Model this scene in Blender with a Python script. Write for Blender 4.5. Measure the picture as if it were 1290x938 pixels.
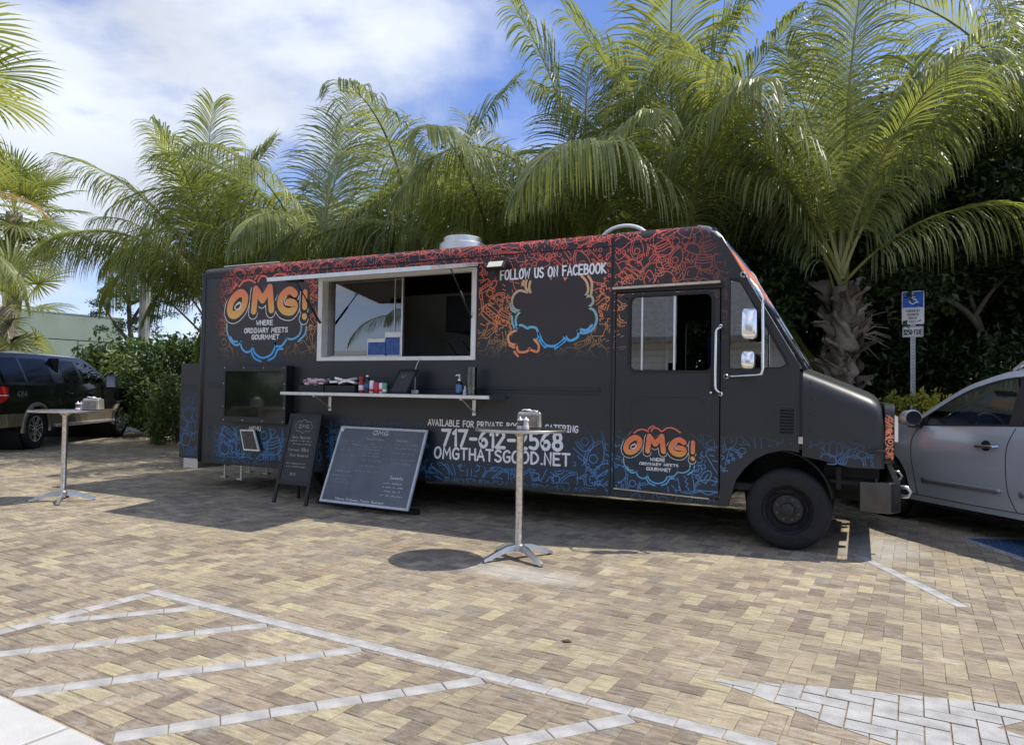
import bpy, bmesh, math, random
from mathutils import Vector, Matrix, noise
from mathutils.geometry import tessellate_polygon
for o in list(bpy.data.objects): bpy.data.objects.remove(o)
scn = bpy.context.scene
COL = scn.collection
rad = math.radians
rng = random.Random(7)

# ------------------------------------------------------------------ camera
W0, H0, FPX, CH = 1290., 938., 890., 1.36
A_ = rad(63.8); ROLL = math.atan(.017); PIT = math.atan(25/890.)
_rt = Vector((math.sin(A_), math.cos(A_), 0)); _fw = Vector((-math.cos(A_), math.sin(A_), 0)); _up = Vector((0, 0, 1))
FWD = _fw*math.cos(PIT)+_up*math.sin(PIT); _u2 = _up*math.cos(PIT)-_fw*math.sin(PIT)
RGT = _rt*math.cos(ROLL)+_u2*math.sin(ROLL); UPV = _u2*math.cos(ROLL)-_rt*math.sin(ROLL)
CAM = Vector((.582, -6.748, CH))
cam = bpy.data.cameras.new("camera"); camo = bpy.data.objects.new("camera", cam); COL.objects.link(camo)
M = Matrix((RGT, UPV, -FWD)).transposed().to_4x4(); M.translation = CAM
camo.matrix_world = M
cam.sensor_width = 36; cam.lens = FPX/W0*36; cam.clip_end = 2000; cam.clip_start = .05
scn.camera = camo
def ray(px, py): return RGT*((px-W0/2)/FPX) - UPV*((py-H0/2)/FPX) + FWD
def gnd(px, py, z=0.):
    d = ray(px, py); return CAM+d*((z-CH)/d.z)
def side(px, py, Y=0.):
    d = ray(px, py); return CAM+d*((Y-CAM.y)/d.y)
def atd(px, py, dep): return CAM+ray(px, py)*dep
def proj(p):
    v = Vector(p)-CAM; z = v.dot(FWD)
    return (W0/2+FPX*v.dot(RGT)/z, H0/2-FPX*v.dot(UPV)/z, z) if z > .05 else (-9999, -9999, z)

# ------------------------------------------------------------------ light
SUN = Vector((.578, .369, 1.07)).normalized()
sun_el = math.asin(SUN.z)
w = bpy.data.worlds.new("World"); scn.world = w; w.use_nodes = True
nt = w.node_tree; N = nt.nodes; N.clear(); LK = nt.links.new
out = N.new('ShaderNodeOutputWorld'); bg = N.new('ShaderNodeBackground'); bg.inputs[1].default_value = .145
sky = N.new('ShaderNodeTexSky'); sky.sky_type = 'NISHITA'; sky.sun_disc = False
sky.sun_elevation = sun_el; sky.sun_rotation = math.atan2(SUN.x, SUN.y); sky.dust_density = .3; sky.air_density = 1.; sky.ozone_density = 4.
tc = N.new('ShaderNodeTexCoord'); sp = N.new('ShaderNodeSeparateXYZ'); LK(tc.outputs['Generated'], sp.inputs[0])
def mth(op, a, b=None, c=None):
    n = N.new('ShaderNodeMath'); n.operation = op
    for i, v in enumerate((a, b, c)):
        if v is None: continue
        if isinstance(v, (int, float)): n.inputs[i].default_value = v
        else: LK(v, n.inputs[i])
    return n.outputs[0]
zc = mth('MAXIMUM', mth('ADD', sp.outputs[2], .32), .05)
cx = N.new('ShaderNodeCombineXYZ'); LK(mth('DIVIDE', sp.outputs[0], zc), cx.inputs[0]); LK(mth('DIVIDE', sp.outputs[1], zc), cx.inputs[1]); cx.inputs[2].default_value = 11.4
nz = N.new('ShaderNodeTexNoise'); nz.inputs['Scale'].default_value = 1.25; nz.inputs['Detail'].default_value = 9; nz.inputs['Roughness'].default_value = .55; nz.inputs['Distortion'].default_value = .35
LK(cx.outputs[0], nz.inputs['Vector'])
cr = N.new('ShaderNodeValToRGB'); cr.color_ramp.elements[0].position = .43; cr.color_ramp.elements[1].position = .60
cr.color_ramp.interpolation = 'EASE'
LK(nz.outputs[0], cr.inputs[0])
nz2 = N.new('ShaderNodeTexNoise'); nz2.inputs['Scale'].default_value = 2.2; nz2.inputs['Detail'].default_value = 7; LK(cx.outputs[0], nz2.inputs['Vector'])
shade = N.new('ShaderNodeMapRange'); LK(nz2.outputs[0], shade.inputs[0]); shade.inputs[1].default_value = .3; shade.inputs[2].default_value = .7; shade.inputs[3].default_value = .72; shade.inputs[4].default_value = 1.12
cc = N.new('ShaderNodeMix'); cc.data_type = 'RGBA'; cc.blend_type = 'MULTIPLY'; cc.inputs[0].default_value = 1
cc.inputs[6].default_value = (3.1, 3.3, 3.62, 1); LK(shade.outputs[0], cc.inputs[7])
mx = N.new('ShaderNodeMix'); mx.data_type = 'RGBA'; hz = N.new('ShaderNodeMapRange'); hz.inputs[1].default_value = 0.; hz.inputs[2].default_value = .40; hz.inputs[3].default_value = .42; hz.inputs[4].default_value = .0; LK(sp.outputs[2], hz.inputs[0])
LK(mth('MULTIPLY', mth('MAXIMUM', cr.outputs[0], hz.outputs[0]), .92), mx.inputs[0]); stint = N.new('ShaderNodeMix'); stint.data_type = 'RGBA'; stint.blend_type = 'MULTIPLY'; stint.inputs[0].default_value = 1; stint.inputs[7].default_value = (.50, .50, .63, 1)
LK(sky.outputs[0], stint.inputs[6]); LK(stint.outputs[2], mx.inputs[6]); LK(cc.outputs[2], mx.inputs[7])
LK(mx.outputs[2], bg.inputs[0]); LK(bg.outputs[0], out.inputs[0])
sl = bpy.data.lights.new("sun", 'SUN'); sl.energy = 2.0; sl.angle = rad(.6); sl.color = (1, .95, .86)
so = bpy.data.objects.new("sun", sl); COL.objects.link(so); so.rotation_euler = SUN.to_track_quat('Z', 'Y').to_euler(); so.location = (10, 6, 20)
scn.view_settings.view_transform = 'Standard'; scn.view_settings.look = 'None'; scn.view_settings.exposure = 1.1; scn.view_settings.gamma = 1
scn.render.engine = 'CYCLES'; scn.cycles.max_bounces = 8; scn.cycles.transparent_max_bounces = 12; scn.cycles.use_denoising = True
scn.cycles.sample_clamp_indirect = 6; scn.cycles.caustics_reflective = False; scn.cycles.caustics_refractive = False

# ------------------------------------------------------------------ materials
MATS = {}
def S(h):  # sRGB 0-255 -> linear
    return tuple(((c/255)/12.92 if c/255 <= .04045 else ((c/255+.055)/1.055)**2.4) for c in h)+(1,)
def mat(name, col, rough=.5, metal=0., var=.12, vscale=6., bump=0., bscale=60., spec=.5, coat=0., rvar=.1, obj=True):
    if name in MATS: return MATS[name]
    m = bpy.data.materials.new(name); m.use_nodes = True; MATS[name] = m
    t = m.node_tree; n = t.nodes; b = n['Principled BSDF']; k = t.links.new
    c = tuple(min(.86, q*1.22) for q in col[:3])+(1,)
    co = n.new('ShaderNodeTexCoord')
    no = n.new('ShaderNodeTexNoise'); no.inputs['Scale'].default_value = vscale; no.inputs['Detail'].default_value = 5; no.inputs['Roughness'].default_value = .6
    k(co.outputs['Object'], no.inputs['Vector'])
    mr = n.new('ShaderNodeMapRange'); mr.inputs[1].default_value = .3; mr.inputs[2].default_value = .7; mr.inputs[3].default_value = 1-var; mr.inputs[4].default_value = 1+var
    k(no.outputs[0], mr.inputs[0])
    mi = n.new('ShaderNodeMix'); mi.data_type = 'RGBA'; mi.blend_type = 'MULTIPLY'; mi.inputs[0].default_value = 1; mi.inputs[6].default_value = c
    k(mr.outputs[0], mi.inputs[7]); k(mi.outputs[2], b.inputs['Base Color'])
    r2 = n.new('ShaderNodeMapRange'); r2.inputs[3].default_value = max(0.02, rough-rvar); r2.inputs[4].default_value = min(1, rough+rvar); k(no.outputs[0], r2.inputs[0]); k(r2.outputs[0], b.inputs['Roughness'])
    b.inputs['Metallic'].default_value = metal; b.inputs['Specular IOR Level'].default_value = spec; b.inputs['Coat Weight'].default_value = coat; b.inputs['Coat Roughness'].default_value = .05
    if bump:
        n2 = n.new('ShaderNodeTexNoise'); n2.inputs['Scale'].default_value = bscale; n2.inputs['Detail'].default_value = 6; k(co.outputs['Object'], n2.inputs['Vector'])
        bp = n.new('ShaderNodeBump'); bp.inputs['Strength'].default_value = bump; bp.inputs['Distance'].default_value = .02; k(n2.outputs[0], bp.inputs['Height']); k(bp.outputs[0], b.inputs['Normal'])
    m['mixnode'] = mi.name
    return m
def glass(name, tint=(.8, .85, .85), transp=1., rough=.02, f0=1.5):
    if name in MATS: return MATS[name]
    m = bpy.data.materials.new(name); m.use_nodes = True; MATS[name] = m
    t = m.node_tree; n = t.nodes; n.clear(); k = t.links.new
    o = n.new('ShaderNodeOutputMaterial'); g = n.new('ShaderNodeBsdfGlossy'); g.inputs['Roughness'].default_value = rough
    tr = n.new('ShaderNodeBsdfTransparent'); tr.inputs[0].default_value = tuple(c*transp for c in tint)+(1,)
    fr = n.new('ShaderNodeFresnel'); fr.inputs[0].default_value = f0
    mi = n.new('ShaderNodeMixShader'); k(fr.outputs[0], mi.inputs[0]); k(tr.outputs[0], mi.inputs[1]); k(g.outputs[0], mi.inputs[2]); k(mi.outputs[0], o.inputs[0])
    return m
def leafmat(name, c1, c2, trans=.35, rough=.38, seed_var=True, patch=None):
    m = bpy.data.materials.new(name); m.use_nodes = True; MATS[name] = m
    t = m.node_tree; n = t.nodes; n.clear(); k = t.links.new
    o = n.new('ShaderNodeOutputMaterial'); b = n.new('ShaderNodeBsdfPrincipled'); tl = n.new('ShaderNodeBsdfTranslucent')
    oi = n.new('ShaderNodeObjectInfo'); co = n.new('ShaderNodeTexCoord'); no = n.new('ShaderNodeTexNoise'); no.inputs['Scale'].default_value = 1.3; no.inputs['Detail'].default_value = 4
    k(co.outputs['Object'], no.inputs['Vector'])
    at = n.new('ShaderNodeAttribute'); at.attribute_name = 'tone'
    ad = n.new('ShaderNodeMath'); ad.operation = 'MULTIPLY_ADD'; k(oi.outputs['Random'], ad.inputs[0]); ad.inputs[1].default_value = .5; k(no.outputs[0], ad.inputs[2])
    a2 = n.new('ShaderNodeMath'); a2.operation = 'MULTIPLY_ADD'; k(at.outputs['Fac'], a2.inputs[0]); a2.inputs[1].default_value = .5; k(ad.outputs[0], a2.inputs[2])
    r = n.new('ShaderNodeValToRGB'); e = r.color_ramp.elements; e[0].position = .45; e[0].color = c1+(1,); e[1].position = 1.15/1.0 if False else 1.0; e[1].color = c2+(1,)
    if patch:
        x = r.color_ramp.elements.new(.97); x.color = c2+(1,); e = r.color_ramp.elements; e[-1].color = patch+(1,)
    k(a2.outputs[0], r.inputs[0]); k(r.outputs[0], b.inputs['Base Color'])
    b.inputs['Roughness'].default_value = rough; b.inputs['Specular IOR Level'].default_value = .5
    hs = n.new('ShaderNodeMix'); hs.data_type = 'RGBA'; hs.blend_type = 'MULTIPLY'; hs.inputs[0].default_value = 1; hs.inputs[7].default_value = (1.35, 1.3, .55, 1); k(r.outputs[0], hs.inputs[6]); k(hs.outputs[2], tl.inputs[0])
    mi = n.new('ShaderNodeMixShader'); mi.inputs[0].default_value = trans; k(b.outputs[0], mi.inputs[1]); k(tl.outputs[0], mi.inputs[2]); k(mi.outputs[0], o.inputs[0])
    return m

# ------------------------------------------------------------------ mesh builder
WM = {}   # world matrix of every root and part
class MB:
    def __init__(s): s.v = []; s.f = []; s.a = []
    def add(s, vs, fs, tone=None):
        b = len(s.v); s.v += [tuple(x) for x in vs]
        for f in fs:
            s.f.append([b+i for i in f]); s.a.append(0. if tone is None else tone)
        return s
    def box(s, x0, x1, y0, y1, z0, z1, m=None):
        vs = [Vector((x, y, z)) for z in (z0, z1) for y in (y0, y1) for x in (x0, x1)]
        if m is not None: vs = [m @ v for v in vs]
        return s.add(vs, [(0, 2, 3, 1), (4, 5, 7, 6), (0, 1, 5, 4), (2, 6, 7, 3), (0, 4, 6, 2), (1, 3, 7, 5)])
    def obox(s, c, ex, ey, ez):   # centre and three half-extent vectors
        c, ex, ey, ez = map(Vector, (c, ex, ey, ez))
        vs = [c+ex*a+ey*b+ez*d for d in (-1, 1) for b in (-1, 1) for a in (-1, 1)]
        return s.add(vs, [(0, 2, 3, 1), (4, 5, 7, 6), (0, 1, 5, 4), (2, 6, 7, 3), (0, 4, 6, 2), (1, 3, 7, 5)])
    def tube(s, pts, r, n=8, caps=True, closed=False):
        pts = [Vector(p) for p in pts]; rs = r if isinstance(r, (list, tuple)) else [r]*len(pts)
        up = None; base = len(s.v); L = len(pts)
        for i, p in enumerate(pts):
            a = pts[i-1] if (i > 0 or closed) else p; b = pts[(i+1) % L] if (i < L-1 or closed) else p
            t = (b-a); t = t.normalized() if t.length > 1e-9 else Vector((0, 0, 1))
            if up is None: up = t.orthogonal().normalized()
            up = (up - t*up.dot(t)); up = up.normalized() if up.length > 1e-6 else t.orthogonal().normalized()
            sd = t.cross(up)
            for k in range(n):
                q = 2*math.pi*k/n; s.v.append(tuple(p+(up*math.cos(q)+sd*math.sin(q))*rs[i]))
        for i in range(L if closed else L-1):
            for k in range(n):
                a = base+i*n+k; b = base+i*n+(k+1) % n; c = base+((i+1) % L)*n+(k+1) % n; d = base+((i+1) % L)*n+k
                s.f.append([a, b, c, d]); s.a.append(0.)
        if caps and not closed:
            s.f.append([base+k for k in range(n)][::-1]); s.f.append([base+(L-1)*n+k for k in range(n)]); s.a += [0., 0.]
        return s
    def lathe(s, prof, c=(0, 0, 0), axis='Z', n=24, m=None):
        base = len(s.v)
        for r, h in prof:
            for k in range(n):
                q = 2*math.pi*k/n; x, y = r*math.cos(q), r*math.sin(q)
                v = Vector((x, y, h)) if axis == 'Z' else (Vector((x, h, y)) if axis == 'Y' else Vector((h, x, y)))
                v = v+Vector(c)
                if m is not None: v = m @ v
                s.v.append(tuple(v))
        for i in range(len(prof)-1):
            for k in range(n):
                s.f.append([base+i*n+k, base+i*n+(k+1) % n, base+(i+1)*n+(k+1) % n, base+(i+1)*n+k]); s.a.append(0.)
        return s
    def prism(s, outer, y0, y1, mp, holes=()):
        """polygon (2D) with holes, extruded from y0 to y1; mp(a,b,y) -> 3D"""
        loops = [list(outer)]+[list(h) for h in holes]
        tri = tessellate_polygon([[Vector((a, b, 0)) for a, b in l] for l in loops])
        flat = [p for l in loops for p in l]; n = len(flat)
        vs = [mp(a, b, y0) for a, b in flat]+[mp(a, b, y1) for a, b in flat]
        fs = []
        ar = lambda l: sum(l[i][0]*l[(i+1) % len(l)][1]-l[(i+1) % len(l)][0]*l[i][1] for i in range(len(l)))
        for t in tri:
            q = [flat[i] for i in t]
            t = tuple(t) if ar(q) > 0 else tuple(t)[::-1]
            fs.append(t); fs.append(tuple(i+n for i in t)[::-1])
        o = 0
        for l in loops:
            for i in range(len(l)):
                a, b = o+i, o+(i+1) % len(l); fs.append((a, b, b+n, a+n))
            o += len(l)
        return s.add(vs, fs)
    def strip(s, xs, lo, hi, fn, n=6):
        """patch over xs and t in 0..1 between lo(x), hi(x): fn(x, z) -> 3D"""
        base = len(s.v)
        for x in xs:
            a, b = lo(x), hi(x)
            for j in range(n+1): s.v.append(tuple(fn(x, a+(b-a)*j/n)))
        for i in range(len(xs)-1):
            for j in range(n):
                q = base+i*(n+1)+j; s.f.append([q, q+n+1, q+n+2, q+1]); s.a.append(0.)
        return s
    def mesh(s, name, m, smooth=False, tone=False):
        me = bpy.data.meshes.new(name); me.from_pydata(s.v, [], s.f); me.materials.append(m)
        if smooth: me.polygons.foreach_set('use_smooth', [True]*len(me.polygons))
        if tone:
            at = me.attributes.new('tone', 'FLOAT', 'FACE'); at.data.foreach_set('value', s.a)
        me.update(); return me
    def build(s, name, m, parent=None, local=False, smooth=False, bev=0., tone=False, fixn=False, sa=None, solid=0.):
        if parent is not None and not local:
            inv = WM[parent.name].inverted(); s.v = [tuple(inv @ Vector(v)) for v in s.v]
        me = s.mesh(name, m, smooth, tone)
        if fixn:
            b = bmesh.new(); b.from_mesh(me); bmesh.ops.recalc_face_normals(b, faces=b.faces); b.to_mesh(me); b.free()
        o = bpy.data.objects.new(name, me); COL.objects.link(o)
        if parent is not None: o.parent = parent; WM[o.name] = WM[parent.name]
        else: WM[o.name] = Matrix()
        if solid:
            mo = o.modifiers.new('thick', 'SOLIDIFY'); mo.thickness = solid; mo.offset = -1
        if bev:
            mo = o.modifiers.new('bevel', 'BEVEL'); mo.width = bev; mo.segments = 2; mo.limit_method = 'ANGLE'; mo.angle_limit = rad(40)
            me.polygons.foreach_set('use_smooth', [True]*len(me.polygons))
            mo.harden_normals = True
        if sa:
            me.polygons.foreach_set('use_smooth', [True]*len(me.polygons)); me.set_sharp_from_angle(angle=rad(sa))
        return o
def tag(o, label=None, cat=None, group=None, kind=None):
    if label: o['label'] = label
    if cat: o['category'] = cat
    if group: o['group'] = group
    if kind: o['kind'] = kind
    return o
def thing(name, label, cat, loc=(0, 0, 0), rz=0., group=None):
    o = bpy.data.objects.new(name, None); COL.objects.link(o); o.empty_display_size = .2
    o.location = loc; o.rotation_euler = (0, 0, rz)
    WM[o.name] = Matrix.Translation(Vector(loc)) @ Matrix.Rotation(rz, 4, 'Z')
    return tag(o, label, cat, group)
def dup(o, parent=None):
    c = o.copy(); COL.objects.link(c)
    if parent is not None: c.parent = parent
    for ch in list(o.children): dup(ch, c)
    return c
def arc(cx_, cy_, rx, ry, a0, a1, n=16, rot=0.):
    r_ = rad(rot); o = []
    for i in range(n+1):
        q = rad(a0+(a1-a0)*i/n); x, y = rx*math.cos(q), ry*math.sin(q)
        o.append((cx_+x*math.cos(r_)-y*math.sin(r_), cy_+x*math.sin(r_)+y*math.cos(r_)))
    return o
def spl(p, n=6, closed=False):
    o = []; L = len(p)
    for i in range(L if closed else L-1):
        g = lambda k: p[k % L] if closed else p[min(max(k, 0), L-1)]
        a, b, c, d = g(i-1), g(i), g(i+1), g(i+2)
        for j in range(n):
            t = j/n
            o.append(tuple(.5*((2*b[q])+(c[q]-a[q])*t+(2*a[q]-5*b[q]+4*c[q]-d[q])*t*t+(3*b[q]-a[q]-3*c[q]+d[q])*t**3) for q in range(len(b))))
    o.append(tuple(p[0] if closed else p[-1])); return o
def rrect(x0, x1, y0, y1, r, n=5):
    return arc(x1-r, y1-r, r, r, 0, 90, n)+arc(x0+r, y1-r, r, r, 90, 180, n)+arc(x0+r, y0+r, r, r, 180, 270, n)+arc(x1-r, y0+r, r, r, 270, 360, n)
def ribbon(mb, pts, w_, mp, keep=None, joff=0., cap=3):
    """flat painted stroke along 2D pts; mp(a,b,off) -> 3D"""
    pts = [Vector(p) for i, p in enumerate(pts) if i == 0 or (Vector(p)-Vector(pts[i-1])).length > 1e-5]
    if len(pts) < 2: return
    closed = (pts[0]-pts[-1]).length < 1e-4
    runs = [pts]
    if keep:
        runs = []; cur = []
        for p in pts:
            if keep(p): cur.append(p)
            else:
                if len(cur) > 1: runs.append(cur)
                cur = []
        if len(cur) > 1: runs.append(cur)
        closed = closed and len(runs) == 1 and len(runs[0]) == len(pts)
    for P in runs:
        n = len(P); L = []; R_ = []
        for i, p in enumerate(P):
            a = P[i-1] if i > 0 else (P[-2] if closed else p); b = P[i+1] if i < n-1 else (P[1] if closed else p)
            d1 = (p-a).normalized() if (p-a).length > 1e-9 else None; d2 = (b-p).normalized() if (b-p).length > 1e-9 else None
            if d1 is None: d1 = d2
            if d2 is None: d2 = d1
            nn = Vector((-(d1.y+d2.y), d1.x+d2.x)); nn = nn.normalized() if nn.length > 1e-6 else Vector((-d1.y, d1.x))
            k = 1/max(.55, nn.dot(Vector((-d1.y, d1.x)))); h = w_/2*k
            L.append(p+nn*h); R_.append(p-nn*h)
        vs = [mp(p.x, p.y, joff) for p in L]+[mp(p.x, p.y, joff) for p in R_]
        fs = [(i, n+i, n+i+1, i+1) for i in range(n-1)]
        mb.add(vs, fs)
        if not closed and cap:
            for e, q in ((0, P[1]), (n-1, P[-2])):
                d = (P[e]-q).normalized(); nv = Vector((-d.y, d.x)); c = P[e]
                fan = [c+nv*(w_/2*math.cos(t))+d*(w_/2*math.sin(t)) for t in [math.pi*i/(cap+1) for i in range(cap+2)]]
                mb.add([mp(p.x, p.y, joff) for p in fan], [tuple(range(len(fan)))[::-1]])

# ------------------------------------------------------------------ hand lettering
def _g():
    s = lambda *p: spl(list(p), 4)
    l = lambda *p: list(p)
    G = {
     'A': [l((0, 0), (.3, 1), (.6, 0)), l((.1, .35), (.52, .35))], 'B': [l((.04, 0), (.04, 1)), s((.04, 1), (.4, .95), (.48, .75), (.3, .56), (.06, .54)), s((.1, .54), (.45, .48), (.58, .26), (.4, .03), (.04, 0))],
     'C': [s((.56, .86), (.36, 1), (.1, .8), (.02, .45), (.14, .08), (.36, 0), (.57, .14))], 'D': [l((.04, 0), (.04, 1)), s((.04, 1), (.36, .93), (.6, .6), (.54, .25), (.3, .04), (.04, 0))],
     'E': [l((.52, 1), (.04, 1), (.04, 0), (.54, 0)), l((.04, .52), (.44, .52))], 'F': [l((.52, 1), (.04, 1), (.04, 0)), l((.04, .52), (.42, .52))],
     'G': [s((.56, .86), (.36, 1), (.1, .82), (.02, .45), (.14, .08), (.36, 0), (.55, .12)), l((.55, .1), (.57, .45), (.34, .45))], 'H': [l((.04, 0), (.04, 1)), l((.54, 0), (.54, 1)), l((.04, .5), (.54, .5))],
     'I': [l((.05, 1), (.35, 1)), l((.2, 1), (.2, 0)), l((.05, 0), (.35, 0))], 'J': [s((.45, 1), (.45, .3), (.3, 0), (.05, .15))], 'K': [l((.04, 0), (.04, 1)), l((.54, 1), (.08, .48), (.56, 0))], 'L': [l((.04, 1), (.04, 0), (.5, 0))],
     'M': [l((.02, 0), (.1, 1), (.37, .35), (.64, 1), (.72, 0))], 'N': [l((.04, 0), (.06, 1), (.52, 0), (.54, 1))], 'O': [arc(.31, .5, .29, .5, 90, 450, 18, -6)], 'P': [l((.04, 0), (.04, 1)), s((.04, 1), (.42, .95), (.52, .72), (.38, .5), (.06, .46))],
     'Q': [arc(.31, .5, .29, .5, 90, 450, 18), l((.36, .25), (.6, -.05))], 'R': [l((.04, 0), (.04, 1)), s((.04, 1), (.42, .95), (.52, .74), (.38, .53), (.06, .5)), l((.22, .5), (.56, 0))],
     'S': [s((.5, .88), (.3, 1), (.07, .85), (.1, .62), (.4, .46), (.53, .25), (.4, .03), (.2, 0), (.02, .14))], 'T': [l((0, 1), (.58, 1)), l((.29, 1), (.29, 0))], 'U': [s((.04, 1), (.05, .35), (.15, .04), (.38, .02), (.52, .3), (.54, 1))],
     'V': [l((.02, 1), (.28, 0), (.56, 1))], 'W': [l((.02, 1), (.16, 0), (.38, .7), (.58, 0), (.74, 1))], 'X': [l((.02, 1), (.54, 0)), l((.54, 1), (.02, 0))], 'Y': [l((.02, 1), (.28, .5), (.54, 1)), l((.28, .5), (.24, 0))], 'Z': [l((.04, 1), (.54, 1), (.02, 0), (.56, 0))],
     '0': [arc(.3, .5, .27, .5, 90, 450, 18)], '1': [l((.06, .8), (.22, 1), (.22, 0))], '2': [s((.06, .8), (.2, 1), (.42, .95), (.5, .72), (.3, .4), (.02, 0)), l((.02, 0), (.54, 0))],
     '3': [s((.06, .9), (.3, 1), (.48, .8), (.24, .54), (.5, .3), (.34, .02), (.04, .1))], '4': [l((.4, 0), (.4, 1), (.02, .32), (.56, .32))], '5': [l((.48, 1), (.1, 1), (.08, .56)), s((.08, .56), (.36, .6), (.52, .34), (.36, .03), (.04, .08))],
     '6': [s((.44, 1), (.2, .8), (.05, .4), (.16, .04), (.4, .04), (.5, .28), (.36, .5), (.1, .36))], '7': [l((.02, 1), (.54, 1), (.18, 0))], '8': [arc(.3, .74, .2, .25, 90, 450, 14), arc(.3, .25, .25, .26, 90, 450, 14)],
     '9': [s((.5, .75), (.3, 1), (.08, .8), (.14, .55), (.4, .56), (.5, .78), (.42, .3), (.3, 0))], '-': [l((.06, .48), (.46, .48))], '.': [l((.08, .02), (.1, .03))], '!': [l((.1, 1), (.1, .3)), l((.1, .02), (.1, .03))],
     '&': [s((.58, 0), (.2, .6), (.25, 1), (.42, .85), (.1, .35), (.1, .05), (.36, .02), (.56, .36))], '$': [s((.5, .82), (.3, .95), (.07, .8), (.14, .58), (.4, .44), (.5, .22), (.3, .05), (.04, .16)), l((.28, 1.1), (.28, -.1))], '*': [l((.1, .5), (.4, .8)), l((.4, .5), (.1, .8)), l((.25, .45), (.25, .85))],
     'a': [arc(.2, .25, .19, .25, 60, 420, 10), l((.4, .5), (.4, 0))], 'b': [l((.03, 1), (.03, 0)), arc(.22, .25, .19, .25, 0, 360, 10)], 'c': [arc(.22, .25, .2, .25, 50, 310, 8)], 'd': [arc(.2, .25, .19, .25, 0, 360, 10), l((.4, 1), (.4, 0))],
     'e': [l((.03, .26), (.4, .28)), arc(.22, .25, .2, .25, 5, 310, 10)], 'g': [arc(.2, .25, .19, .25, 0, 360, 10), s((.4, .5), (.4, -.2), (.2, -.35), (.02, -.25))], 'h': [l((.03, 1), (.03, 0)), s((.03, .35), (.2, .5), (.36, .35), (.37, 0))],
     'i': [l((.06, .5), (.06, 0)), l((.06, .68), (.07, .7))], 'k': [l((.03, 1), (.03, 0)), l((.36, .5), (.06, .25), (.38, 0))], 'l': [l((.06, 1), (.06, 0))], 'm': [l((.03, .5), (.03, 0)), s((.03, .35), (.16, .5), (.26, .35), (.27, 0)), s((.27, .35), (.4, .5), (.5, .35), (.51, 0))],
     'n': [l((.03, .5), (.03, 0)), s((.03, .35), (.2, .5), (.36, .35), (.37, 0))], 'o': [arc(.22, .25, .2, .25, 0, 360, 10)], 'p': [l((.03, .5), (.03, -.35)), arc(.22, .25, .19, .25, 0, 360, 10)], 'r': [l((.03, .5), (.03, 0)), s((.03, .3), (.16, .48), (.32, .46))],
     's': [s((.34, .44), (.18, .5), (.06, .4), (.2, .26), (.34, .14), (.2, 0), (.03, .06))], 't': [l((.16, .85), (.16, .05), (.3, 0)), l((.0, .55), (.34, .55))], 'u': [s((.03, .5), (.05, .1), (.2, 0), (.36, .15), (.37, .5)), l((.37, .3), (.37, 0))],
     'w': [l((.0, .5), (.12, 0), (.26, .4), (.4, 0), (.52, .5))], 'y': [l((.03, .5), (.2, .05)), l((.4, .5), (.08, -.35))], ' ': []}
    return G
GLY = _g()
def text_strokes(txt):
    x = 0; o = []
    for ch in txt:
        g = GLY[ch]; wd = max([p[0] for st in g for p in st], default=.34)
        o += [[(x+p[0], p[1]) for p in st] for st in g]
        x += wd+.2
    return o, x-.2
def write(mb, txt, p0, p1, h, wd, mp, rnd=None, off=0.):
    """fit txt between plane points p0 and p1 on its baseline, cap height h"""
    st, tw = text_strokes(txt); p0 = Vector(p0); p1 = Vector(p1); ex = (p1-p0)/tw; ey = Vector((-ex.y, ex.x)).normalized()*h
    for k, s in enumerate(st):
        q = [p0+ex*a+ey*b for a, b in s]
        ribbon(mb, q, wd, mp, joff=off+(k % 7)*.00012)

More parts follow.
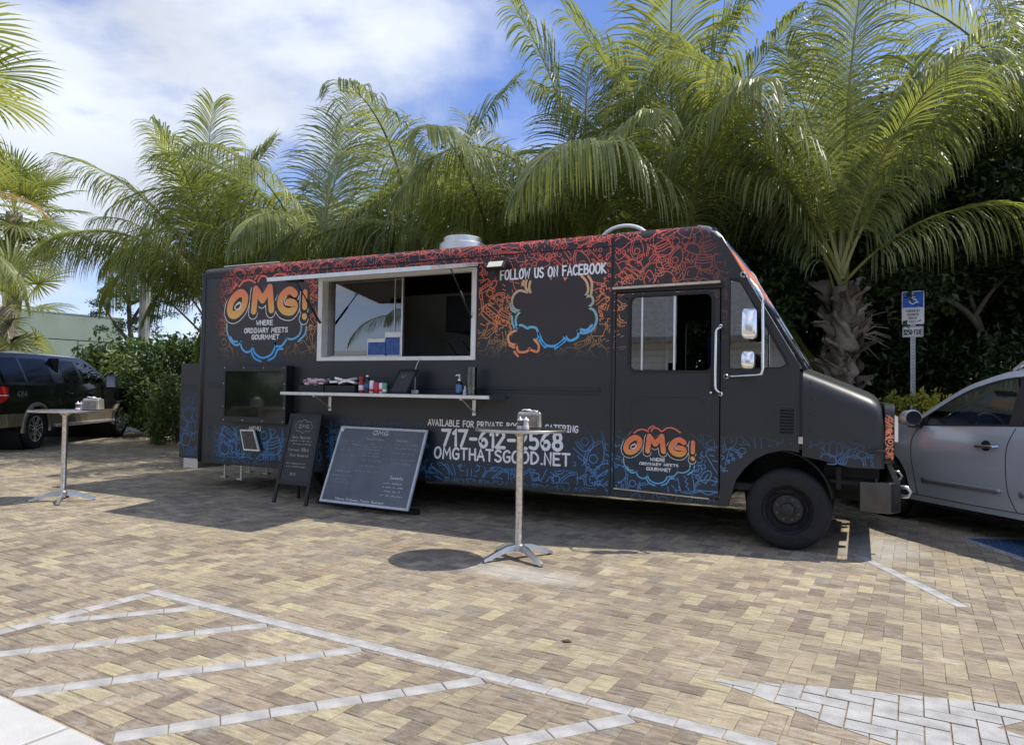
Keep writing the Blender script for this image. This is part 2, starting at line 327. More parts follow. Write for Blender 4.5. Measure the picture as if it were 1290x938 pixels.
# ------------------------------------------------------------------ ground and paving
def paver_mat(name, proc=False):
    m = bpy.data.materials.new(name); m.use_nodes = True; t = m.node_tree; n = t.nodes; b = n['Principled BSDF']; k = t.links.new
    geo = n.new('ShaderNodeNewGeometry')
    if proc:
        mp_ = n.new('ShaderNodeMapping'); mp_.inputs['Rotation'].default_value = (0, 0, rad(3.5)); k(geo.outputs['Position'], mp_.inputs[0])
        br = n.new('ShaderNodeTexBrick'); br.inputs['Scale'].default_value = 5.15; br.inputs['Mortar Size'].default_value = .012; br.inputs['Brick Width'].default_value = 1; br.inputs['Row Height'].default_value = .5
        br.inputs['Color1'].default_value = (0, 0, 0, 1); br.inputs['Color2'].default_value = (1, 1, 1, 1); br.inputs['Mortar'].default_value = (.3, .3, .3, 1); br.inputs['Bias'].default_value = 0
        k(mp_.outputs[0], br.inputs[0]); fac = br.outputs[0]
    else:
        at = n.new('ShaderNodeAttribute'); at.attribute_name = 'tone'; fac = at.outputs['Fac']
    r = n.new('ShaderNodeValToRGB'); E_ = r.color_ramp.elements
    stops = [(0., (.24, .195, .145)), (.25, (.325, .262, .188)), (.5, (.38, .31, .215)), (.76, (.425, .355, .235)), (.89, (.50, .43, .26)), (.94, (.285, .248, .20)), (1., (.41, .305, .20))]
    while len(E_) < len(stops): E_.new(.5)
    for e, (p, c) in zip(E_, stops): e.position = p; e.color = c+(1,)
    k(fac, r.inputs[0])
    no = n.new('ShaderNodeTexNoise'); no.inputs['Scale'].default_value = 9; no.inputs['Detail'].default_value = 8; no.inputs['Roughness'].default_value = .65; k(geo.outputs['Position'], no.inputs[0])
    no3 = n.new('ShaderNodeTexNoise'); no3.inputs['Scale'].default_value = 1.1; no3.inputs['Detail'].default_value = 3; k(geo.outputs['Position'], no3.inputs[0])
    st = n.new('ShaderNodeMapping'); st.inputs['Rotation'].default_value = (0, 0, rad(3.5)); st.inputs['Scale'].default_value = (6, 30, 6); k(geo.outputs['Position'], st.inputs[0])
    nos = n.new('ShaderNodeTexNoise'); nos.inputs['Scale'].default_value = 1.5; nos.inputs['Detail'].default_value = 6; nos.inputs['Roughness'].default_value = .7; k(st.outputs[0], nos.inputs[0])
    # darker smear bands within each paver
    mb_ = n.new('ShaderNodeMapRange'); k(nos.outputs[0], mb_.inputs[0]); mb_.inputs[1].default_value = .35; mb_.inputs[2].default_value = .65; mb_.inputs[3].default_value = .64; mb_.inputs[4].default_value = 1.27
    m1 = n.new('ShaderNodeMix'); m1.data_type = 'RGBA'; m1.blend_type = 'MULTIPLY'; m1.inputs[0].default_value = 1; k(r.outputs[0], m1.inputs[6]); k(mb_.outputs[0], m1.inputs[7])
    # pale lime bloom
    cr_ = n.new('ShaderNodeMapRange'); k(no.outputs[0], cr_.inputs[0]); cr_.inputs[1].default_value = .52; cr_.inputs[2].default_value = .72; cr_.inputs[3].default_value = 0; cr_.inputs[4].default_value = .75
    ml = n.new('ShaderNodeMapRange'); k(no3.outputs[0], ml.inputs[0]); ml.inputs[1].default_value = .38; ml.inputs[2].default_value = .62; ml.inputs[3].default_value = .25; ml.inputs[4].default_value = 1
    mu = n.new('ShaderNodeMath'); mu.operation = 'MULTIPLY'; k(cr_.outputs[0], mu.inputs[0]); k(ml.outputs[0], mu.inputs[1])
    m2 = n.new('ShaderNodeMix'); m2.data_type = 'RGBA'; k(mu.outputs[0], m2.inputs[0]); k(m1.outputs[2], m2.inputs[6]); m2.inputs[7].default_value = (.52, .48, .415, 1)
    n4 = n.new('ShaderNodeTexNoise'); n4.inputs['Scale'].default_value = 220; n4.inputs['Detail'].default_value = 3; k(geo.outputs['Position'], n4.inputs[0])
    sp_ = n.new('ShaderNodeMapRange'); k(n4.outputs[0], sp_.inputs[0]); sp_.inputs[1].default_value = .3; sp_.inputs[2].default_value = .7; sp_.inputs[3].default_value = .78; sp_.inputs[4].default_value = 1.2
    m3 = n.new('ShaderNodeMix'); m3.data_type = 'RGBA'; m3.blend_type = 'MULTIPLY'; m3.inputs[0].default_value = 1; k(m2.outputs[2], m3.inputs[6]); k(sp_.outputs[0], m3.inputs[7])
    n5 = n.new('ShaderNodeTexNoise'); n5.inputs['Scale'].default_value = .55; n5.inputs['Detail'].default_value = 6; n5.inputs['Roughness'].default_value = .7; k(geo.outputs['Position'], n5.inputs[0])
    q5 = n.new('ShaderNodeMapRange'); k(n5.outputs[0], q5.inputs[0]); q5.inputs[1].default_value = .33; q5.inputs[2].default_value = .66; q5.inputs[3].default_value = .80; q5.inputs[4].default_value = 1.10
    m5 = n.new('ShaderNodeMix'); m5.data_type = 'RGBA'; m5.blend_type = 'MULTIPLY'; m5.inputs[0].default_value = 1; k(m3.outputs[2], m5.inputs[6]); k(q5.outputs[0], m5.inputs[7])
    last = m5.outputs[2]
    # rinsed pale patches round the standing table and by the bumper
    for (px, py, rx, ry) in () if proc else ((657, 722, .62, .24), (1105, 690, .45, .75)):
        c = gnd(px, py); v = n.new('ShaderNodeVectorMath'); v.operation = 'SUBTRACT'; k(geo.outputs['Position'], v.inputs[0]); v.inputs[1].default_value = c
        v2 = n.new('ShaderNodeVectorMath'); v2.operation = 'DIVIDE'; k(v.outputs[0], v2.inputs[0]); v2.inputs[1].default_value = (rx, ry, 1)
        ln = n.new('ShaderNodeVectorMath'); ln.operation = 'LENGTH'; k(v2.outputs[0], ln.inputs[0])
        ma = n.new('ShaderNodeMath'); ma.operation = 'MULTIPLY_ADD'; k(no.outputs[0], ma.inputs[0]); ma.inputs[1].default_value = .8; k(ln.outputs['Value'], ma.inputs[2])
        q = n.new('ShaderNodeMapRange'); k(ma.outputs[0], q.inputs[0]); q.inputs[1].default_value = .75; q.inputs[2].default_value = 1.45; q.inputs[3].default_value = .62; q.inputs[4].default_value = 0
        mm = n.new('ShaderNodeMix'); mm.data_type = 'RGBA'; k(q.outputs[0], mm.inputs[0]); k(last, mm.inputs[6]); mm.inputs[7].default_value = (.55, .52, .465, 1); last = mm.outputs[2]
    k(last, b.inputs['Base Color']); b.inputs['Roughness'].default_value = .85; b.inputs['Specular IOR Level'].default_value = .25
    bp = n.new('ShaderNodeBump'); bp.inputs['Strength'].default_value = .35; bp.inputs['Distance'].default_value = .004; k(n4.outputs[0], bp.inputs['Height']); k(bp.outputs[0], b.inputs['Normal'])
    return m
M_PAV = paver_mat('paver_concrete'); M_PAVFAR = paver_mat('paver_far', True)
M_SAND = mat('joint_sand', (.17, .145, .115), .95, var=.35, vscale=20, bump=.4, bscale=200)
M_WBRICK = mat('white_brick', (.355, .34, .318), .85, var=.30, vscale=7, bump=.25, bscale=160, spec=.25)
M_CURB = mat('curb_concrete', (.47, .455, .425), .8, var=.07, vscale=7, bump=.2, bscale=120, spec=.25)
M_MULCH = mat('mulch', (.055, .042, .03), .95, var=.5, vscale=8, bump=.8, bscale=30)

g = MB()
LOT = rad(-3.5)
ex = Vector((math.cos(LOT), math.sin(LOT))); ey = Vector((-ex.y, ex.x))
for (x0, x1, y0, y1) in ((-400, 400, -400, 400),):
    g.add([(x0, y0, -.06), (x1, y0, -.06), (x1, y1, -.06), (x0, y1, -.06)], [(0, 1, 2, 3)])
tag(g.build('ground', mat('far_soil', (.10, .085, .06), .95, var=.4, vscale=.4)), kind='structure')
# paved yard: outline, sand bed under the pavers, and the same paving beyond the reach of single stones
BED = [Vector((-32, 13.2)), Vector((-20.0, 8.2)), Vector((-16.3, 7.0)), Vector((-13.2, 4.3)), Vector((.2, 3.75)), Vector((1.6, 4.6)), Vector((12, 5.2))]
g = MB(); yard = [(-60, -40), (12, -40)]+[tuple(p) for p in BED[::-1]]+[(-60, 14)]
g.add([(x, y, -.0075) for x, y in yard], [tuple(range(len(yard)))])
paving = tag(g.build('pavement', M_SAND), kind='structure')

def convex_clip(poly, a, b, inside=True):
    """keep the part of poly left of a->b"""
    o = []; d = Vector(b)-Vector(a)
    f = lambda p: (d.x*(p[1]-a[1])-d.y*(p[0]-a[0]))*(1 if inside else -1)
    for i in range(len(poly)):
        p, q = poly[i], poly[(i+1) % len(poly)]; fp, fq = f(p), f(q)
        if fp >= 0: o.append(p)
        if (fp > 0 and fq < 0) or (fp < 0 and fq > 0):
            t = fp/(fp-fq); o.append((p[0]+(q[0]-p[0])*t, p[1]+(q[1]-p[1])*t))
    return o if len(o) > 2 else []
def area(p): return .5*sum(p[i][0]*p[(i+1) % len(p)][1]-p[(i+1) % len(p)][0]*p[i][1] for i in range(len(p)))
def subtract(polys, C):
    res = []
    cx0 = min(p[0] for p in C); cx1 = max(p[0] for p in C); cy0 = min(p[1] for p in C); cy1 = max(p[1] for p in C)
    for P in polys:
        if max(p[0] for p in P) < cx0 or min(p[0] for p in P) > cx1 or max(p[1] for p in P) < cy0 or min(p[1] for p in P) > cy1: res.append(P); continue
        cur = P
        for i in range(len(C)):
            a, b = C[i], C[(i+1) % len(C)]
            o = convex_clip(cur, a, b, False)
            if o and area(o) > 2e-4: res.append(o)
            cur = convex_clip(cur, a, b, True)
            if not cur: break
    return res
def clip_to(P, C):
    for i in range(len(C)):
        P = convex_clip(P, C[i], C[(i+1) % len(C)], True)
        if not P: return []
    return P
def inset(P, d):
    n = len(P); o = []
    for i in range(n):
        p0, p, p1 = Vector(P[i-1]), Vector(P[i]), Vector(P[(i+1) % n])
        d1 = (p-p0); d2 = (p1-p)
        if d1.length < 1e-6 or d2.length < 1e-6: return None
        d1.normalize(); d2.normalize(); n1 = Vector((-d1.y, d1.x)); n2 = Vector((-d2.y, d2.x)); b = n1+n2
        if b.length < .2: return None
        b.normalize(); k = d/max(.3, b.dot(n1)); o.append(tuple(p+b*k))
    return o if area(o) > 0 else None
def stone(mb, P, z, tone, tilt=(0, 0), gap=.0017, ch=.0028):
    q = inset(P, gap)
    if q is None: return False
    t = inset(q, ch)
    if t is None or area(t) < .3*area(q): t = q
    c = (sum(p[0] for p in q)/len(q), sum(p[1] for p in q)/len(q)); n = len(q)
    zz = lambda p, o: (p[0], p[1], z+o+(p[0]-c[0])*tilt[0]+(p[1]-c[1])*tilt[1])
    vs = [zz(p, 0) for p in t]+[zz(p, -.0025) for p in q]+[(p[0], p[1], -.04) for p in q]
    fs = [tuple(range(n))]+[(i, n+i, n+(i+1) % n, (i+1) % n) for i in range(n)]+[(n+i, 2*n+i, 2*n+(i+1) % n, n+(i+1) % n) for i in range(n)]
    fs = [f if k == 0 else f for k, f in enumerate(fs)]
    mb.add(vs, fs, tone); return True
# rows of white line bricks: (start, end, width)
BW = .092
def v2(p): return Vector((p.x, p.y))
HT = rad(49.5)
hd = Vector((math.cos(HT), math.sin(HT)))
B0 = Vector((-3.60, -3.545)); B1 = B0+ex*3.9
lines = [(B0-ex*.045, B1)]
oe = Vector((-3.60, -3.60)); lines.append((oe, oe-ey*1.6))
def meet(p, d, q, e):   # p + t d on line q + s e
    den = d.x*e.y-d.y*e.x; w_ = q-p; return p+d*((w_.x*e.y-w_.y*e.x)/den)
for (px, py) in ((115, 777.5), (230, 798), (240, 844), (380, 891), (715, 919)):
    p = v2(gnd(px, py)); top = meet(p, hd, B0-ey*.06, ex); lo = meet(p, hd, Vector((-2.8, -4.88)), ex)
    if lo.x < -3.62: lo = meet(p, hd, oe+ex*.05, ey)
    lines.append((lo, top))
sa, sb = v2(gnd(1080, 698)), v2(gnd(1214, 764)); lines.append((sa, sb))
curb_a, curb_b = v2(gnd(0, 873)), v2(gnd(140, 938)); cd = (curb_b-curb_a).normalized(); cn = Vector((-cd.y, cd.x))
curb = [tuple(curb_a-cd*6), tuple(curb_a-cd*6-cn*3), tuple(curb_b+cd*8-cn*3), tuple(curb_b+cd*8)]
strips = []; lbricks = []
for li, (a, b) in enumerate(lines):
    d = (b-a); Lg = d.length; d.normalize(); nrm = Vector((-d.y, d.x)); hw = BW/2 if li < len(lines)-1 else .05
    strips.append([tuple(a-nrm*hw), tuple(b-nrm*hw), tuple(b+nrm*hw), tuple(a+nrm*hw)])
    n_ = max(1, round(Lg/.193)); st = Lg/n_
    for i in range(n_):
        p, q = a+d*(i*st), a+d*((i+1)*st)
        P = [tuple(p-nrm*hw), tuple(q-nrm*hw), tuple(q+nrm*hw), tuple(p+nrm*hw)]
        polys = [P]
        if li >= 1 and li < len(lines)-1: polys = subtract(polys, strips[0])
        if li >= 2: polys = subtract(polys, strips[1]) if polys else polys
        for P2 in polys:
            P2 = convex_clip(P2, tuple(curb_a), tuple(curb_b), True)
            if P2 and area(P2) > .001: lbricks.append(P2)
U_ = .0970
paint_pts = [(891, 856), (1003, 862.6), (1123, 873), (1290, 889), (1340, 893), (1340, 905), (1290, 908), (1256, 916), (1290, 927), (1340, 940), (1340, 1010), (1116, 936), (1048, 912), (990, 890), (949, 874.6)]
paintP = [tuple(v2(gnd(*p))) for p in paint_pts]
tris = tessellate_polygon([[Vector((x, y, 0)) for x, y in paintP]])
paint_tris = []
for t in tris:
    P = [paintP[i] for i in t]; paint_tris.append(P if area(P) > 0 else P[::-1])
bl0 = v2(gnd(1198, 675)); blx = (v2(gnd(1290, 677))-bl0).normalized(); bly = (v2(gnd(1290, 707))-bl0).normalized()
def para(a0, a1, b0, b1):
    P = [tuple(bl0+blx*a+bly*b) for a, b in ((a0, b0), (a1, b0), (a1, b1), (a0, b1))]; return P if area(P) > 0 else P[::-1]
blue_white = [para(0, 1.7, 0, .1), para(0, .1, .1, 1.7)]
blue_in = [para(.1, 1.7, .1, 1.7)]
sym = [para(.62, .72, .45, .85), para(.72, 1.0, .45, .54), para(.5, .62, .68, .78), para(.36, .5, .62, .9)]
cands = []; paint_w = MB(); paint_b = MB()
origin = Vector((-1.0, -3.0))
XR = range(-150, 75); YR = range(-34, 130)
for i in XR:
    for j in YR:
        s_ = (i-j) % 4
        if s_ == 0: c = (i, j, 2, 1)
        elif s_ == 2: c = (i, j-1, 1, 2)
        else: continue
        m_ = origin+ex*((c[0]+c[2]/2)*U_)+ey*((c[1]+c[3]/2)*U_)
        if m_.y > 8.6: continue
        px, py, z = proj((m_.x, m_.y, 0))
        if z < 1.5 or z > 13.5 or px < -240 or px > 1540 or py > 1060: continue
        if m_.x > -7.3 and m_.x < -1 and m_.y > .9 and m_.y < 4.5: continue
        cands.append((z, m_, c))
cands.sort(key=lambda t: t[0])
field = MB(); singles = 0; rp = random.Random(3)
solo = [[None]*16, [None]*16]
for k in range(16):
    for o_ in (0, 1):
        mb = MB(); hx, hy = (U_, U_/2) if o_ == 0 else (U_/2, U_)
        stone(mb, [(-hx, -hy), (hx, -hy), (hx, hy), (-hx, hy)], 0, (k+.5)/16, (rp.uniform(-.006, .006), rp.uniform(-.006, .006)))
        solo[o_][k] = mb.mesh('paver', M_PAV, tone=True)
def toner():
    t = rp.random(); return t**1.05
for z, m_, c in cands:
    o_ = 0 if c[2] == 2 else 1
    hx, hy = (U_, U_/2) if o_ == 0 else (U_/2, U_)
    P = [tuple(m_+ex*a+ey*b) for a, b in ((-hx, -hy), (hx, -hy), (hx, hy), (-hx, hy))]
    polys = [P]
    for S_ in strips: polys = subtract(polys, S_)
    if m_.x < 2: polys = [q for q in (convex_clip(p, tuple(curb_a), tuple(curb_b), True) for p in polys) if q]
    if not polys: continue
    whole = len(polys) == 1 and abs(area(polys[0])-area(P)) < 1e-6
    tn = toner(); dz = rp.uniform(-.0012, .0012)
    px, py, _ = proj((m_.x, m_.y, 0))
    if whole and singles < 300 and -10 < px < 1300 and py < 945:
        o = bpy.data.objects.new('paver', solo[o_][int(tn*15.99)]); COL.objects.link(o); o.location = (m_.x, m_.y, dz); o.rotation_euler = (0, 0, LOT); o.parent = paving; singles += 1
    else:
        for q in polys: stone(field, q, dz, tn, (rp.uniform(-.006, .006), rp.uniform(-.006, .006)))
    for pl, mbp in ((paint_tris, paint_w), (blue_white+sym, paint_w), (blue_in, paint_b)):
        for T_ in pl:
            for q in polys:
                q2 = clip_to(q, T_)
                q3 = inset(q2, .0) if q2 else None
                if q2 and area(q2) > 1e-5:
                    # keep the joint open
                    qq = clip_to(q2, [p for p in (inset(q, .0035) or q)])
                    if qq and area(qq) > 1e-5: mbp.add([(p[0], p[1], dz+(.0022 if pl is not blue_in else .0016)) for p in qq], [tuple(range(len(qq)))])
tag(field.build('paver_field', M_PAV, paving, tone=True), kind='stuff')
for P in lbricks:
    c = Vector((sum(p[0] for p in P)/len(P), sum(p[1] for p in P)/len(P)))
    mb = MB(); stone(mb, [(p[0]-c.x, p[1]-c.y) for p in P], 0, .5, gap=.0025)
    if not mb.v: continue
    o = bpy.data.objects.new('white_paver', mb.mesh('white_paver', M_WBRICK)); COL.objects.link(o); o.parent = paving; o.location = (c.x, c.y, rp.uniform(.0, .0015))
tag(paint_w.build('white_marking', mat('road_white', (.355, .345, .325), .8, var=.24, vscale=8, bump=.3, bscale=150, spec=.25), paving), kind='stuff')
tag(paint_b.build('blue_marking', mat('road_blue', (.035, .085, .19), .75, var=.3, vscale=14, bump=.3, bscale=150, spec=.25), paving), kind='stuff')
# far paving beyond the single stones (sheets a few mm above the sand)
g = MB()
far = [(-58, -38), (11.5, -38)]+[tuple(p) for p in BED[::-1]]+[(-58, 13.6)]
polys = [[(-58, -38), (-14, -38), (-14, 20), (-58, 20)]]
def yard_clip(P):
    return P
g2 = []
for i in range(len(BED)-1):
    a, b = BED[i], BED[i+1]
    if b.x < -12.5 or True:
        g2.append([(a.x, max(-38, -38)), (b.x, -38), (b.x, b.y), (a.x, a.y)])
g2.append([(-58, -38), (-32, -38), (-32, 13.2), (-58, 13.2)])
for P in g2: g.add([(x, y, -.004) for x, y in P], [(0, 1, 2, 3)])
g.build('far_paving', M_PAVFAR, paving)
# pale concrete walk in the near corner
cb = MB()
for k, (a, b) in enumerate(((-6, -.03), (-.02, 2.3), (2.31, 8))):
    p = curb_a+cd*(a+.62); q = curb_a+cd*(b+.62); off = -.018
    P = [tuple(p-cn*3), tuple(q-cn*3), tuple(q+cn*off), tuple(p+cn*off)]
    mb = MB(); stone(mb, P, .012, 0, gap=.004, ch=.008)
    mb.build('concrete_slab', M_CURB, paving)
# planting bed: mulch sheet and concrete edging
g = MB(); bedp = [tuple(p) for p in BED]+[(12, 60), (-70, 60), (-70, 13.2)]
tri = tessellate_polygon([[Vector((x, y, 0)) for x, y in bedp]])
g.add([(x, y, .02) for x, y in bedp], [t for t in tri])
tag(g.build('soil', M_MULCH, fixn=True), kind='structure')

# ------------------------------------------------------------------ food truck
def wrap_mat(name):
    """matt charcoal vinyl with the printed dark-red and navy bands of the wrap"""
    m = mat(name, (.018, .0195, .0215), .40, var=.14, vscale=1.6, bump=.16, bscale=2.6, rvar=.13, spec=.5)
    t = m.node_tree; n = t.nodes; k = t.links.new; mi = n[m['mixnode']]
    geo = n.new('ShaderNodeTexCoord'); se = n.new('ShaderNodeSeparateXYZ'); k(geo.outputs['Object'], se.inputs[0])
    r = n.new('ShaderNodeValToRGB'); mr = n.new('ShaderNodeMapRange'); k(se.outputs[2], mr.inputs[0]); mr.inputs[1].default_value = .3; mr.inputs[2].default_value = 3.1
    k(mr.outputs[0], r.inputs[0]); e = r.color_ramp.elements
    z_ = lambda z: (z-.3)/2.8
    st = [(z_(.34), (.017, .020, .024)), (z_(.5), (.012, .028, .048)), (z_(.72), (.012, .026, .043)), (z_(1.02), (.018, .0195, .022)), (z_(1.75), (.018, .019, .0205)), (z_(2.1), (.025, .0185, .0175)), (z_(2.5), (.028, .0165, .0175)), (z_(2.9), (.026, .017, .018))]
    while len(e) < len(st): e.new(.5)
    for q, (p, c) in zip(e, st): q.position = p; q.color = tuple(v_*1.25 for v_ in c)+(1,)
    # the print fades to plain charcoal at the rear edge and over the bonnet
    fx = n.new('ShaderNodeValToRGB'); mx_ = n.new('ShaderNodeMapRange'); k(se.outputs[0], mx_.inputs[0]); mx_.inputs[1].default_value = -7.6+3.4; mx_.inputs[2].default_value = .9+3.4
    k(mx_.outputs[0], fx.inputs[0]); e = fx.color_ramp.elements; x_ = lambda x: (x+7.6)/8.5
    st = [(x_(-7.3), 0.), (x_(-6.95), 1.), (x_(-1.1), 1.), (x_(-.55), .25)]
    while len(e) < 4: e.new(.5)
    for q, (p, c) in zip(e, st): q.position = p; q.color = (c, c, c, 1)
    mm = n.new('ShaderNodeMix'); mm.data_type = 'RGBA'; k(fx.outputs[0], mm.inputs[0]); mm.inputs[6].default_value = (.0225, .024, .026, 1); k(r.outputs[0], mm.inputs[7]); k(mm.outputs[2], mi.inputs[6])
    return m
M_WRAP = wrap_mat('truck_wrap')
M_CHAR = mat('charcoal_vinyl', (.018, .0195, .0215), .40, var=.10, vscale=2.2, bump=.05, bscale=9, spec=.45)
M_BLK = mat('black_plastic', (.012, .012, .013), .5, var=.2, vscale=8, spec=.4)
M_RUB = mat('tyre_rubber', (.017, .017, .017), .75, var=.3, vscale=9, bump=.2, bscale=60, spec=.3)
M_CHROME = mat('chrome', (.72, .72, .72), .16, 1., var=.08, rvar=.08)
M_STEEL = mat('brushed_steel', (.46, .46, .45), .34, 1., var=.15, vscale=10, rvar=.1)
M_ALU = mat('aluminium', (.58, .575, .55), .42, .85, var=.12, vscale=12)
M_WHITE = mat('white_enamel', (.72, .71, .68), .45, var=.06, vscale=5)
M_DARK = mat('underbody', (.010, .010, .010), .8, var=.3, vscale=5)
M_TRIM = mat('pale_trim', (.50, .42, .33), .5, .3, var=.25, vscale=9)
M_GLASS = glass('window_glass', (.60, .66, .66), 1., .01, 2.9)
M_GLASS2 = glass('dark_window_glass', (.16, .18, .18), 1., .01, 2.0)
T = thing('food_truck', 'black step-van food truck with orange and blue doodle wrap and open serving hatch', 'food truck', (-3.4, 1.15, 0))
def pl(a, b, y): return (a, y, b)              # side plane map (x, z, y)
BODYW = 2.3
# body side panel
b = MB(); b.prism([(-7.45, .345), (-1.64, .345), (-1.64, 2.842), (-7.45, 2.842)], 0., .05, pl, [[(-5.38, 1.725), (-3.21, 1.725), (-3.21, 2.70), (-5.38, 2.70)]])
side_p = b.build('side_panel', M_WRAP, T, fixn=True)
b = MB(); b.prism([(-7.45, .345), (.12, .345), (.12, .5), (-.5, .5), (-.5, .87), (.12, .87), (.12, 1.6), (-.6, 2.842), (-7.45, 2.842)], 2.25, 2.3, pl, [rrect(-1.4, -.6, 1.5, 2.3, .06)])
b.build('far_side_panel', M_CHAR, T, fixn=True)
b = MB(); b.box(-7.45, -7.40, .05, 2.25, .345, 2.842); b.build('rear_panel', M_CHAR, T)
b = MB(); b.tube([(-7.43, .02, .36), (-7.43, .02, 2.86)], .042, 12); b.tube([(-7.43, 2.28, .36), (-7.43, 2.28, 2.86)], .042, 12); b.build('corner_post', M_CHAR, T, smooth=True)
def roofprof(x, g_=0.):
    p = []
    for i in range(9):
        q = rad(180-90*i/8); p.append((x, .15+(.15+g_)*math.cos(q), 2.842+(.15+g_)*math.sin(q)))
    p.append((x, 1.15, 3.03+g_))
    for i in range(9):
        q = rad(90-90*i/8); p.append((x, 2.15+(.15+g_)*math.cos(q), 2.842+(.15+g_)*math.sin(q)))
    return p
def loft(mb, secs, capends=True):
    n = len(secs[0]); base = len(mb.v)
    for s_ in secs: mb.v += [tuple(p) for p in s_]
    for i in range(len(secs)-1):
        for j in range(n-1):
            mb.f.append([base+i*n+j, base+(i+1)*n+j, base+(i+1)*n+j+1, base+i*n+j+1]); mb.a.append(0.)
    if capends:
        mb.f.append([base+j for j in range(n)]); mb.f.append([base+(len(secs)-1)*n+j for j in range(n)][::-1]); mb.a += [0., 0.]
b = MB(); loft(b, [roofprof(-7.46), roofprof(-1.64)]); roof = b.build('roof', M_WRAP, T, sa=50, fixn=True)
b = MB(); b.tube([(-7.46, -.005, 2.838), (-1.66, -.005, 2.838)], .006, 6); b.build('roof_seam', M_BLK, roof)
b = MB(); loft(b, [roofprof(-1.632, .008), roofprof(-.90, .008), [(x, y, min(z, 2.985) if z > 2.9 else z) for x, y, z in roofprof(-.80, .004)], [(x, y, min(z, 2.95)) for x, y, z in roofprof(-.715, .0)], [(x, y, min(z, 2.90)) for x, y, z in roofprof(-.655, .0)], [(x, y, min(z, 2.845)) for x, y, z in roofprof(-.60, .0)]]); b.build('cab_roof', M_WRAP, T, sa=50, fixn=True)
b = MB()
b.tube([(-7.2, .118, 3.003), (-6.2, .118, 3.003)], .008, 6); b.build('roof_trim', M_ALU, roof)
b = MB()
rv_ = [(-7.40+.115*i, 2.80) for i in range(50)]+[(-7.36+.115*i, .475) for i in range(50)]+[(-1.70, .55+.13*i) for i in range(17)]+[(-7.40, .55+.13*i) for i in range(17)]
for x_, z_ in rv_: b.lathe([(.0065, 0), (.005, -.003), (.001, -.004)], c=(x_, 0, z_), axis='Y', n=6)
tag(b.build('rivet', M_CHAR, side_p), kind='stuff')
# inner cargo box: floor, back wall, ceiling
b = MB(); b.box(-7.38, .05, .06, 2.24, .5, .56); b.build('floor_pan', M_DARK, T)
b = MB(); b.box(-7.3, -1.7, .3, 2.1, .36, .5); b.box(-.4, .7, .55, .66, .42, .60); b.box(-.4, .7, 1.64, 1.75, .42, .60); b.box(-.45, .72, .9, 1.4, .45, .8); b.build('chassis', M_DARK, T)
INOX = mat('kitchen_steel', (.62, .61, .58), .42, .35, var=.12, vscale=3)
b = MB(); b.box(-7.3, -1.9, 2.16, 2.2, .56, 2.8); b.build('kitchen_wall', INOX, T)
b = MB(); b.box(-1.72, -1.68, .1, 2.2, .56, 2.8); b.build('bulkhead', M_DARK, T)
b = MB(); b.box(-4.35, -2.4, 1.25, 2.15, 2.15, 2.62); b.build('exhaust_hood', mat('hood_dark', (.05, .06, .075), .4, .4), T, bev=.01)
b = MB(); b.box(-5.6, -2.3, 1.5, 2.14, .58, 1.5); b.build('cook_line', INOX, T, bev=.008)
b = MB(); b.box(-6.9, -2.0, .06, .42, 1.64, 1.68); b.build('counter', INOX, T)
for k, (x, zz) in enumerate(((-3.75, 1.98), (-3.52, 1.96))):
    b = MB(); b.tube([(x-.12, .5, zz), (x, .55, zz-.18), (x+.02, .75, zz-.22)], .011, 6)
    b.box(x-.1, x+.12, .72, .98, 1.64, 1.78); b.build('fry_basket', M_BLK, T)
# serving hatch frame, glass, signs in the glass
b = MB(); X0, X1, Z0, Z1 = -5.41, -3.185, 1.705, 2.725
b.prism([(X0, Z0), (X1, Z0), (X1, Z1), (X0, Z1)], -.022, .07, pl, [[(X0+.07, Z0+.045), (X1-.055, Z0+.045), (X1-.055, Z1-.04), (X0+.07, Z1-.04)]])
fr = b.build('window_frame', M_WHITE, T, fixn=True, bev=.004)
b = MB(); b.box(X0+.07, X0+.10, .05, .16, Z0+.045, Z1-.04); b.box(X1-.075, X1-.055, .05, .16, Z0+.045, Z1-.04); b.box(X0+.07, X1-.055, .05, .16, Z0+.03, Z0+.05); b.build('window_reveal', M_ALU, fr)
xm = side(506, 400, .1).x
b = MB(); b.box(X0+.1, xm, .102, .108, Z0+.05, Z1-.04); b.build('glass_pane', M_GLASS, fr)
b = MB(); b.box(xm-.10, xm-.092, .09, .1, Z0+.05, Z1-.05); b.box(xm, xm+.02, .09, .12, Z0+.05, Z1-.04); b.box(X0+.1, xm, .092, .112, Z0+.045, Z0+.065); b.build('pane_rail', M_ALU, fr)
M_PAPER = mat('blue_poster', (.03, .09, .30), .5, var=.5, vscale=14)
for (p0, p1) in (((463.2, 427), (487.5, 448)), ((485.3, 418.5), (504.5, 448))):
    a, c = side(*p0, Y=.09), side(*p1, Y=.09)
    b = MB(); b.box(a.x, c.x, .088, .092, c.z, a.z); q = b.build('poster', M_WHITE, fr)
    b = MB(); b.box(a.x+.012, c.x-.012, .084, .087, c.z+.012, a.z-.06 if p0[0] > 470 else a.z-.04); b.build('poster_print', M_PAPER, q)
# heat lamp on a bent arm behind the glass
b = MB(); b.tube([(-5.12, .3, 1.70), (-5.12, .3, 1.95)]+[(-4.88+.24*math.cos(rad(q)), .3, 1.95+.22*math.sin(rad(q))) for q in range(180, 20, -20)], .012, 8)
hl = b.build('heat_lamp', M_CHROME, T, smooth=True)
b = MB(); mm = Matrix.Translation((-4.62, .3, 2.0)) @ Matrix.Rotation(rad(28), 4, 'Y'); b.lathe([(.001, .1), (.045, .1), (.05, .02), (.10, -.08), (.11, -.14), (.10, -.14)], m=mm, n=20); b.build('lamp_shade', M_STEEL, hl, smooth=True)
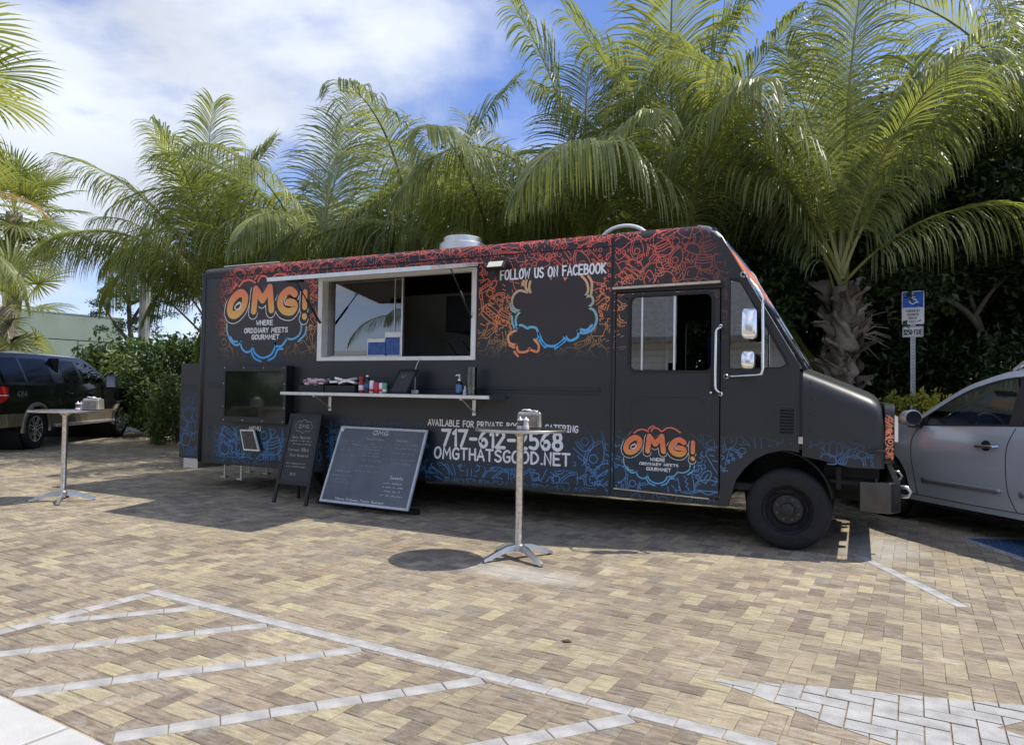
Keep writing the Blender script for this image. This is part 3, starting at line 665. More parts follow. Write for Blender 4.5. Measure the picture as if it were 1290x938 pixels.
# lifting hatch over the window
def awn(x, t, off=0.):    # t 0 hinge .. 1 outer edge
    return Vector((x, -.035-.88*t, 2.735-.185*t+off))
b = MB(); b.add([awn(-5.43, 0), awn(-3.17, 0), awn(-3.2, 1), awn(-5.33, 1), awn(-5.43, 0, .035), awn(-3.17, 0, .035), awn(-3.2, 1, .035), awn(-5.33, 1, .035)], [(0, 3, 2, 1), (4, 5, 6, 7), (0, 1, 5, 4), (1, 2, 6, 5), (2, 3, 7, 6), (3, 0, 4, 7)])
hatch = b.build('hatch_lid', M_CHAR, T)
b = MB()
for p, q in ((awn(-5.34, 1.005), awn(-3.19, 1.005)), (awn(-5.44, 0), awn(-5.335, 1)), (awn(-3.165, 0), awn(-3.195, 1))):
    d = q-p; b.obox((p+q)/2+Vector((0, 0, .017)), d/2, Vector((0, .012, 0)) if abs(d.x) > abs(d.y) else Vector((.012, 0, 0)), Vector((0, 0, .022)))
b.build('hatch_edge', M_ALU, hatch)
b = MB(); b.obox((-4.3, -.01, 2.765), Vector((1.2, 0, 0)), Vector((0, .012, 0)), Vector((0, 0, .008))); b.build('hatch_hinge', mat('rose_trim', (.45, .25, .22), .5, .3), hatch)
for x in (-5.36, -3.235):
    p, q = Vector((x, -.03, 2.17)), awn(x, .5, -.01)
    b = MB(); b.tube([p, p.lerp(q, .55)], .014, 8); b.tube([p.lerp(q, .55), q], .007, 6); b.build('gas_strut', M_BLK, hatch, smooth=True)
b = MB(); b.obox(awn(-5.0, .93, -.02), Vector((.1, 0, 0)), Vector((0, .03, 0)), Vector((0, 0, .012))); b.build('hatch_latch', M_BLK, hatch)
# rub rails
b = MB()
for x0, x1 in ((-7.3, -7.0), (-5.8, -1.75)):
    for zz, hh, pr in ((1.40, .016, .014), (1.355, .010, .007)): b.box(x0, x1, -pr, .0, zz-hh, zz+hh)
b.build('rub_rail', M_CHAR, T, bev=.006)
b = MB(); b.box(-7.3, -1.68, -.010, 0, .42, .432); b.box(-7.44, -1.66, -.006, .0, .345, .36); b.build('skirt_ridge', M_WRAP, T, bev=.003)
# cab side around the sliding door
archp = [(-.47, .46), (-.43, .60), (-.36, .70), (-.274, .785), (-.16, .85), (-.04, .884), (.05, .882), (.105, .87)]
b = MB(); b.prism([(-1.625, .345), (-.505, .345)]+archp+[(.105, 1.60), (.11, 1.635), (-.575, 2.842), (-1.625, 2.842)], 0., .05, pl,
    [[(-1.60, .415), (-.575, .40), (-.575, 2.365), (-1.60, 2.365)], [(-.50, 1.60), (-.05, 1.615), (.018, 1.65), (.0, 1.70), (-.40, 2.42), (-.43, 2.445), (-.50, 2.45)]])
cab = b.build('cab_side', M_WRAP, T, fixn=True)
b = MB(); b.prism([(-.52, 1.575), (.045, 1.595), (.04, 1.66), (-.41, 2.46), (-.52, 2.47)], .012, .03, pl, [[(-.495, 1.615), (-.05, 1.63), (-.01, 1.66), (-.41, 2.41), (-.495, 2.43)]]); b.build('vent_window_rubber', M_BLK, cab, fixn=True)
b = MB(); b.prism([(-.5, 1.6), (.01, 1.62), (-.4, 2.43), (-.5, 2.44)], .018, .022, pl); b.build('vent_window', M_GLASS, cab, fixn=True)
b = MB(); b.box(-.14, -.13, .028, .05, 1.62, 1.92); b.build('window_post', M_ALU, cab)
dw = rrect(-1.44, -.66, 1.595, 2.315, .06)
b = MB(); b.prism([(-1.59, .425), (-.585, .41), (-.585, 2.36), (-1.59, 2.36)], -.014, .03, pl, [dw]); door = b.build('sliding_door', M_WRAP, T, fixn=True, bev=.006)
b = MB(); b.prism(rrect(-1.465, -.635, 1.57, 2.34, .075), -.02, -.012, pl, [dw]); b.build('door_window_rubber', M_BLK, door, fixn=True)
b = MB(); b.box(-1.44, -.99, .004, .008, 1.6, 2.31); dg = b.build('door_glass', M_GLASS, door)
b = MB(); b.box(-1.335, -1.318, -.006, .014, 1.6, 2.31); b.box(-1.02, -1.0, -.004, .014, 1.6, 2.31); b.box(-1.10, -1.075, .02, .04, 1.6, 2.31); b.build('door_glass_rail', M_ALU, door)
b = MB(); r2 = [(a, c) for a, c in rrect(-1.425, -.712, .675, 1.34, .09, 6)]; b.tube([(a, -.0115, c) for a, c in r2], .0065, 8, closed=True); b.build('door_pressing', M_WRAP, door, smooth=True)
b = MB(); b.obox((-1.10, -.03, 2.413), Vector((.52, 0, .006)), Vector((0, .022, 0)), Vector((0, 0, .011))); b.build('door_track', M_TRIM, cab)
b = MB(); b.box(-1.6, -.56, -.022, 0, 2.368, 2.385); b.build('door_seal', M_BLK, cab)
b = MB(); b.obox((-1.13, -.02, .418), Vector((.46, 0, -.014)), Vector((0, .008, 0)), Vector((0, 0, .006))); b.build('door_sill_strip', M_TRIM, door)
b = MB(); b.box(-1.645, -1.62, .004, .03, .36, 2.84); b.build('body_seam', M_BLK, T)
# driver seat in dark blue seen through the door
b = MB(); b.obox((-.78, 1.25, 1.55), Vector((.10, 0, .02)), Vector((0, .26, 0)), Vector((-.06, 0, .48))); b.box(-1.0, -.45, .98, 1.5, 1.0, 1.14); b.box(-.85, -.55, 1.1, 1.4, .56, 1.0)
b.build('driver_seat', mat('seat_blue', (.012, .03, .09), .7, var=.3), T, bev=.05)
b = MB(); b.obox((-.02, 1.2, 1.42), Vector((.16, 0, -.06)), Vector((0, 1.0, 0)), Vector((.03, 0, .12))); b.build('dashboard', M_BLK, T, bev=.03)
b = MB(); mm = Matrix.Translation((-.28, 1.25, 1.52)) @ Matrix.Rotation(rad(-35), 4, 'Y'); b.tube([mm @ Vector((.21*math.cos(t*.3927), .21*math.sin(t*.3927), 0)) for t in range(16)], .014, 6, closed=True); b.build('steering_wheel', M_BLK, T, smooth=True)
# windscreen and printed header above it
n_ = Vector((1.21, 0, .69)).normalized()
def ws(t, y): return Vector((.115-.70*t, y, 1.62+1.222*t))
def slab(t0, t1, y0, y1, d0, d1):
    b = MB(); b.add([ws(t, y)+n_*d for d in (d0, d1) for t in (t0, t1) for y in (y0, y1)], [(0, 1, 3, 2), (4, 6, 7, 5), (0, 4, 5, 1), (2, 3, 7, 6), (0, 2, 6, 4), (1, 5, 7, 3)]); return b
slab(.56, 1.09, .03, 2.27, -.04, 0).build('windscreen_header', M_CHAR, T, bev=.006)
slab(0.0, .56, .06, 2.24, -.02, -.014).build('windscreen', M_GLASS, T)
slab(0.0, .56, 1.13, 1.17, -.03, -.002).build('windscreen_bar', M_BLK, T)
for y in (.024, 2.276):
    b = MB(); yi = 1 if y < 1 else -1
    b.tube([tuple(ws(t, y)-n_*.012) for t in (0, .3, .6, .9)]+[(-.585, y+.004*yi, 2.835), (-.655, y+.02*yi, 2.905), (-.72, y+.05*yi, 2.955), (-.82, y+.10*yi, 2.985)], .022, 8); b.build('windscreen_pillar', M_STEEL, T, smooth=True)
b = MB()
for y0 in (.35, 1.35): b.tube([ws(.02, y0)+n_*.02, ws(.06, y0)+n_*.04, ws(.32, y0+.5)+n_*.012], .008, 6)
b.build('wiper', M_BLK, T)
# bonnet with rounded shoulders
def zb(x): return (.87 if x < .12 else .84) if x < .2 else max(.765, .884-.5*(x-.0)**1.6) if x < .33 else .765
hs = []
for x, zt, ins in ((.130, 1.60, 0), (.30, 1.53, 0), (.5, 1.445, 0), (.66, 1.375, 0), (.71, 1.345, .004), (.745, 1.31, .018), (.765, 1.26, .04), (.775, 1.2, .06)):
    z0 = zb(x); pr = [(x, ins, z0)]; R_ = .15
    for i in range(9):
        q = rad(180-90*i/8); pr.append((x, ins+R_+R_*math.cos(q), zt-R_+R_*math.sin(q)))
    pr.append((x, 1.15, zt+.05))
    for i in range(9):
        q = rad(90-90*i/8); pr.append((x, 2.3-ins-R_+R_*math.cos(q), zt-R_+R_*math.sin(q)))
    pr.append((x, 2.3-ins, z0)); hs.append(pr)
b = MB(); loft(b, hs, capends=False)
q = len(b.v); nn_ = len(hs[0]); b.f.append([q-nn_+j for j in range(nn_)][::-1]); b.a.append(0.)
hood = b.build('bonnet', M_WRAP, T, sa=50, fixn=True)
b = MB(); b.box(.105, .132, .01, 2.29, .9, 1.585); b.build('bonnet_gap', M_BLK, T)
b = MB(); b.box(.10, .135, -.012, .02, .95, 1.01); b.build('bonnet_latch', M_STEEL, T)
b = MB()
for (u, v) in ((1021, 481), (1021, 502), (1020, 521), (1020, 542), (1079, 555)):
    p = side(u, v); b.lathe([(.011, 0), (.009, -.004), (.002, -.006)], c=(p.x, -.001, p.z), axis='Y', n=8)
b.build('bonnet_rivet', M_CHAR, hood)
b = MB(); b.obox((.72, -.012, .915), Vector((.07, .0, .0)), Vector((0, .02, 0)), Vector((0, 0, .012))); b.build('bonnet_lip', M_CHAR, hood, bev=.01)
b = MB(); b.prism(rrect(-.08, .085, 1.0, 1.29, .02, 3), -.010, .0, pl, [rrect(-.055, .06, 1.03, 1.26, .01, 2)]); lv = b.build('side_louvre', M_WRAP, T, fixn=True, bev=.003)
b = MB(); b.box(-.055, .06, -.001, .0005, 1.03, 1.26); b.build('louvre_back', M_BLK, lv)
for i in range(8):
    z_ = 1.045+i*.0275; b = MB(); b.obox((.0025, -.006, z_+.008), Vector((.056, 0, 0)), Vector((0, .007, -.006)), Vector((0, .002, .004))); b.build('louvre_slat', M_CHAR, lv)
# grille surround, lamps, bumper
def yz(a, c, x): return (x, a, c)
b = MB(); b.prism(rrect(.06, 2.24, .80, 1.315, .13, 6), .775, .85, yz, [rrect(.55, 1.75, .86, 1.24, .05, 4)]); gr = b.build('grille_surround', M_CHAR, T, fixn=True, bev=.02)
for i in range(7): b = MB(); b.box(.80, .84, .55, 1.75, .88+i*.052, .895+i*.052); b.build('grille_bar', M_BLK, gr)
for y in (.20, 1.72):
    b = MB(); b.box(.845, .875, y, y+.38, 1.0, 1.2); hl_ = b.build('headlight', mat('headlight_lens', (.75, .75, .72), .15, .2), T, bev=.02)
    b = MB(); b.box(.85, .882, y-.02, y, .99, 1.21); b.box(.85, .882, y+.38, y+.4, .99, 1.21); b.build('lamp_bezel', M_CHROME, hl_)
b = MB(); b.prism([(.585, -.035), (.82, -.035), (.90, .10), (.90, 2.2), (.82, 2.335), (.585, 2.335), (.585, 2.28), (.78, 2.28), (.84, 2.17), (.84, .13), (.78, .02), (.585, .02)], .40, .655, lambda a, c, z: (a, c, z)); bp_ = b.build('front_bumper', mat('bumper_steel', (.075, .075, .077), .30, .9, var=.25, vscale=5, rvar=.12), T, fixn=True, bev=.012)
b = MB(); b.tube([(.9, .42, .50), (.97, .42, .5), (.99, .42, .54), (.96, .42, .58), (.9, .42, .58)], .018, 8); b.tube([(.9, 1.88, .50), (.97, 1.88, .5), (.99, 1.88, .54), (.96, 1.88, .58), (.9, 1.88, .58)], .018, 8); b.build('tow_hook', M_STEEL, bp_, smooth=True)
b = MB(); b.box(.33, .62, .25, .33, .55, .72); b.box(.33, .62, 1.97, 2.05, .55, .72); b.box(.3, .74, .2, .24, .66, .76); b.tube([(.35, .12, .63), (.62, .12, .62)], .02, 8); b.box(.40, .44, .1, .3, .56, .76); b.build('bumper_bracket', M_DARK, T)
# wheel arch liners, wheels
for y0, y1, nm in ((.02, .5, 0), (1.8, 2.28, 1)):
    b = MB(); P = arc(-.06, .42, .44, .462, 178, 8, 20); b.strip(list(range(len(P))), lambda i: y0, lambda i: y1, lambda i, t: (P[int(i)][0], t, P[int(i)][1]), 1); b.build('wheel_arch', M_DARK, T, solid=.01)
b = MB(); b.prism(arc(-.02, .42, .40, .44, 0, 360, 24)[:-1], .48, .5, pl); b.build('arch_back', M_DARK, T, fixn=True)
def truck_wheel(x, y, s_):
    R_ = .362
    b = MB(); b.lathe([(.205, .02), (.22, .0), (.30, -.008), (.335, .004), (.352, .03), (R_, .06), (R_, .095), (R_-.008, .098), (R_-.008, .104), (R_, .107), (R_, .135), (R_-.008, .138), (R_-.008, .144), (R_, .147), (R_, .18), (.35, .215), (.30, .235), (.21, .225)], axis='Y', n=48)
    for v in range(len(b.v)): p = b.v[v]; b.v[v] = (p[0]+x, y+s_*p[1], p[2]+R_-.006)
    wh = b.build('wheel', M_RUB, T, sa=40, fixn=True)
    b = MB(); b.lathe([(.212, .012), (.205, .004), (.196, .012), (.19, .05), (.155, .085), (.135, .075), (.125, .062), (.06, .058), (.055, .05), (.055, .02), (.035, .012), (.001, .012)], axis='Y', n=32)
    for v in range(len(b.v)): p = b.v[v]; b.v[v] = (p[0]+x, y+s_*p[1], p[2]+R_-.006)
    b.build('rim', mat('black_rim', (.02, .02, .021), .42, .2, var=.3, vscale=20), wh, sa=40, fixn=True)
    b = MB()
    for k in range(8):
        q = rad(k*45+22); b.lathe([(.014, .062), (.014, .045), (.008, .043), (.001, .043)], c=(x+.096*math.cos(q), 0, R_-.006+.096*math.sin(q)), axis='Y', n=8)
    for v in range(len(b.v)): p = b.v[v]; b.v[v] = (p[0], y+s_*p[1], p[2])
    b.build('lug_nut', mat('nut_steel', (.07, .07, .07), .4, .6), wh)
    b = MB()
    for k in range(5):
        q = rad(k*72+75); c = Vector((x+.165*math.cos(q), y+s_*.078, R_-.006+.165*math.sin(q))); t_ = Vector((-math.sin(q), 0, math.cos(q))); r_ = Vector((math.cos(q), 0, math.sin(q)))
        b.obox(c, t_*.032, Vector((0, .004, 0)), r_*.009)
    b.build('rim_slot', M_BLK, wh)
truck_wheel(.01, .0, 1); truck_wheel(.01, BODYW, -1); truck_wheel(-5.3, .12, 1); truck_wheel(-5.3, 2.2, -1)
b = MB(); b.tube([(.01, .2, .36), (.01, 2.1, .36)], .05, 8); b.tube([(-5.3, .3, .36), (-5.3, 2.0, .36)], .08, 8); b.box(-.30, .32, .5, .56, .30, .36); b.build('axle', M_DARK, T)
b = MB()
for i in range(7): b.tube([(-.05+.012*i, .30, .52+.05*i) , (.12, .42, .54+.05*i)], .02, 6)
b.build('spring_pack', M_DARK, T)
# mirrors and grab handle
b = MB(); b.tube(spl([tuple(side(938, 347, -.02)), tuple(side(942, 349, -.12)), tuple(side(960, 373, -.2)), tuple(side(961, 385, -.2)), tuple(side(961, 455, -.2)), tuple(side(960, 468, -.2)), tuple(side(954, 472, -.18)), tuple(side(916, 474, -.01))], 5), .0125, 8); ma_ = b.build('mirror_arm', M_CHROME, T, smooth=True)
b = MB(); b.lathe([(.03, .0), (.03, -.02), (.015, -.03)], c=tuple(side(937, 346, 0)), axis='Y', n=10); b.lathe([(.025, .0), (.025, -.015), (.012, -.025)], c=tuple(side(915, 474, 0)), axis='Y', n=10); b.build('mirror_bracket', M_STEEL, ma_)
for (p0, p1) in (((933.5, 388), (953.5, 427)), ((933, 441.5), (950.5, 465))):
    a, c = side(*p0, Y=-.24), side(*p1, Y=-.24); cx_, cz_ = (a.x+c.x)/2, (a.z+c.z)/2; hx, hz = abs(c.x-a.x)/2*.98, abs(a.z-c.z)/2
    b = MB(); pr = rrect(-hx, hx, -hz, hz, .035, 5)
    sec = [[(cx_+p*k, -.24+d, cz_+q_*k) for p, q_ in pr] for d, k in ((-.01, .82), (0, .95), (.03, 1.), (.065, .97))]
    base = 0; n__ = len(pr)
    for s_ in sec: b.v += s_
    for i in range(3):
        for j in range(n__): b.f.append([i*n__+j, i*n__+(j+1) % n__, (i+1)*n__+(j+1) % n__, (i+1)*n__+j]); b.a.append(0)
    b.f.append([j for j in range(n__)][::-1]); b.f.append([3*n__+j for j in range(n__)]); b.a += [0, 0]
    b.build('mirror_head', M_CHROME, ma_, sa=50, fixn=True)
b = MB(); b.tube(spl([tuple(side(908.5, 411, 0)), tuple(side(908, 412, -.05)), tuple(side(902.5, 416, -.075)), tuple(side(901.8, 430, -.075)), tuple(side(901, 480, -.075)), tuple(side(902, 490, -.075)), tuple(side(906, 494, -.06)), tuple(side(908, 497, -.0))], 5), .012, 8); gh = b.build('grab_handle', M_CHROME, T, smooth=True)
b = MB(); p = side(908, 496); b.lathe([(.02, 0), (.02, -.012), (.01, -.016)], c=tuple(p), axis='Y', n=10); p = side(908, 411); b.lathe([(.02, 0), (.02, -.012), (.01, -.016)], c=tuple(p), axis='Y', n=10); b.build('handle_foot', M_CHROME, gh)
a = side(898, 483); b = MB(); b.box(a.x-.018, a.x+.018, -.028, -.014, a.z-.10, a.z+.11); lt = b.build('door_latch', M_BLK, door, bev=.004)
b = MB(); b.lathe([(.012, -.03), (.010, -.045), (.002, -.048)], c=(a.x-.01, 0, a.z-.085), axis='Y', n=10); b.build('latch_knob', M_CHROME, lt)
# roof items
b = MB(); b.box(-4.24, -3.62, .95, 1.55, 3.0, 3.06); rv = b.build('roof_fan', M_ALU, T, bev=.01)
p = gnd(547, 304, 3.16); cxv, cyv = -4.02, 1.1
b = MB(); b.lathe([(.27, 3.0), (.27, 3.10), (.30, 3.11), (.30, 3.24), (.28, 3.255), (.25, 3.26), (.25, 3.32), (.23, 3.335), (.001, 3.345)], c=(cxv, cyv, 0), n=28); b.build('fan_cowl', M_ALU, rv, sa=35)
b = MB(); b.tube([(-2.02, .72, 3.0) for k in (0,)]+[(-1.75+.27*math.cos(rad(q)), .72, 3.04+.17*math.sin(rad(q))) for q in range(180, -1, -15)]+[(-1.48, .72, 2.99)], .022, 8); b.build('roof_pipe', M_WHITE, T, smooth=True)
# rear equipment box with tread plate step
b = MB(); b.box(-7.87, -7.475, .02, 1.25, .385, 1.68); rb = b.build('rear_box', M_WRAP, T, bev=.015)
TREAD = mat('tread_plate', (.55, .53, .5), .35, .8, var=.35, vscale=60, bump=.6, bscale=70)
b = MB(); b.box(-7.80, -7.52, .05, .9, .25, .383); b.build('tread_step', TREAD, T)
for (u, v, w_) in ((283, 599, .25), (303.5, 602, .12), (314, 593, .9), (336, 595, .75)):
    p = side(u, v, w_); b = MB(); b.tube([(p.x, w_, .42), (p.x, w_, max(.02, p.z))], .013, 6); b.box(p.x-.05, p.x+.05, w_-.03, w_+.03, max(.0, p.z-.02), max(.02, p.z)); b.build('jack_leg', M_ALU, T)
# screen in a boxed frame
TVY = -.14
a, c = side(280.5, 460.5, TVY), side(359, 532.5, TVY); x0, x1, z0, z1 = a.x, c.x, .915, 1.645
b = MB(); b.prism([(x0, z0), (x1, z0), (x1, z1), (x0, z1)], TVY, -.001, pl, [[(x0+.055, z0+.075), (x1-.05, z0+.075), (x1-.05, z1-.075), (x0+.055, z1-.075)]]); tv = b.build('screen_box', mat('screen_black', (.010, .011, .011), .45, var=.1), T, fixn=True, bev=.006)
b = MB(); b.box(x0+.05, x1-.045, TVY+.012, TVY+.03, z0+.07, z1-.07); b.build('screen_glass', mat('screen_gloss', (.006, .008, .007), .07, spec=.9, var=.0, rvar=.03), tv)
b = MB()
for i in range(4):
    for zz in (z0+.03, z1-.03): b.lathe([(.008, 0), (.006, -.004), (.001, -.005)], c=(x0+.04+i*(x1-x0-.08)/3, TVY, zz), axis='Y', n=6)
for i in range(2):
    for xx in (x0+.025, x1-.025): b.lathe([(.008, 0), (.006, -.004), (.001, -.005)], c=(xx, TVY, z0+.2+i*.3), axis='Y', n=6)
b.build('screen_screw', M_CHROME, tv)
# flood light
p = side(630, 338, -.12)
b = MB(); mm = Matrix.Translation((-2.90, -.10, 2.70)) @ Matrix.Rotation(rad(-38), 4, 'X'); b.box(-.11, .11, -.03, .02, -.055, .055, mm); fl = b.build('flood_light', M_BLK, T, bev=.006)
b = MB(); b.box(-.085, .085, -.034, -.028, -.04, .04, mm); b.build('flood_lens', mat('lamp_lens', (.72, .66, .5), .25), fl)
b = MB(); b.tube([(-2.90, 0, 2.74), (-2.90, -.08, 2.72)], .012, 6); b.build('flood_bracket', M_BLK, fl)
# fold-down counter
SD = -.40
b = MB(); b.box(-5.62, -2.80, SD, -.002, 1.285, 1.322); sh = b.build('counter_shelf', M_ALU, T, bev=.004)
b = MB(); b.box(-2.80, -2.795, SD, -.01, 1.283, 1.324); b.build('shelf_end', M_STEEL, sh)
for (u, v) in ((408, 506), (591, 508)):
    x = side(u, v, -.12).x; b = MB(); b.box(x-.02, x+.02, -.012, -.002, 1.10, 1.285); b.box(x-.015, x+.015, -.3, -.012, 1.268, 1.285)
    b.tube([(x, -.01, 1.13), (x, -.26, 1.27)], .009, 6); b.build('shelf_bracket', M_ALU, sh)
# small menu in a clear holder under the MENU lettering
P4 = [side(301.9, 540.7, -.05), side(319.4, 540.7, -.05), side(326.6, 568.3, -.05), side(306.7, 567, -.05)]
b = MB(); b.add([tuple(p) for p in P4]+[(p.x, p.y+.02, p.z) for p in P4], [(0, 3, 2, 1), (4, 5, 6, 7), (0, 1, 5, 4), (1, 2, 6, 5), (2, 3, 7, 6), (3, 0, 4, 7)]); mh = b.build('menu_holder', mat('clear_acrylic', (.62, .62, .60), .2), T, fixn=True)
cc_ = sum(P4, Vector())/4
b = MB(); b.add([tuple(cc_+(p-cc_)*.84+Vector((0, -.003, 0))) for p in P4], [(0, 3, 2, 1)]); b.build('menu_sheet', mat('menu_print', (.045, .043, .045), .3, var=.7, vscale=40), mh)

# ------------------------------------------------------------------ printed wrap artwork (flat print a millimetre or two proud of the vinyl)
def art_mat(name, stops, fades=None, emissive=False):
    m = bpy.data.materials.new(name); m.use_nodes = True; MATS[name] = m; t = m.node_tree; n = t.nodes; k = t.links.new; b = n['Principled BSDF']
    co = n.new('ShaderNodeTexCoord'); se = n.new('ShaderNodeSeparateXYZ'); k(co.outputs['Object'], se.inputs[0])
    mr = n.new('ShaderNodeMapRange'); k(se.outputs[2], mr.inputs[0]); mr.inputs[1].default_value = 0; mr.inputs[2].default_value = 3.2
    r = n.new('ShaderNodeValToRGB'); k(mr.outputs[0], r.inputs[0]); e = r.color_ramp.elements
    while len(e) < len(stops): e.new(.5)
    for q, (z, c) in zip(e, stops): q.position = z/3.2; q.color = tuple(min(.85, v_*1.3) for v_ in c[:3])+(1,)
    last = r.outputs[0]
    if fades:
        mx_ = n.new('ShaderNodeMapRange'); k(se.outputs[0], mx_.inputs[0]); mx_.inputs[1].default_value = -8+3.4; mx_.inputs[2].default_value = 1+3.4
        fx = n.new('ShaderNodeValToRGB'); k(mx_.outputs[0], fx.inputs[0]); e = fx.color_ramp.elements
        while len(e) < len(fades): e.new(.5)
        for q, (x, f) in zip(e, fades): q.position = (x+8)/9; q.color = (f, f, f, 1)
        mm = n.new('ShaderNodeMix'); mm.data_type = 'RGBA'; k(fx.outputs[0], mm.inputs[0]); mm.inputs[6].default_value = (.031, .033, .036, 1); k(last, mm.inputs[7]); last = mm.outputs[2]
    k(last, b.inputs['Base Color']); b.inputs['Roughness'].default_value = .45; b.inputs['Specular IOR Level'].default_value = .35
    return m
DK = (.024, .026, .029)
RED = (.60, .115, .085); ORG = (.62, .215, .07); TAN = (.30, .17, .08)
M_DOODT = art_mat('doodle_warm', [(1.70, (.036, .035, .034)), (1.78, (.09, .07, .055)), (1.90, TAN), (2.13, ORG), (2.42, (.62, .19, .10)), (2.72, RED)], [(-7.45, .0), (-7.15, .15), (-6.95, 1.), (-1.15, 1.), (-.85, .45), (-.45, .12), (-.25, .35)])
M_DOODB = art_mat('doodle_blue', [(.36, (.04, .08, .12)), (.46, (.075, .21, .42)), (.78, (.07, .20, .42)), (.92, (.05, .095, .16)), (1.04, DK)], [(-7.45, .05), (-7.2, .1), (-7.0, 1.), (-.5, 1.), (.3, .7), (.75, .5)])
M_DOODR = art_mat('doodle_box_blue', [(.4, (.05, .13, .28)), (.85, (.05, .13, .26)), (1.15, (.04, .08, .13)), (1.4, DK)])
M_LETTER = mat('white_lettering', (.80, .80, .78), .5, var=.03)
M_LOGO = art_mat('logo_orange', [(.60, (.80, .42, .10)), (.72, (.82, .36, .09)), (.9, (.78, .17, .075)), (1.6, (.80, .36, .10)), (2.3, (.82, .38, .10)), (2.52, (.80, .24, .085)), (2.76, (.70, .13, .085))])
M_CLOUDB = art_mat('cloud_blue', [(.45, (.10, .36, .72)), (.62, (.13, .36, .52)), (.75, (.20, .36, .36)), (1.7, (.06, .30, .72)), (1.95, (.10, .38, .66)), (2.15, (.20, .38, .42)), (2.32, (.36, .36, .26)), (2.5, (.62, .36, .18)), (2.68, (.72, .26, .10))])
M_CLOUDR = art_mat('cloud_red', [(.8, (.72, .22, .1)), (1.0, (.72, .15, .1)), (1.66, (.78, .13, .06)), (1.9, (.7, .3, .12)), (2.5, (.72, .24, .1)), (2.8, (.66, .12, .08))])
M_INK = mat('ink_black', (.018, .019, .021), .45, var=.05)
def sidemap(a, c, o):
    """plane (x, height along the side) to the side panel, following the roof curve"""
    o = o+.002
    if c <= 2.842: return Vector((a, -o, c))
    q = (c-2.842)/.15
    if a > -1.635: o += .009
    if q > math.pi/2: return Vector((a, .15+(q-math.pi/2)*.15, 2.992+o))
    return Vector((a, .15-(.15+o)*math.cos(q), 2.842+(.15+o)*math.sin(q)))
def doormap(a, c, o): return Vector((a, -.0158-o, c))
def E2(x, y, rx, ry, rot=0, a0=0, a1=360, n=14): return arc(x, y, rx, ry, a0, a1, n, rot)
def rnd_dots(k, r0, seed):
    q = random.Random(seed); return [E2(q.uniform(-r0, r0), q.uniform(-r0, r0), .03, .03, n=5) for _ in range(k)]
def scallop(n, r, bump, x=0, y=0, a0=0, a1=360):
    o = []
    for i in range(n):
        q = a0+(a1-a0)*(i+.5)/n; o.append(E2(x+r*math.cos(rad(q)), y+r*math.sin(rad(q)), bump, bump, q, -95, 95, 7))
    return o
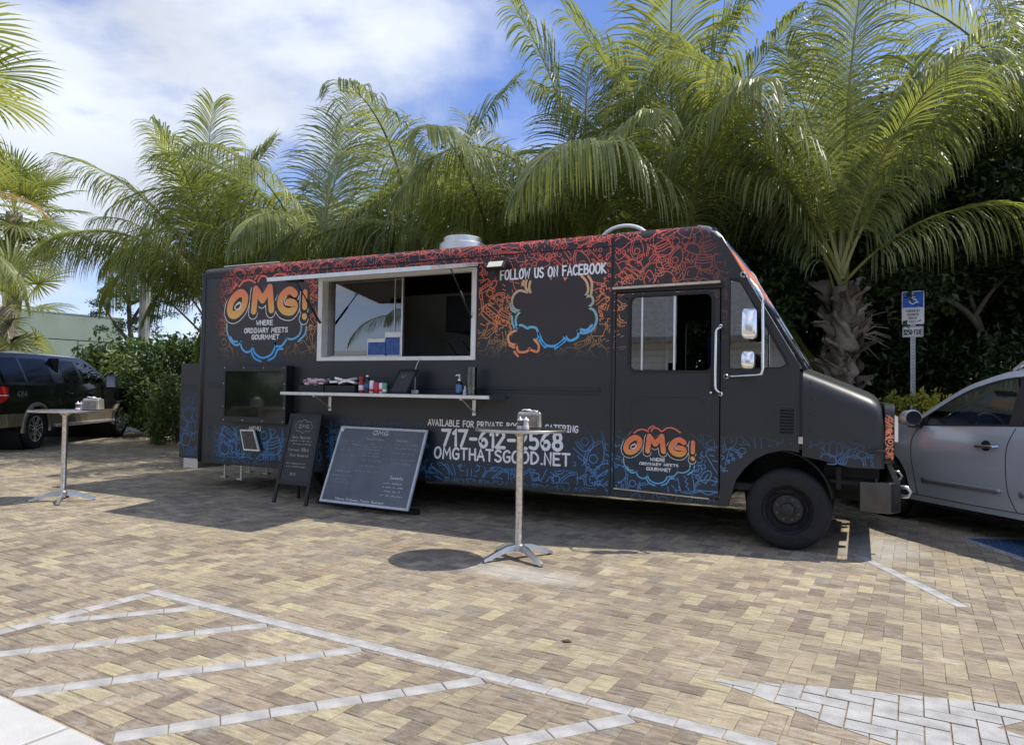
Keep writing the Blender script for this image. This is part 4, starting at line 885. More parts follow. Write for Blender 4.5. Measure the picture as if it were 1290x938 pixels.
GL = {
 'onion': [spl([(0, .5), (-.05, .3), (-.34, .1), (-.36, -.22), (0, -.42), (.36, -.22), (.34, .1), (.05, .3), (0, .5)], 4), spl([(-.02, .28), (-.16, .05), (-.14, -.36)], 4), spl([(.02, .28), (.16, .05), (.14, -.36)], 4), [(-.05, -.43), (-.12, -.5)], [(.05, -.43), (.12, -.5)]],
 'tomato': [E2(0, -.03, .42, .38), spl([(-.2, .3), (0, .2), (.2, .32)], 4), [(0, .24), (.05, .46)], spl([(-.26, .1), (-.3, -.12), (-.18, -.26)], 4)],
 'burger': [spl([(-.45, .08), (-.38, .34), (0, .44), (.38, .34), (.45, .08), (-.45, .08)], 4), spl([(-.46, -.02), (-.25, .04), (0, -.06), (.25, .04), (.46, -.02)], 4), [(-.42, -.13), (.42, -.13)], spl([(-.42, -.2), (-.38, -.4), (.38, -.4), (.42, -.2), (-.42, -.2)], 3), [(-.1, .3), (-.05, .33)], [(.12, .26), (.17, .29)]],
 'fork': [spl([(-.05, -.5), (-.04, .08), (-.17, .2), (-.17, .5)], 3), spl([(.05, -.5), (.04, .08), (.17, .2), (.17, .5)], 3), [(-.06, .5), (-.06, .22)], [(.06, .5), (.06, .22)], [(-.05, -.5), (.05, -.5)]],
 'knife': [spl([(-.05, -.5), (-.05, .0), (-.09, .05), (-.08, .4), (.04, .5), (.06, .0), (.05, -.5), (-.05, -.5)], 3), [(-.08, .02), (.06, .02)]],
 'carrot': [spl([(-.16, .2), (0, .26), (.16, .2), (.1, -.1), (0, -.5), (-.1, -.1), (-.16, .2)], 4), [(-.12, .05), (0, .03)], [(.1, -.08), (.02, -.1)], [(-.07, -.2), (0, -.22)], spl([(0, .26), (-.12, .4), (-.1, .5)], 3), spl([(0, .26), (.02, .42), (.05, .52)], 3), spl([(0, .26), (.14, .36), (.18, .46)], 3)],
 'chili': [spl([(-.4, .3), (-.3, .12), (-.02, -.1), (.42, -.4), (.18, -.1), (0, .14), (-.22, .36), (-.4, .3)], 4), spl([(-.36, .34), (-.42, .44), (-.36, .52)], 3)],
 'leaf': [spl([(0, -.5), (-.26, -.1), (-.2, .25), (0, .5), (.2, .25), (.26, -.1), (0, -.5)], 4), [(0, -.5), (0, .3)], [(0, -.1), (.13, .06)], [(0, .05), (-.12, .2)]],
 'egg': [spl([(-.42, 0), (-.34, .3), (-.05, .36), (.2, .42), (.42, .2), (.4, -.12), (.12, -.3), (-.1, -.38), (-.36, -.26)], 4, True), E2(.02, .02, .18, .18), E2(-.02, .06, .1, .1, 0, 90, 190, 5)],
 'sausage': [rrect(-.15, .15, -.48, .48, .15, 5)+[(.15, .33)], [(-.06, .3), (.06, .2)], [(-.06, .1), (.06, 0)], [(-.06, -.1), (.06, -.2)]],
 'hotdog': [rrect(-.5, .5, -.12, .12, .12, 5)+[(.5, .0)], spl([(-.44, -.14), (-.4, -.28), (0, -.32), (.4, -.28), (.44, -.14)], 3), spl([(-.44, .14), (-.4, .26), (0, .3), (.4, .26), (.44, .14)], 3), spl([(-.4, 0), (-.3, .06), (-.2, -.05), (-.1, .06), (0, -.05), (.1, .06), (.2, -.05), (.3, .06), (.4, 0)], 3)],
 'pizza': [spl([(-.4, .34), (0, .46), (.4, .34)], 5), [(-.36, .26), (0, -.5), (.36, .26)], spl([(-.36, .26), (0, .36), (.36, .26)], 5), E2(-.1, .1, .07, .07, n=8), E2(.1, .0, .07, .07, n=8), E2(0, -.22, .05, .05, n=8)],
 'broccoli': scallop(7, .3, .15, 0, .1, -30, 210)+[spl([(-.1, -.02), (-.09, -.3), (-.16, -.5)], 3), spl([(.1, -.02), (.09, -.3), (.16, -.5)], 3), E2(-.1, .12, .1, .08, 0, 20, 200, 6), E2(.12, .16, .1, .08, 0, 0, 190, 6)],
 'shaker': [[(-.18, -.5), (-.13, .22), (.13, .22), (.18, -.5), (-.18, -.5)], spl([(-.13, .22), (-.1, .42), (.1, .42), (.13, .22)], 4), [(-.15, .1), (.15, .1)], E2(0, .33, .02, .02, n=5), [(0, -.35), (0, -.05)]],
 'pot': [spl([(-.4, .24), (-.36, -.36), (.36, -.36), (.4, .24)], 3), E2(0, .26, .42, .09), spl([(-.38, .1), (-.1, .04), (.38, .1)], 3), spl([(-.37, -.06), (-.1, -.12), (.37, -.06)], 3)],
 'citrus': [E2(0, 0, .42, .42, n=18), E2(0, 0, .33, .33, n=16)]+[[(.06*math.cos(q*1.047), .06*math.sin(q*1.047)), (.3*math.cos(q*1.047), .3*math.sin(q*1.047))] for q in range(6)],
 'mush': [spl([(-.42, .02), (-.3, .36), (0, .44), (.3, .36), (.42, .02), (.2, -.06), (-.2, -.06), (-.42, .02)], 4), spl([(-.14, -.06), (-.12, -.34), (-.18, -.46), (.18, -.46), (.12, -.34), (.14, -.06)], 3)],
 'avocado': [spl([(0, .5), (-.2, .3), (-.32, -.1), (-.22, -.42), (0, -.5), (.22, -.42), (.32, -.1), (.2, .3), (0, .5)], 4), E2(0, -.16, .14, .14), spl([(0, .4), (-.14, .24), (-.23, -.1), (-.16, -.34)], 4)],
 'spoon': [E2(0, .32, .13, .2, n=12), [(-.03, .12), (-.04, -.5)], [(.03, .12), (.04, -.5)], [(-.04, -.5), (.04, -.5)]],
 'pretz': [spl([(-.3, -.35), (.1, .1), (.4, .2), (.3, .42), (.05, .2), (-.05, .2), (-.3, .42), (-.4, .2), (-.1, .1), (.3, -.35)], 4)],
 'lemon': [spl([(-.48, 0), (-.32, .1), (0, .3), (.32, .1), (.48, 0), (.32, -.1), (0, -.3), (-.32, -.1), (-.48, 0)], 4), E2(0, 0, .2, .16, 0, 100, 170, 5)],
}
GM = {'bean': [spl([(-.4, .1), (-.2, .36), (.3, .3), (.42, 0), (.2, -.2), (0, -.02), (-.2, -.2), (-.4, .1)], 3)], 'ring': [E2(0, 0, .4, .4, n=12), E2(0, 0, .2, .2, n=8)], 'oval': [E2(0, 0, .45, .27, 25, n=12), [(-.2, -.08), (.2, .1)]],
      'drop': [spl([(0, .48), (-.28, 0), (-.2, -.3), (0, -.4), (.2, -.3), (.28, 0), (0, .48)], 3)], 'cres': [spl([(-.4, .2), (-.1, -.26), (.4, -.2), (.05, -.02), (-.4, .2)], 4)], 'wave': [spl([(-.5, 0), (-.25, .2), (0, 0), (.25, -.2), (.5, 0)], 4), spl([(-.5, -.2), (-.25, 0), (0, -.2), (.25, -.4), (.5, -.2)], 4)],
      'leaf2': [spl([(-.45, 0), (-.1, .22), (.45, 0), (-.1, -.22), (-.45, 0)], 3), [(-.3, 0), (.25, 0)]], 'sticks': [[(-.45, .1), (.45, .18)], [(-.45, -.06), (.45, .02)], [(-.45, .1), (-.45, -.06)]], 'coin': [E2(0, 0, .42, .36, n=12), spl([(-.25, 0), (0, .15), (.25, 0)], 3), spl([(-.25, -.14), (0, .01), (.25, -.14)], 3)], 'flower': scallop(5, .22, .18)}
GS = {'o': [E2(0, 0, .4, .4, n=8)], 'c': [E2(0, 0, .4, .4, 0, 30, 300, 7)], 'd': [[(-.3, -.1), (.3, .15)]], 'v': [[(-.3, .2), (0, -.25), (.3, .25)]], 'l': [spl([(-.4, 0), (0, .26), (.4, 0), (0, -.26), (-.4, 0)], 2)], 'w': [spl([(-.45, -.1), (-.15, .15), (.15, -.15), (.45, .1)], 3)]}
def inpoly(p, P):
    x, y = p; c = False; j = len(P)-1
    for i in range(len(P)):
        if (P[i][1] > y) != (P[j][1] > y) and x < (P[j][0]-P[i][0])*(y-P[i][1])/(P[j][1]-P[i][1])+P[i][0]: c = not c
        j = i
    return c
def doodles(mb, x0, x1, z0, z1, mp, ok, seed, sizes=(.108, .056, .024), w_=.0086, tries=(3000, 11000, 40000)):
    r = random.Random(seed); cell = .2; grid = {}
    def free(x, z, q):
        i, j = int(x/cell), int(z/cell)
        for a in range(i-2, i+3):
            for b in range(j-2, j+3):
                for (X, Z, Q) in grid.get((a, b), ()):
                    if (X-x)**2+(Z-z)**2 < ((Q+q)*.76)**2: return False
        return True
    cnt = 0
    for lib, sz, tr in zip((GL, GM, GS), sizes, tries):
        keys = sorted(lib)
        for _ in range(tr):
            x, z = r.uniform(x0, x1), r.uniform(z0, z1); q = sz*r.uniform(.8, 1.2)
            if not ok((x, z)) or not free(x, z, q): continue
            grid.setdefault((int(x/cell), int(z/cell)), []).append((x, z, q*.92)); cnt += 1
            gname = r.choice(keys); an = r.uniform(-.7, .7) if lib is GL else r.uniform(0, 6.28); s_ = q*2.05
            if gname in ('fork', 'knife', 'spoon', 'carrot', 'sausage', 'shaker', 'chili', 'hotdog'): an = r.uniform(-1.4, 1.4)
            ca, sn = math.cos(an), math.sin(an)
            for st in lib[gname]:
                P = [(x+s_*(a*ca-b*sn), z+s_*(a*sn+b*ca)) for a, b in st]
                ribbon(mb, P, w_*r.uniform(.85, 1.15) if lib is not GS else w_*.9, mp, keep=ok, joff=r.uniform(0, .0009), cap=1)
    return cnt
# logo drawn from the photograph's own proportions, in metres on the panel
def Z1(u, v): p = side(220+u/6.45, 320+v/6.45); return (p.x, p.z)
def to2(p): return (-1.521+(p[0]+7.036)*.5, .862+(p[1]-2.451)*.5)
def logo(tr, mp, k, parent, scale_label):
    def P(l): return [tr(Z1(*q)) for q in l]
    O = [spl([(548, 318), (575, 350), (560, 425), (510, 485), (468, 492), (450, 455), (465, 385), (510, 330)], 5, True)]
    Mm = [[(644, 462), (662, 285), (716, 372), (776, 272), (788, 450)]]
    Gg = [spl([(978, 322), (935, 294), (880, 335), (858, 400), (885, 455), (945, 468), (978, 430), (965, 398), (925, 392)], 5)]
    X1 = [[(1062, 310), (1058, 430)]]; X2 = [[(1055, 505), (1057, 509)]]
    gl = [(O, .108), (Mm, .098), (Gg, .100), (X1, .078), (X2, .080)]
    bw, bk, bo = MB(), MB(), MB()
    for strokes, wd in gl:
        for s_ in strokes:
            q = P(s_); q2 = [(a-.012*k, c-.028*k) for a, c in q]
            segs = [q[i:i+2] for i in range(len(q)-1)] if strokes is Mm else [q]
            segs2 = [q2[i:i+2] for i in range(len(q2)-1)] if strokes is Mm else [q2]
            for i, sg in enumerate(segs2): ribbon(bw, sg, (wd+.072)*k, mp, joff=.0006+i*.00006, cap=6)
            for i, sg in enumerate(segs2): ribbon(bk, sg, (wd+.052)*k, mp, joff=.0012+i*.00006, cap=6)
            for i, sg in enumerate(segs): ribbon(bk, sg, (wd+.052)*k, mp, joff=.0015+i*.00006, cap=6)
            for i, sg in enumerate(segs): ribbon(bo, sg, wd*k, mp, joff=.0022+i*.0001, cap=8)
    b = MB(); ribbon(b, P(spl([(518, 405), (535, 395), (540, 425), (520, 450), (495, 445), (497, 420)], 4, True)), .014*k, mp, joff=.0024); ribbon(b, P(spl([(912, 345), (892, 380), (905, 415)], 4)), .012*k, mp, joff=.0025); bw2 = b
    lg = bo.build('logo_letters', M_LOGO, parent); lg['label'] = scale_label
    bw.build('logo_outline', M_LETTER, lg); bk.build('logo_shadow', M_INK, lg); bw2.build('logo_outline', M_LETTER, lg)
    b = MB()
    for c in ([(425, 565), (430, 640), (460, 710), (505, 740), (545, 715)], [(540, 710), (545, 760), (580, 795), (620, 785), (640, 745)], [(638, 740), (650, 800), (710, 842), (780, 820), (815, 760), (818, 715)], [(818, 712), (825, 745), (870, 745), (905, 700), (912, 680)], [(912, 685), (960, 690), (1010, 660), (1030, 610), (1030, 575)], [(625, 795), (650, 845), (702, 872)], [(762, 862), (810, 835), (840, 775), (880, 770)], [(1070, 590), (1060, 650), (1005, 708)], [(455, 672), (475, 705), (510, 712)]):
        ribbon(b, P(spl(c, 5)), .026*k, mp, joff=.0004, cap=2)
    b.build('logo_cloud', M_CLOUDB, lg)
    b = MB()
    for c in ([(525, 265), (560, 225), (610, 210), (655, 232)], [(680, 225), (700, 185), (735, 180), (775, 215)], [(785, 208), (830, 165), (890, 165), (945, 205)], [(655, 205), (680, 170), (710, 158)], [(483, 280), (490, 260), (500, 245)]):
        ribbon(b, P(spl(c, 5)), .026*k, mp, joff=.0005, cap=2)
    b.build('logo_cloud_top', M_CLOUDR, lg)
    b = MB()
    for t_, p0, p1, hh in (('WHERE', (665, 577), (797, 573), .052), ('ORDINARY MEETS', (567, 640), (918, 632), .052), ('GOURMMET', (627, 692), (848, 690), .052)):
        write(b, t_, tr(Z1(*p0)), tr(Z1(*p1)), hh*k*1.1, .0135*k, mp, off=.0004)
    b.build('slogan_lettering', M_LETTER, lg)
logo(lambda p: p, sidemap, 1., T, 'large orange OMG! logo beside the serving hatch')
logo(to2, doormap, .5, door, 'half-size orange OMG! logo on the cab door')
# lettering on the side
def SP(u, v): p = side(u, v); return (p.x, p.z)
b = MB(); write(b, 'FOLLOW US ON FACEBOOK', SP(630.5, 352.5), SP(763, 343.5), .098, .0185, sidemap, off=.0012); b.build('facebook_lettering', M_LETTER, side_p)
b = MB(); write(b, 'AVAILABLE FOR PRIVATE BOOKING & CATERING', SP(539.5, 535), SP(728, 544.5), .064, .0125, sidemap, off=.0012); b.build('booking_lettering', M_LETTER, side_p)
b = MB(); write(b, '717-612-2568', SP(557, 560.5), SP(707.5, 566.5), .168, .036, sidemap, off=.0012); b.build('phone_lettering', M_LETTER, side_p)
b = MB(); write(b, 'OMGTHATSGOOD.NET', SP(547.5, 576), SP(717.5, 586.5), .118, .0235, sidemap, off=.0012); b.build('website_lettering', M_LETTER, side_p)
b = MB(); write(b, 'MENU', SP(314, 542), SP(328.5, 542.3), .052, .012, sidemap, off=.0012); b.build('menu_lettering', M_LETTER, side_p)
# speech cloud round the (left out) square code
def Z3(u, v): return SP(600+u/6.45, 280+v/6.45)
def Z2(u, v): return SP(500+u/3.583, 260+v/3.583)
b = MB(); br_ = MB()
for f, c in ((Z3, [(410, 470), (400, 520), (415, 565), (350, 555), (300, 600), (292, 670), (320, 710), (360, 720)]), (Z3, [(360, 722), (325, 770), (325, 830), (345, 850)]), (Z3, [(440, 480), (430, 530), (442, 570)]), (Z3, [(385, 475), (380, 510)]), (Z3, [(278, 660), (290, 710), (320, 730)]), (Z3, [(290, 765), (295, 820), (325, 880)]),
             (Z3, [(855, 435), (895, 480), (910, 550), (885, 605)]), (Z3, [(885, 605), (935, 600), (950, 650), (912, 690)]), (Z3, [(912, 692), (960, 720), (980, 790), (945, 870), (870, 900), (825, 880)]), (Z3, [(910, 435), (940, 490), (935, 580)]), (Z3, [(850, 870), (900, 875), (940, 835)]),
             (Z2, [(535, 555), (560, 535), (590, 550), (600, 545), (630, 550), (640, 590), (625, 605)]), (Z2, [(640, 570), (665, 620), (710, 630), (750, 605), (757, 580)]), (Z2, [(757, 580), (780, 605), (815, 590), (820, 560)]), (Z2, [(640, 600), (670, 635)]), (Z2, [(715, 640), (760, 605)])):
    ribbon(b, [f(*q) for q in spl(c, 5)], .026, sidemap, joff=.0006, cap=2)
for c in ([(535, 560), (505, 580), (508, 615), (540, 625)], [(540, 622), (550, 655), (585, 655), (600, 640)], [(600, 645), (635, 655), (640, 625), (620, 600)], [(530, 655), (547, 675)], [(508, 625), (530, 637)]):
    ribbon(br_, [Z2(*q) for q in spl(c, 5)], .026, sidemap, joff=.0007, cap=2)
b.build('speech_cloud', M_CLOUDB, side_p); br_.build('speech_cloud_tail', M_CLOUDR, side_p)
b = MB()
for c in ([(600, 450), (618, 446), (608, 475)], [(708, 448), (745, 446), (720, 478)]):
    q = [Z3(*p) for p in c]; b.add([sidemap(x, z, .001) for x, z in q], [(0, 2, 1)])
b.build('arrow_mark', M_CLOUDR, side_p)
# doodle print
cloud1 = [Z1(*q) for q in ((430, 520), (415, 440), (450, 330), (520, 250), (600, 205), (720, 160), (860, 150), (960, 200), (1090, 240), (1105, 400), (1095, 560), (1050, 640), (1010, 720), (900, 740), (840, 860), (700, 880), (620, 830), (540, 810), (460, 750), (420, 640))]
cloud2 = [Z3(*q) for q in ((395, 470), (390, 540), (280, 600), (270, 700), (300, 780), (300, 900), (290, 935))]+[Z2(*q) for q in ((500, 570), (500, 640), (560, 685), (650, 665), (720, 645), (840, 600), (905, 540))]+[Z3(*q) for q in ((1000, 780), (985, 700), (960, 640), (950, 560), (945, 470), (1060, 410), (1055, 335), (700, 352), (190, 410), (185, 470))]
cloud3 = [to2(p) for p in cloud1]
txt = [SP(*q) for q in ((532, 522), (640, 528), (733, 532), (731, 548), (722, 560), (722, 592), (640, 588), (541, 581), (541, 560))]
hatchr = [(-5.43, 1.68), (-3.16, 1.68), (-3.16, 2.76), (-5.43, 2.76)]
tvr = [(-7.10, .86), (-5.75, .86), (-5.75, 1.68), (-7.10, 1.68)]
mhr = [(-6.68, .54), (-6.26, .54), (-6.36, .85), (-6.68, .90)]
def ok_up(p):
    x, z = p
    if z < 1.72 or x < -7.3 or x > -1.65 or z > 3.06: return False
    if z < 2.1 and x < -7.15: return False
    if x < -6.9 and z > 2.62+(x+7.3)*.5*1.9: return False
    return not (inpoly(p, hatchr) or inpoly(p, cloud1) or inpoly(p, cloud2) or ((x+2.90)**2+(z-2.7)**2 < .014))
b = MB(); n1 = doodles(b, -7.3, -1.65, 1.72, 3.06, sidemap, ok_up, 5); tag(b.build('doodle_print', M_DOODT, side_p), kind='stuff')
def ok_cab(p):
    x, z = p
    if x < -1.62 or x > -.20 or z < 1.7: return False
    if z > 3.0 or z > 2.86-(x+.60)*1.76-.12: return False
    if -1.60 < x < -.56 and z < 2.43: return False
    if -.52 < x and 1.55 < z < 2.5: return False
    return True
b = MB(); doodles(b, -1.62, -.3, 1.7, 3.0, sidemap, ok_cab, 6); tag(b.build('doodle_print', M_DOODT, cab), kind='stuff')
def ok_door(p):
    x, z = p
    if not (-1.58 < x < -.59 and 1.7 < z < 2.35): return False
    return not (-1.475 < x < -.625 and 1.56 < z < 2.35 and not (z > 2.335))
b = MB(); doodles(b, -1.6, -.57, 1.7, 2.36, doormap, ok_door, 8, sizes=(.10, .06, .03), tries=(500, 900, 1500)); tag(b.build('doodle_print', M_DOODT, door), kind='stuff')
def ok_low(p):
    x, z = p
    if not (-7.3 < x < -1.65 and .36 < z < 1.02): return False
    return not (inpoly(p, tvr) or inpoly(p, txt) or inpoly(p, mhr))
b = MB(); doodles(b, -7.3, -1.65, .36, 1.02, sidemap, ok_low, 11, sizes=(.125, .066, .03)); tag(b.build('doodle_print', M_DOODB, side_p), kind='stuff')
def ok_dl(p): return -1.585 < p[0] < -.59 and .43 < p[1] < 1.02 and not inpoly(p, cloud3)
b = MB(); doodles(b, -1.6, -.58, .42, 1.02, doormap, ok_dl, 12, sizes=(.12, .066, .03), tries=(400, 900, 2500)); tag(b.build('doodle_print', M_DOODB, door), kind='stuff')
def ok_cl(p):
    x, z = p
    if not (-1.62 < x < .1 and .355 < z < 1.0): return False
    if -1.605 < x < -.57 and z > .41: return False
    return not ((x+.02)**2/.56**2+(z-.40)**2/.52**2 < 1 or x > -.48 and z < .5 or (x > -.56 and z < .8 and x > -.5 and z < .62))
b = MB(); doodles(b, -1.62, .1, .355, 1.0, sidemap, ok_cl, 13, sizes=(.11, .06, .03)); tag(b.build('doodle_print', M_DOODB, cab), kind='stuff')
def ok_h(p): return .14 < p[0] < .70 and .78 < p[1] < 1.0 and (p[0]+.02)**2/.52**2+(p[1]-.40)**2/.52**2 > 1
b = MB(); doodles(b, .14, .72, .78, 1.0, sidemap, ok_h, 14, sizes=(.09, .06, .03)); tag(b.build('doodle_print', M_DOODB, hood), kind='stuff')
b = MB(); doodles(b, -7.85, -7.49, .42, 1.4, lambda a, c, o: Vector((a, .0175-o, c)), lambda p: -7.85 < p[0] < -7.5 and .42 < p[1] < 1.4, 15, sizes=(.12, .066, .03)); tag(b.build('doodle_print', M_DOODR, rb), kind='stuff')
# front: header print and grille print
hdr = lambda y, t, o: ws(t, y)+n_*(.002+o)
M_HB = mat('header_blue', (.03, .16, .42), .45, var=.5, vscale=9); M_HO = mat('header_orange', (.78, .20, .07), .45, var=.2, vscale=9)
hd_ = bpy.data.objects['windscreen_header']
b = MB(); doodles(b, .06, 2.24, .58, 1.1, lambda a, c, o: hdr(a, c, o), lambda p: .06 < p[0] < 2.24 and .57 < p[1] < 1.06, 21, sizes=(.12, .06, .028), w_=.016); tag(b.build('doodle_print', M_HB, hd_), kind='stuff')
b = MB()
b.add([hdr(y, t, .0012) for y, t in ((.07, .62), (2.2, .62), (2.2, .98), (.07, .98))], [(0, 1, 2, 3)]); b.build('header_band', M_HB, hd_)
st, tw = text_strokes('OMG!')
b = MB()
for i, s_ in enumerate(st): ribbon(b, [(2.05-(a/tw)*1.8, .68+c*.24) for a, c in s_], .13, lambda a, c, o: hdr(a, c, .003+o), joff=i*.0004, cap=5)
b.build('header_letters', M_HO, hd_)
M_GR = mat('grille_doodle', (.72, .22, .12), .45, var=.3, vscale=6)
b = MB(); doodles(b, .1, 2.2, .82, 1.3, lambda a, c, o: Vector((.852+o, a, c)), lambda p: .09 < p[0] < 2.2 and .82 < p[1] < 1.3 and not (.55 < p[0] < 1.75 and .86 < p[1] < 1.24), 22, sizes=(.10, .05, .025), w_=.012); tag(b.build('doodle_print', M_GR, gr), kind='stuff')
b = MB(); doodles(b, .782, .842, .84, 1.2, lambda a, c, o: Vector((a, .058-o, c)), lambda p: .78 < p[0] < .845 and .84 < p[1] < 1.22, 23, sizes=(.04, .03, .016), w_=.008); tag(b.build('doodle_print', M_GR, gr), kind='stuff')

# ------------------------------------------------------------------ things on the counter shelf
SZ = 1.3225
def shx(u, Y): return side(u, 490, Y).x
def one(name, label, cat, x, y, z, group=None): return thing(name, label, cat, (x, y, z), 0, group)
NAP = mat('napkin_paper', (.80, .79, .77), .85, var=.05, bump=.2, bscale=40)
M_CLEAR = glass('clear_plastic', (.86, .88, .88), 1., .05, 1.35)
def caddy(x, y, hw, hd, h, label):
    t = one('condiment_caddy', label, 'caddy', x, y, SZ, 'black caddies on the counter')
    b = MB()
    for a in (-1, 1):
        b2 = MB(); b2.add([(x+a*hw, y-hd, SZ), (x+a*hw, y+hd, SZ), (x+a*hw, y+hd, SZ+h), (x+a*hw, y-hd, SZ+h*.55), (x+a*(hw-.008), y-hd, SZ), (x+a*(hw-.008), y+hd, SZ), (x+a*(hw-.008), y+hd, SZ+h), (x+a*(hw-.008), y-hd, SZ+h*.55)], [(0, 1, 2, 3), (4, 7, 6, 5), (0, 3, 7, 4), (3, 2, 6, 7), (2, 1, 5, 6), (0, 4, 5, 1)]); b2.build('side_wall', M_BLK, t, fixn=True)
    b2 = MB(); b2.box(x-hw+.008, x+hw-.008, y-hd, y-hd+.008, SZ, SZ+h*.55); b2.build('front_wall', M_BLK, t)
    b2 = MB(); b2.box(x-hw+.008, x+hw-.008, y+hd-.008, y+hd, SZ, SZ+h); b2.build('back_wall', M_BLK, t)
    b2 = MB(); b2.box(x-hw+.008, x+hw-.008, y-hd+.008, y+hd-.008, SZ, SZ+.01); b2.build('base', M_BLK, t)
    return t
rq = random.Random(9)
x1_, x2_ = shx(397, -.22), shx(431, -.22)
caddy(x1_, -.2, .19, .09, .15, 'left black caddy heaped with pink and white sachets')
caddy(x2_+.02, -.2, .22, .09, .15, 'right black caddy filled with folded white napkins')
PNK = mat('sachet_pink', (.62, .30, .36), .6, var=.3); SWH = mat('sachet_white', (.72, .70, .69), .6, var=.1)
for nm, m_, k in (('sachet', PNK, 26), ('sachet', SWH, 30)):
    b = MB()
    for i in range(k):
        c = Vector((x1_+rq.uniform(-.165, .165), -.2+rq.uniform(-.06, .07), SZ+.10+rq.uniform(-.02, .055)))
        r_ = Matrix.Rotation(rq.uniform(0, 3), 3, 'Z') @ Matrix.Rotation(rq.uniform(-.9, .9), 3, 'X')
        b.obox(c, r_ @ Vector((.028, 0, 0)), r_ @ Vector((0, .02, 0)), r_ @ Vector((0, 0, .002)))
    o = tag(b.build('sachet_heap', m_), 'heap of small %s sachets in the left black caddy' % ('pink' if m_ is PNK else 'white'), 'sachets', kind='stuff')
for i in range(5):
    b = MB(); c = Vector((x2_-.10+i*.065, -.2+rq.uniform(-.02, .02), SZ+.125+rq.uniform(-.01, .03))); r_ = Matrix.Rotation(rq.uniform(-.4, .4), 3, 'Y') @ Matrix.Rotation(rq.uniform(-.3, .3), 3, 'X')
    b.obox(c, r_ @ Vector((.055, 0, 0)), r_ @ Vector((0, .07, 0)), r_ @ Vector((0, 0, .014))); tag(b.build('napkin', NAP, bev=.006), 'folded white napkin lying in the right black caddy', 'napkin', 'napkins in the right caddy')
def bottle(name, label, cat, u, prof, cols, Y=-.25, group=None):
    x = shx(u, Y); t = one(name, label, cat, x, Y, SZ, group)
    for nm, m_, p in zip([q[0] for q in prof], cols, [q[1] for q in prof]):
        b = MB(); b.lathe([(r, h+SZ) for r, h in p], c=(x, Y, 0), n=16); b.build(nm, m_, t, sa=40)
mR = mat('sauce_red', (.30, .02, .02), .25, var=.1); mW = mat('can_white', (.68, .68, .67), .3, .3, var=.1); mC = mat('can_red', (.50, .04, .06), .28, .4, var=.2); mG = mat('can_green', (.10, .32, .18), .28, .4, var=.2); mB2 = mat('label_blue', (.03, .10, .30), .4)
cap_ = lambda z: [(.012, z), (.012, z+.02), (.001, z+.021)]
bottle('sauce_bottle', 'dark red sauce bottle beside the napkin caddy', 'bottle', 455.5, [('body', [(.001, 0), (.033, 0), (.033, .10), (.03, .13), (.014, .165), (.013, .18)]), ('label_band', [(.0335, .035), (.0335, .09)]), ('cap', [(.03, .15), (.03, .19), (.001, .195)])], [mR, SWH, mR])
bottle('water_bottle', 'clear plastic water bottle with a blue label', 'bottle', 462.5, [('body', [(.001, 0), (.032, 0), (.033, .12), (.028, .16), (.013, .185)]), ('label_band', [(.034, .06), (.034, .11)]), ('cap', [(.014, .185), (.014, .205), (.001, .206)])], [glass('bottle_plastic', (.55, .62, .66), 1., .05, 1.6), mB2, SWH])
for u, m_, lb, h in ((468.5, mW, 'white can next to the water bottle', .145), (474.5, mC, 'bright red can between two pale cans', .125), (480.5, mW, 'white and red can right of the red can', .12), (485, mG, 'green and white can by the black menu stand', .12)):
    pr = [('body', [(.001, 0), (.025, 0), (.03, .012), (.03, h-.015), (.024, h)]), ('lid', [(.024, h), (.022, h-.003), (.001, h-.003)])]
    bottle('drink_can', lb, 'can', u, pr, [m_, M_ALU], group='drink cans on the counter')
    if m_ is not mC: 
        x = shx(u, -.25); b = MB(); b.lathe([(.0305, SZ+.02), (.0305, SZ+.05)], c=(x, -.25, 0), n=16); b.build('can_stripe', mC if m_ is mW else mW, bpy.data.objects[[o.name for o in bpy.data.objects if o.get('label') == lb][0]], smooth=True)
# black leaning menu stand
x0, x1 = shx(490, -.3), shx(513, -.3)
t = one('menu_stand', 'black tabletop chalk stand leaning back on the counter', 'menu stand', (x0+x1)/2, -.25, SZ)
def lean(a, c, o): return Vector((a+.05*(c-SZ)/.3, -.32+.16*(c-SZ)/.29-o, c))
b = MB(); b.prism([(x0, SZ), (x1, SZ), (x1, SZ+.275), (x0, SZ+.275)], 0, -.02, lean, [[(x0+.02, SZ+.03), (x1-.02, SZ+.03), (x1-.02, SZ+.25), (x0+.02, SZ+.25)]]); b.build('frame', M_BLK, t, fixn=True)
M_SLATE = mat('slate', (.035, .040, .045), .55, var=.25, vscale=5)
b = MB(); b.prism([(x0+.02, SZ+.03), (x1-.02, SZ+.03), (x1-.02, SZ+.25), (x0+.02, SZ+.25)], -.004, -.012, lean); b.build('board', M_SLATE, t, fixn=True)
b = MB(); b.tube([(x0+.12, -.19, SZ+.2), (x0+.14, -.08, SZ+.005)], .008, 6); b.build('prop', M_BLK, t)
M_CHALK = mat('chalk', (.62, .62, .60), .9, var=.25, vscale=60)
M_CHALKF = mat('faint_chalk', (.30, .31, .32), .9, var=.3, vscale=60)
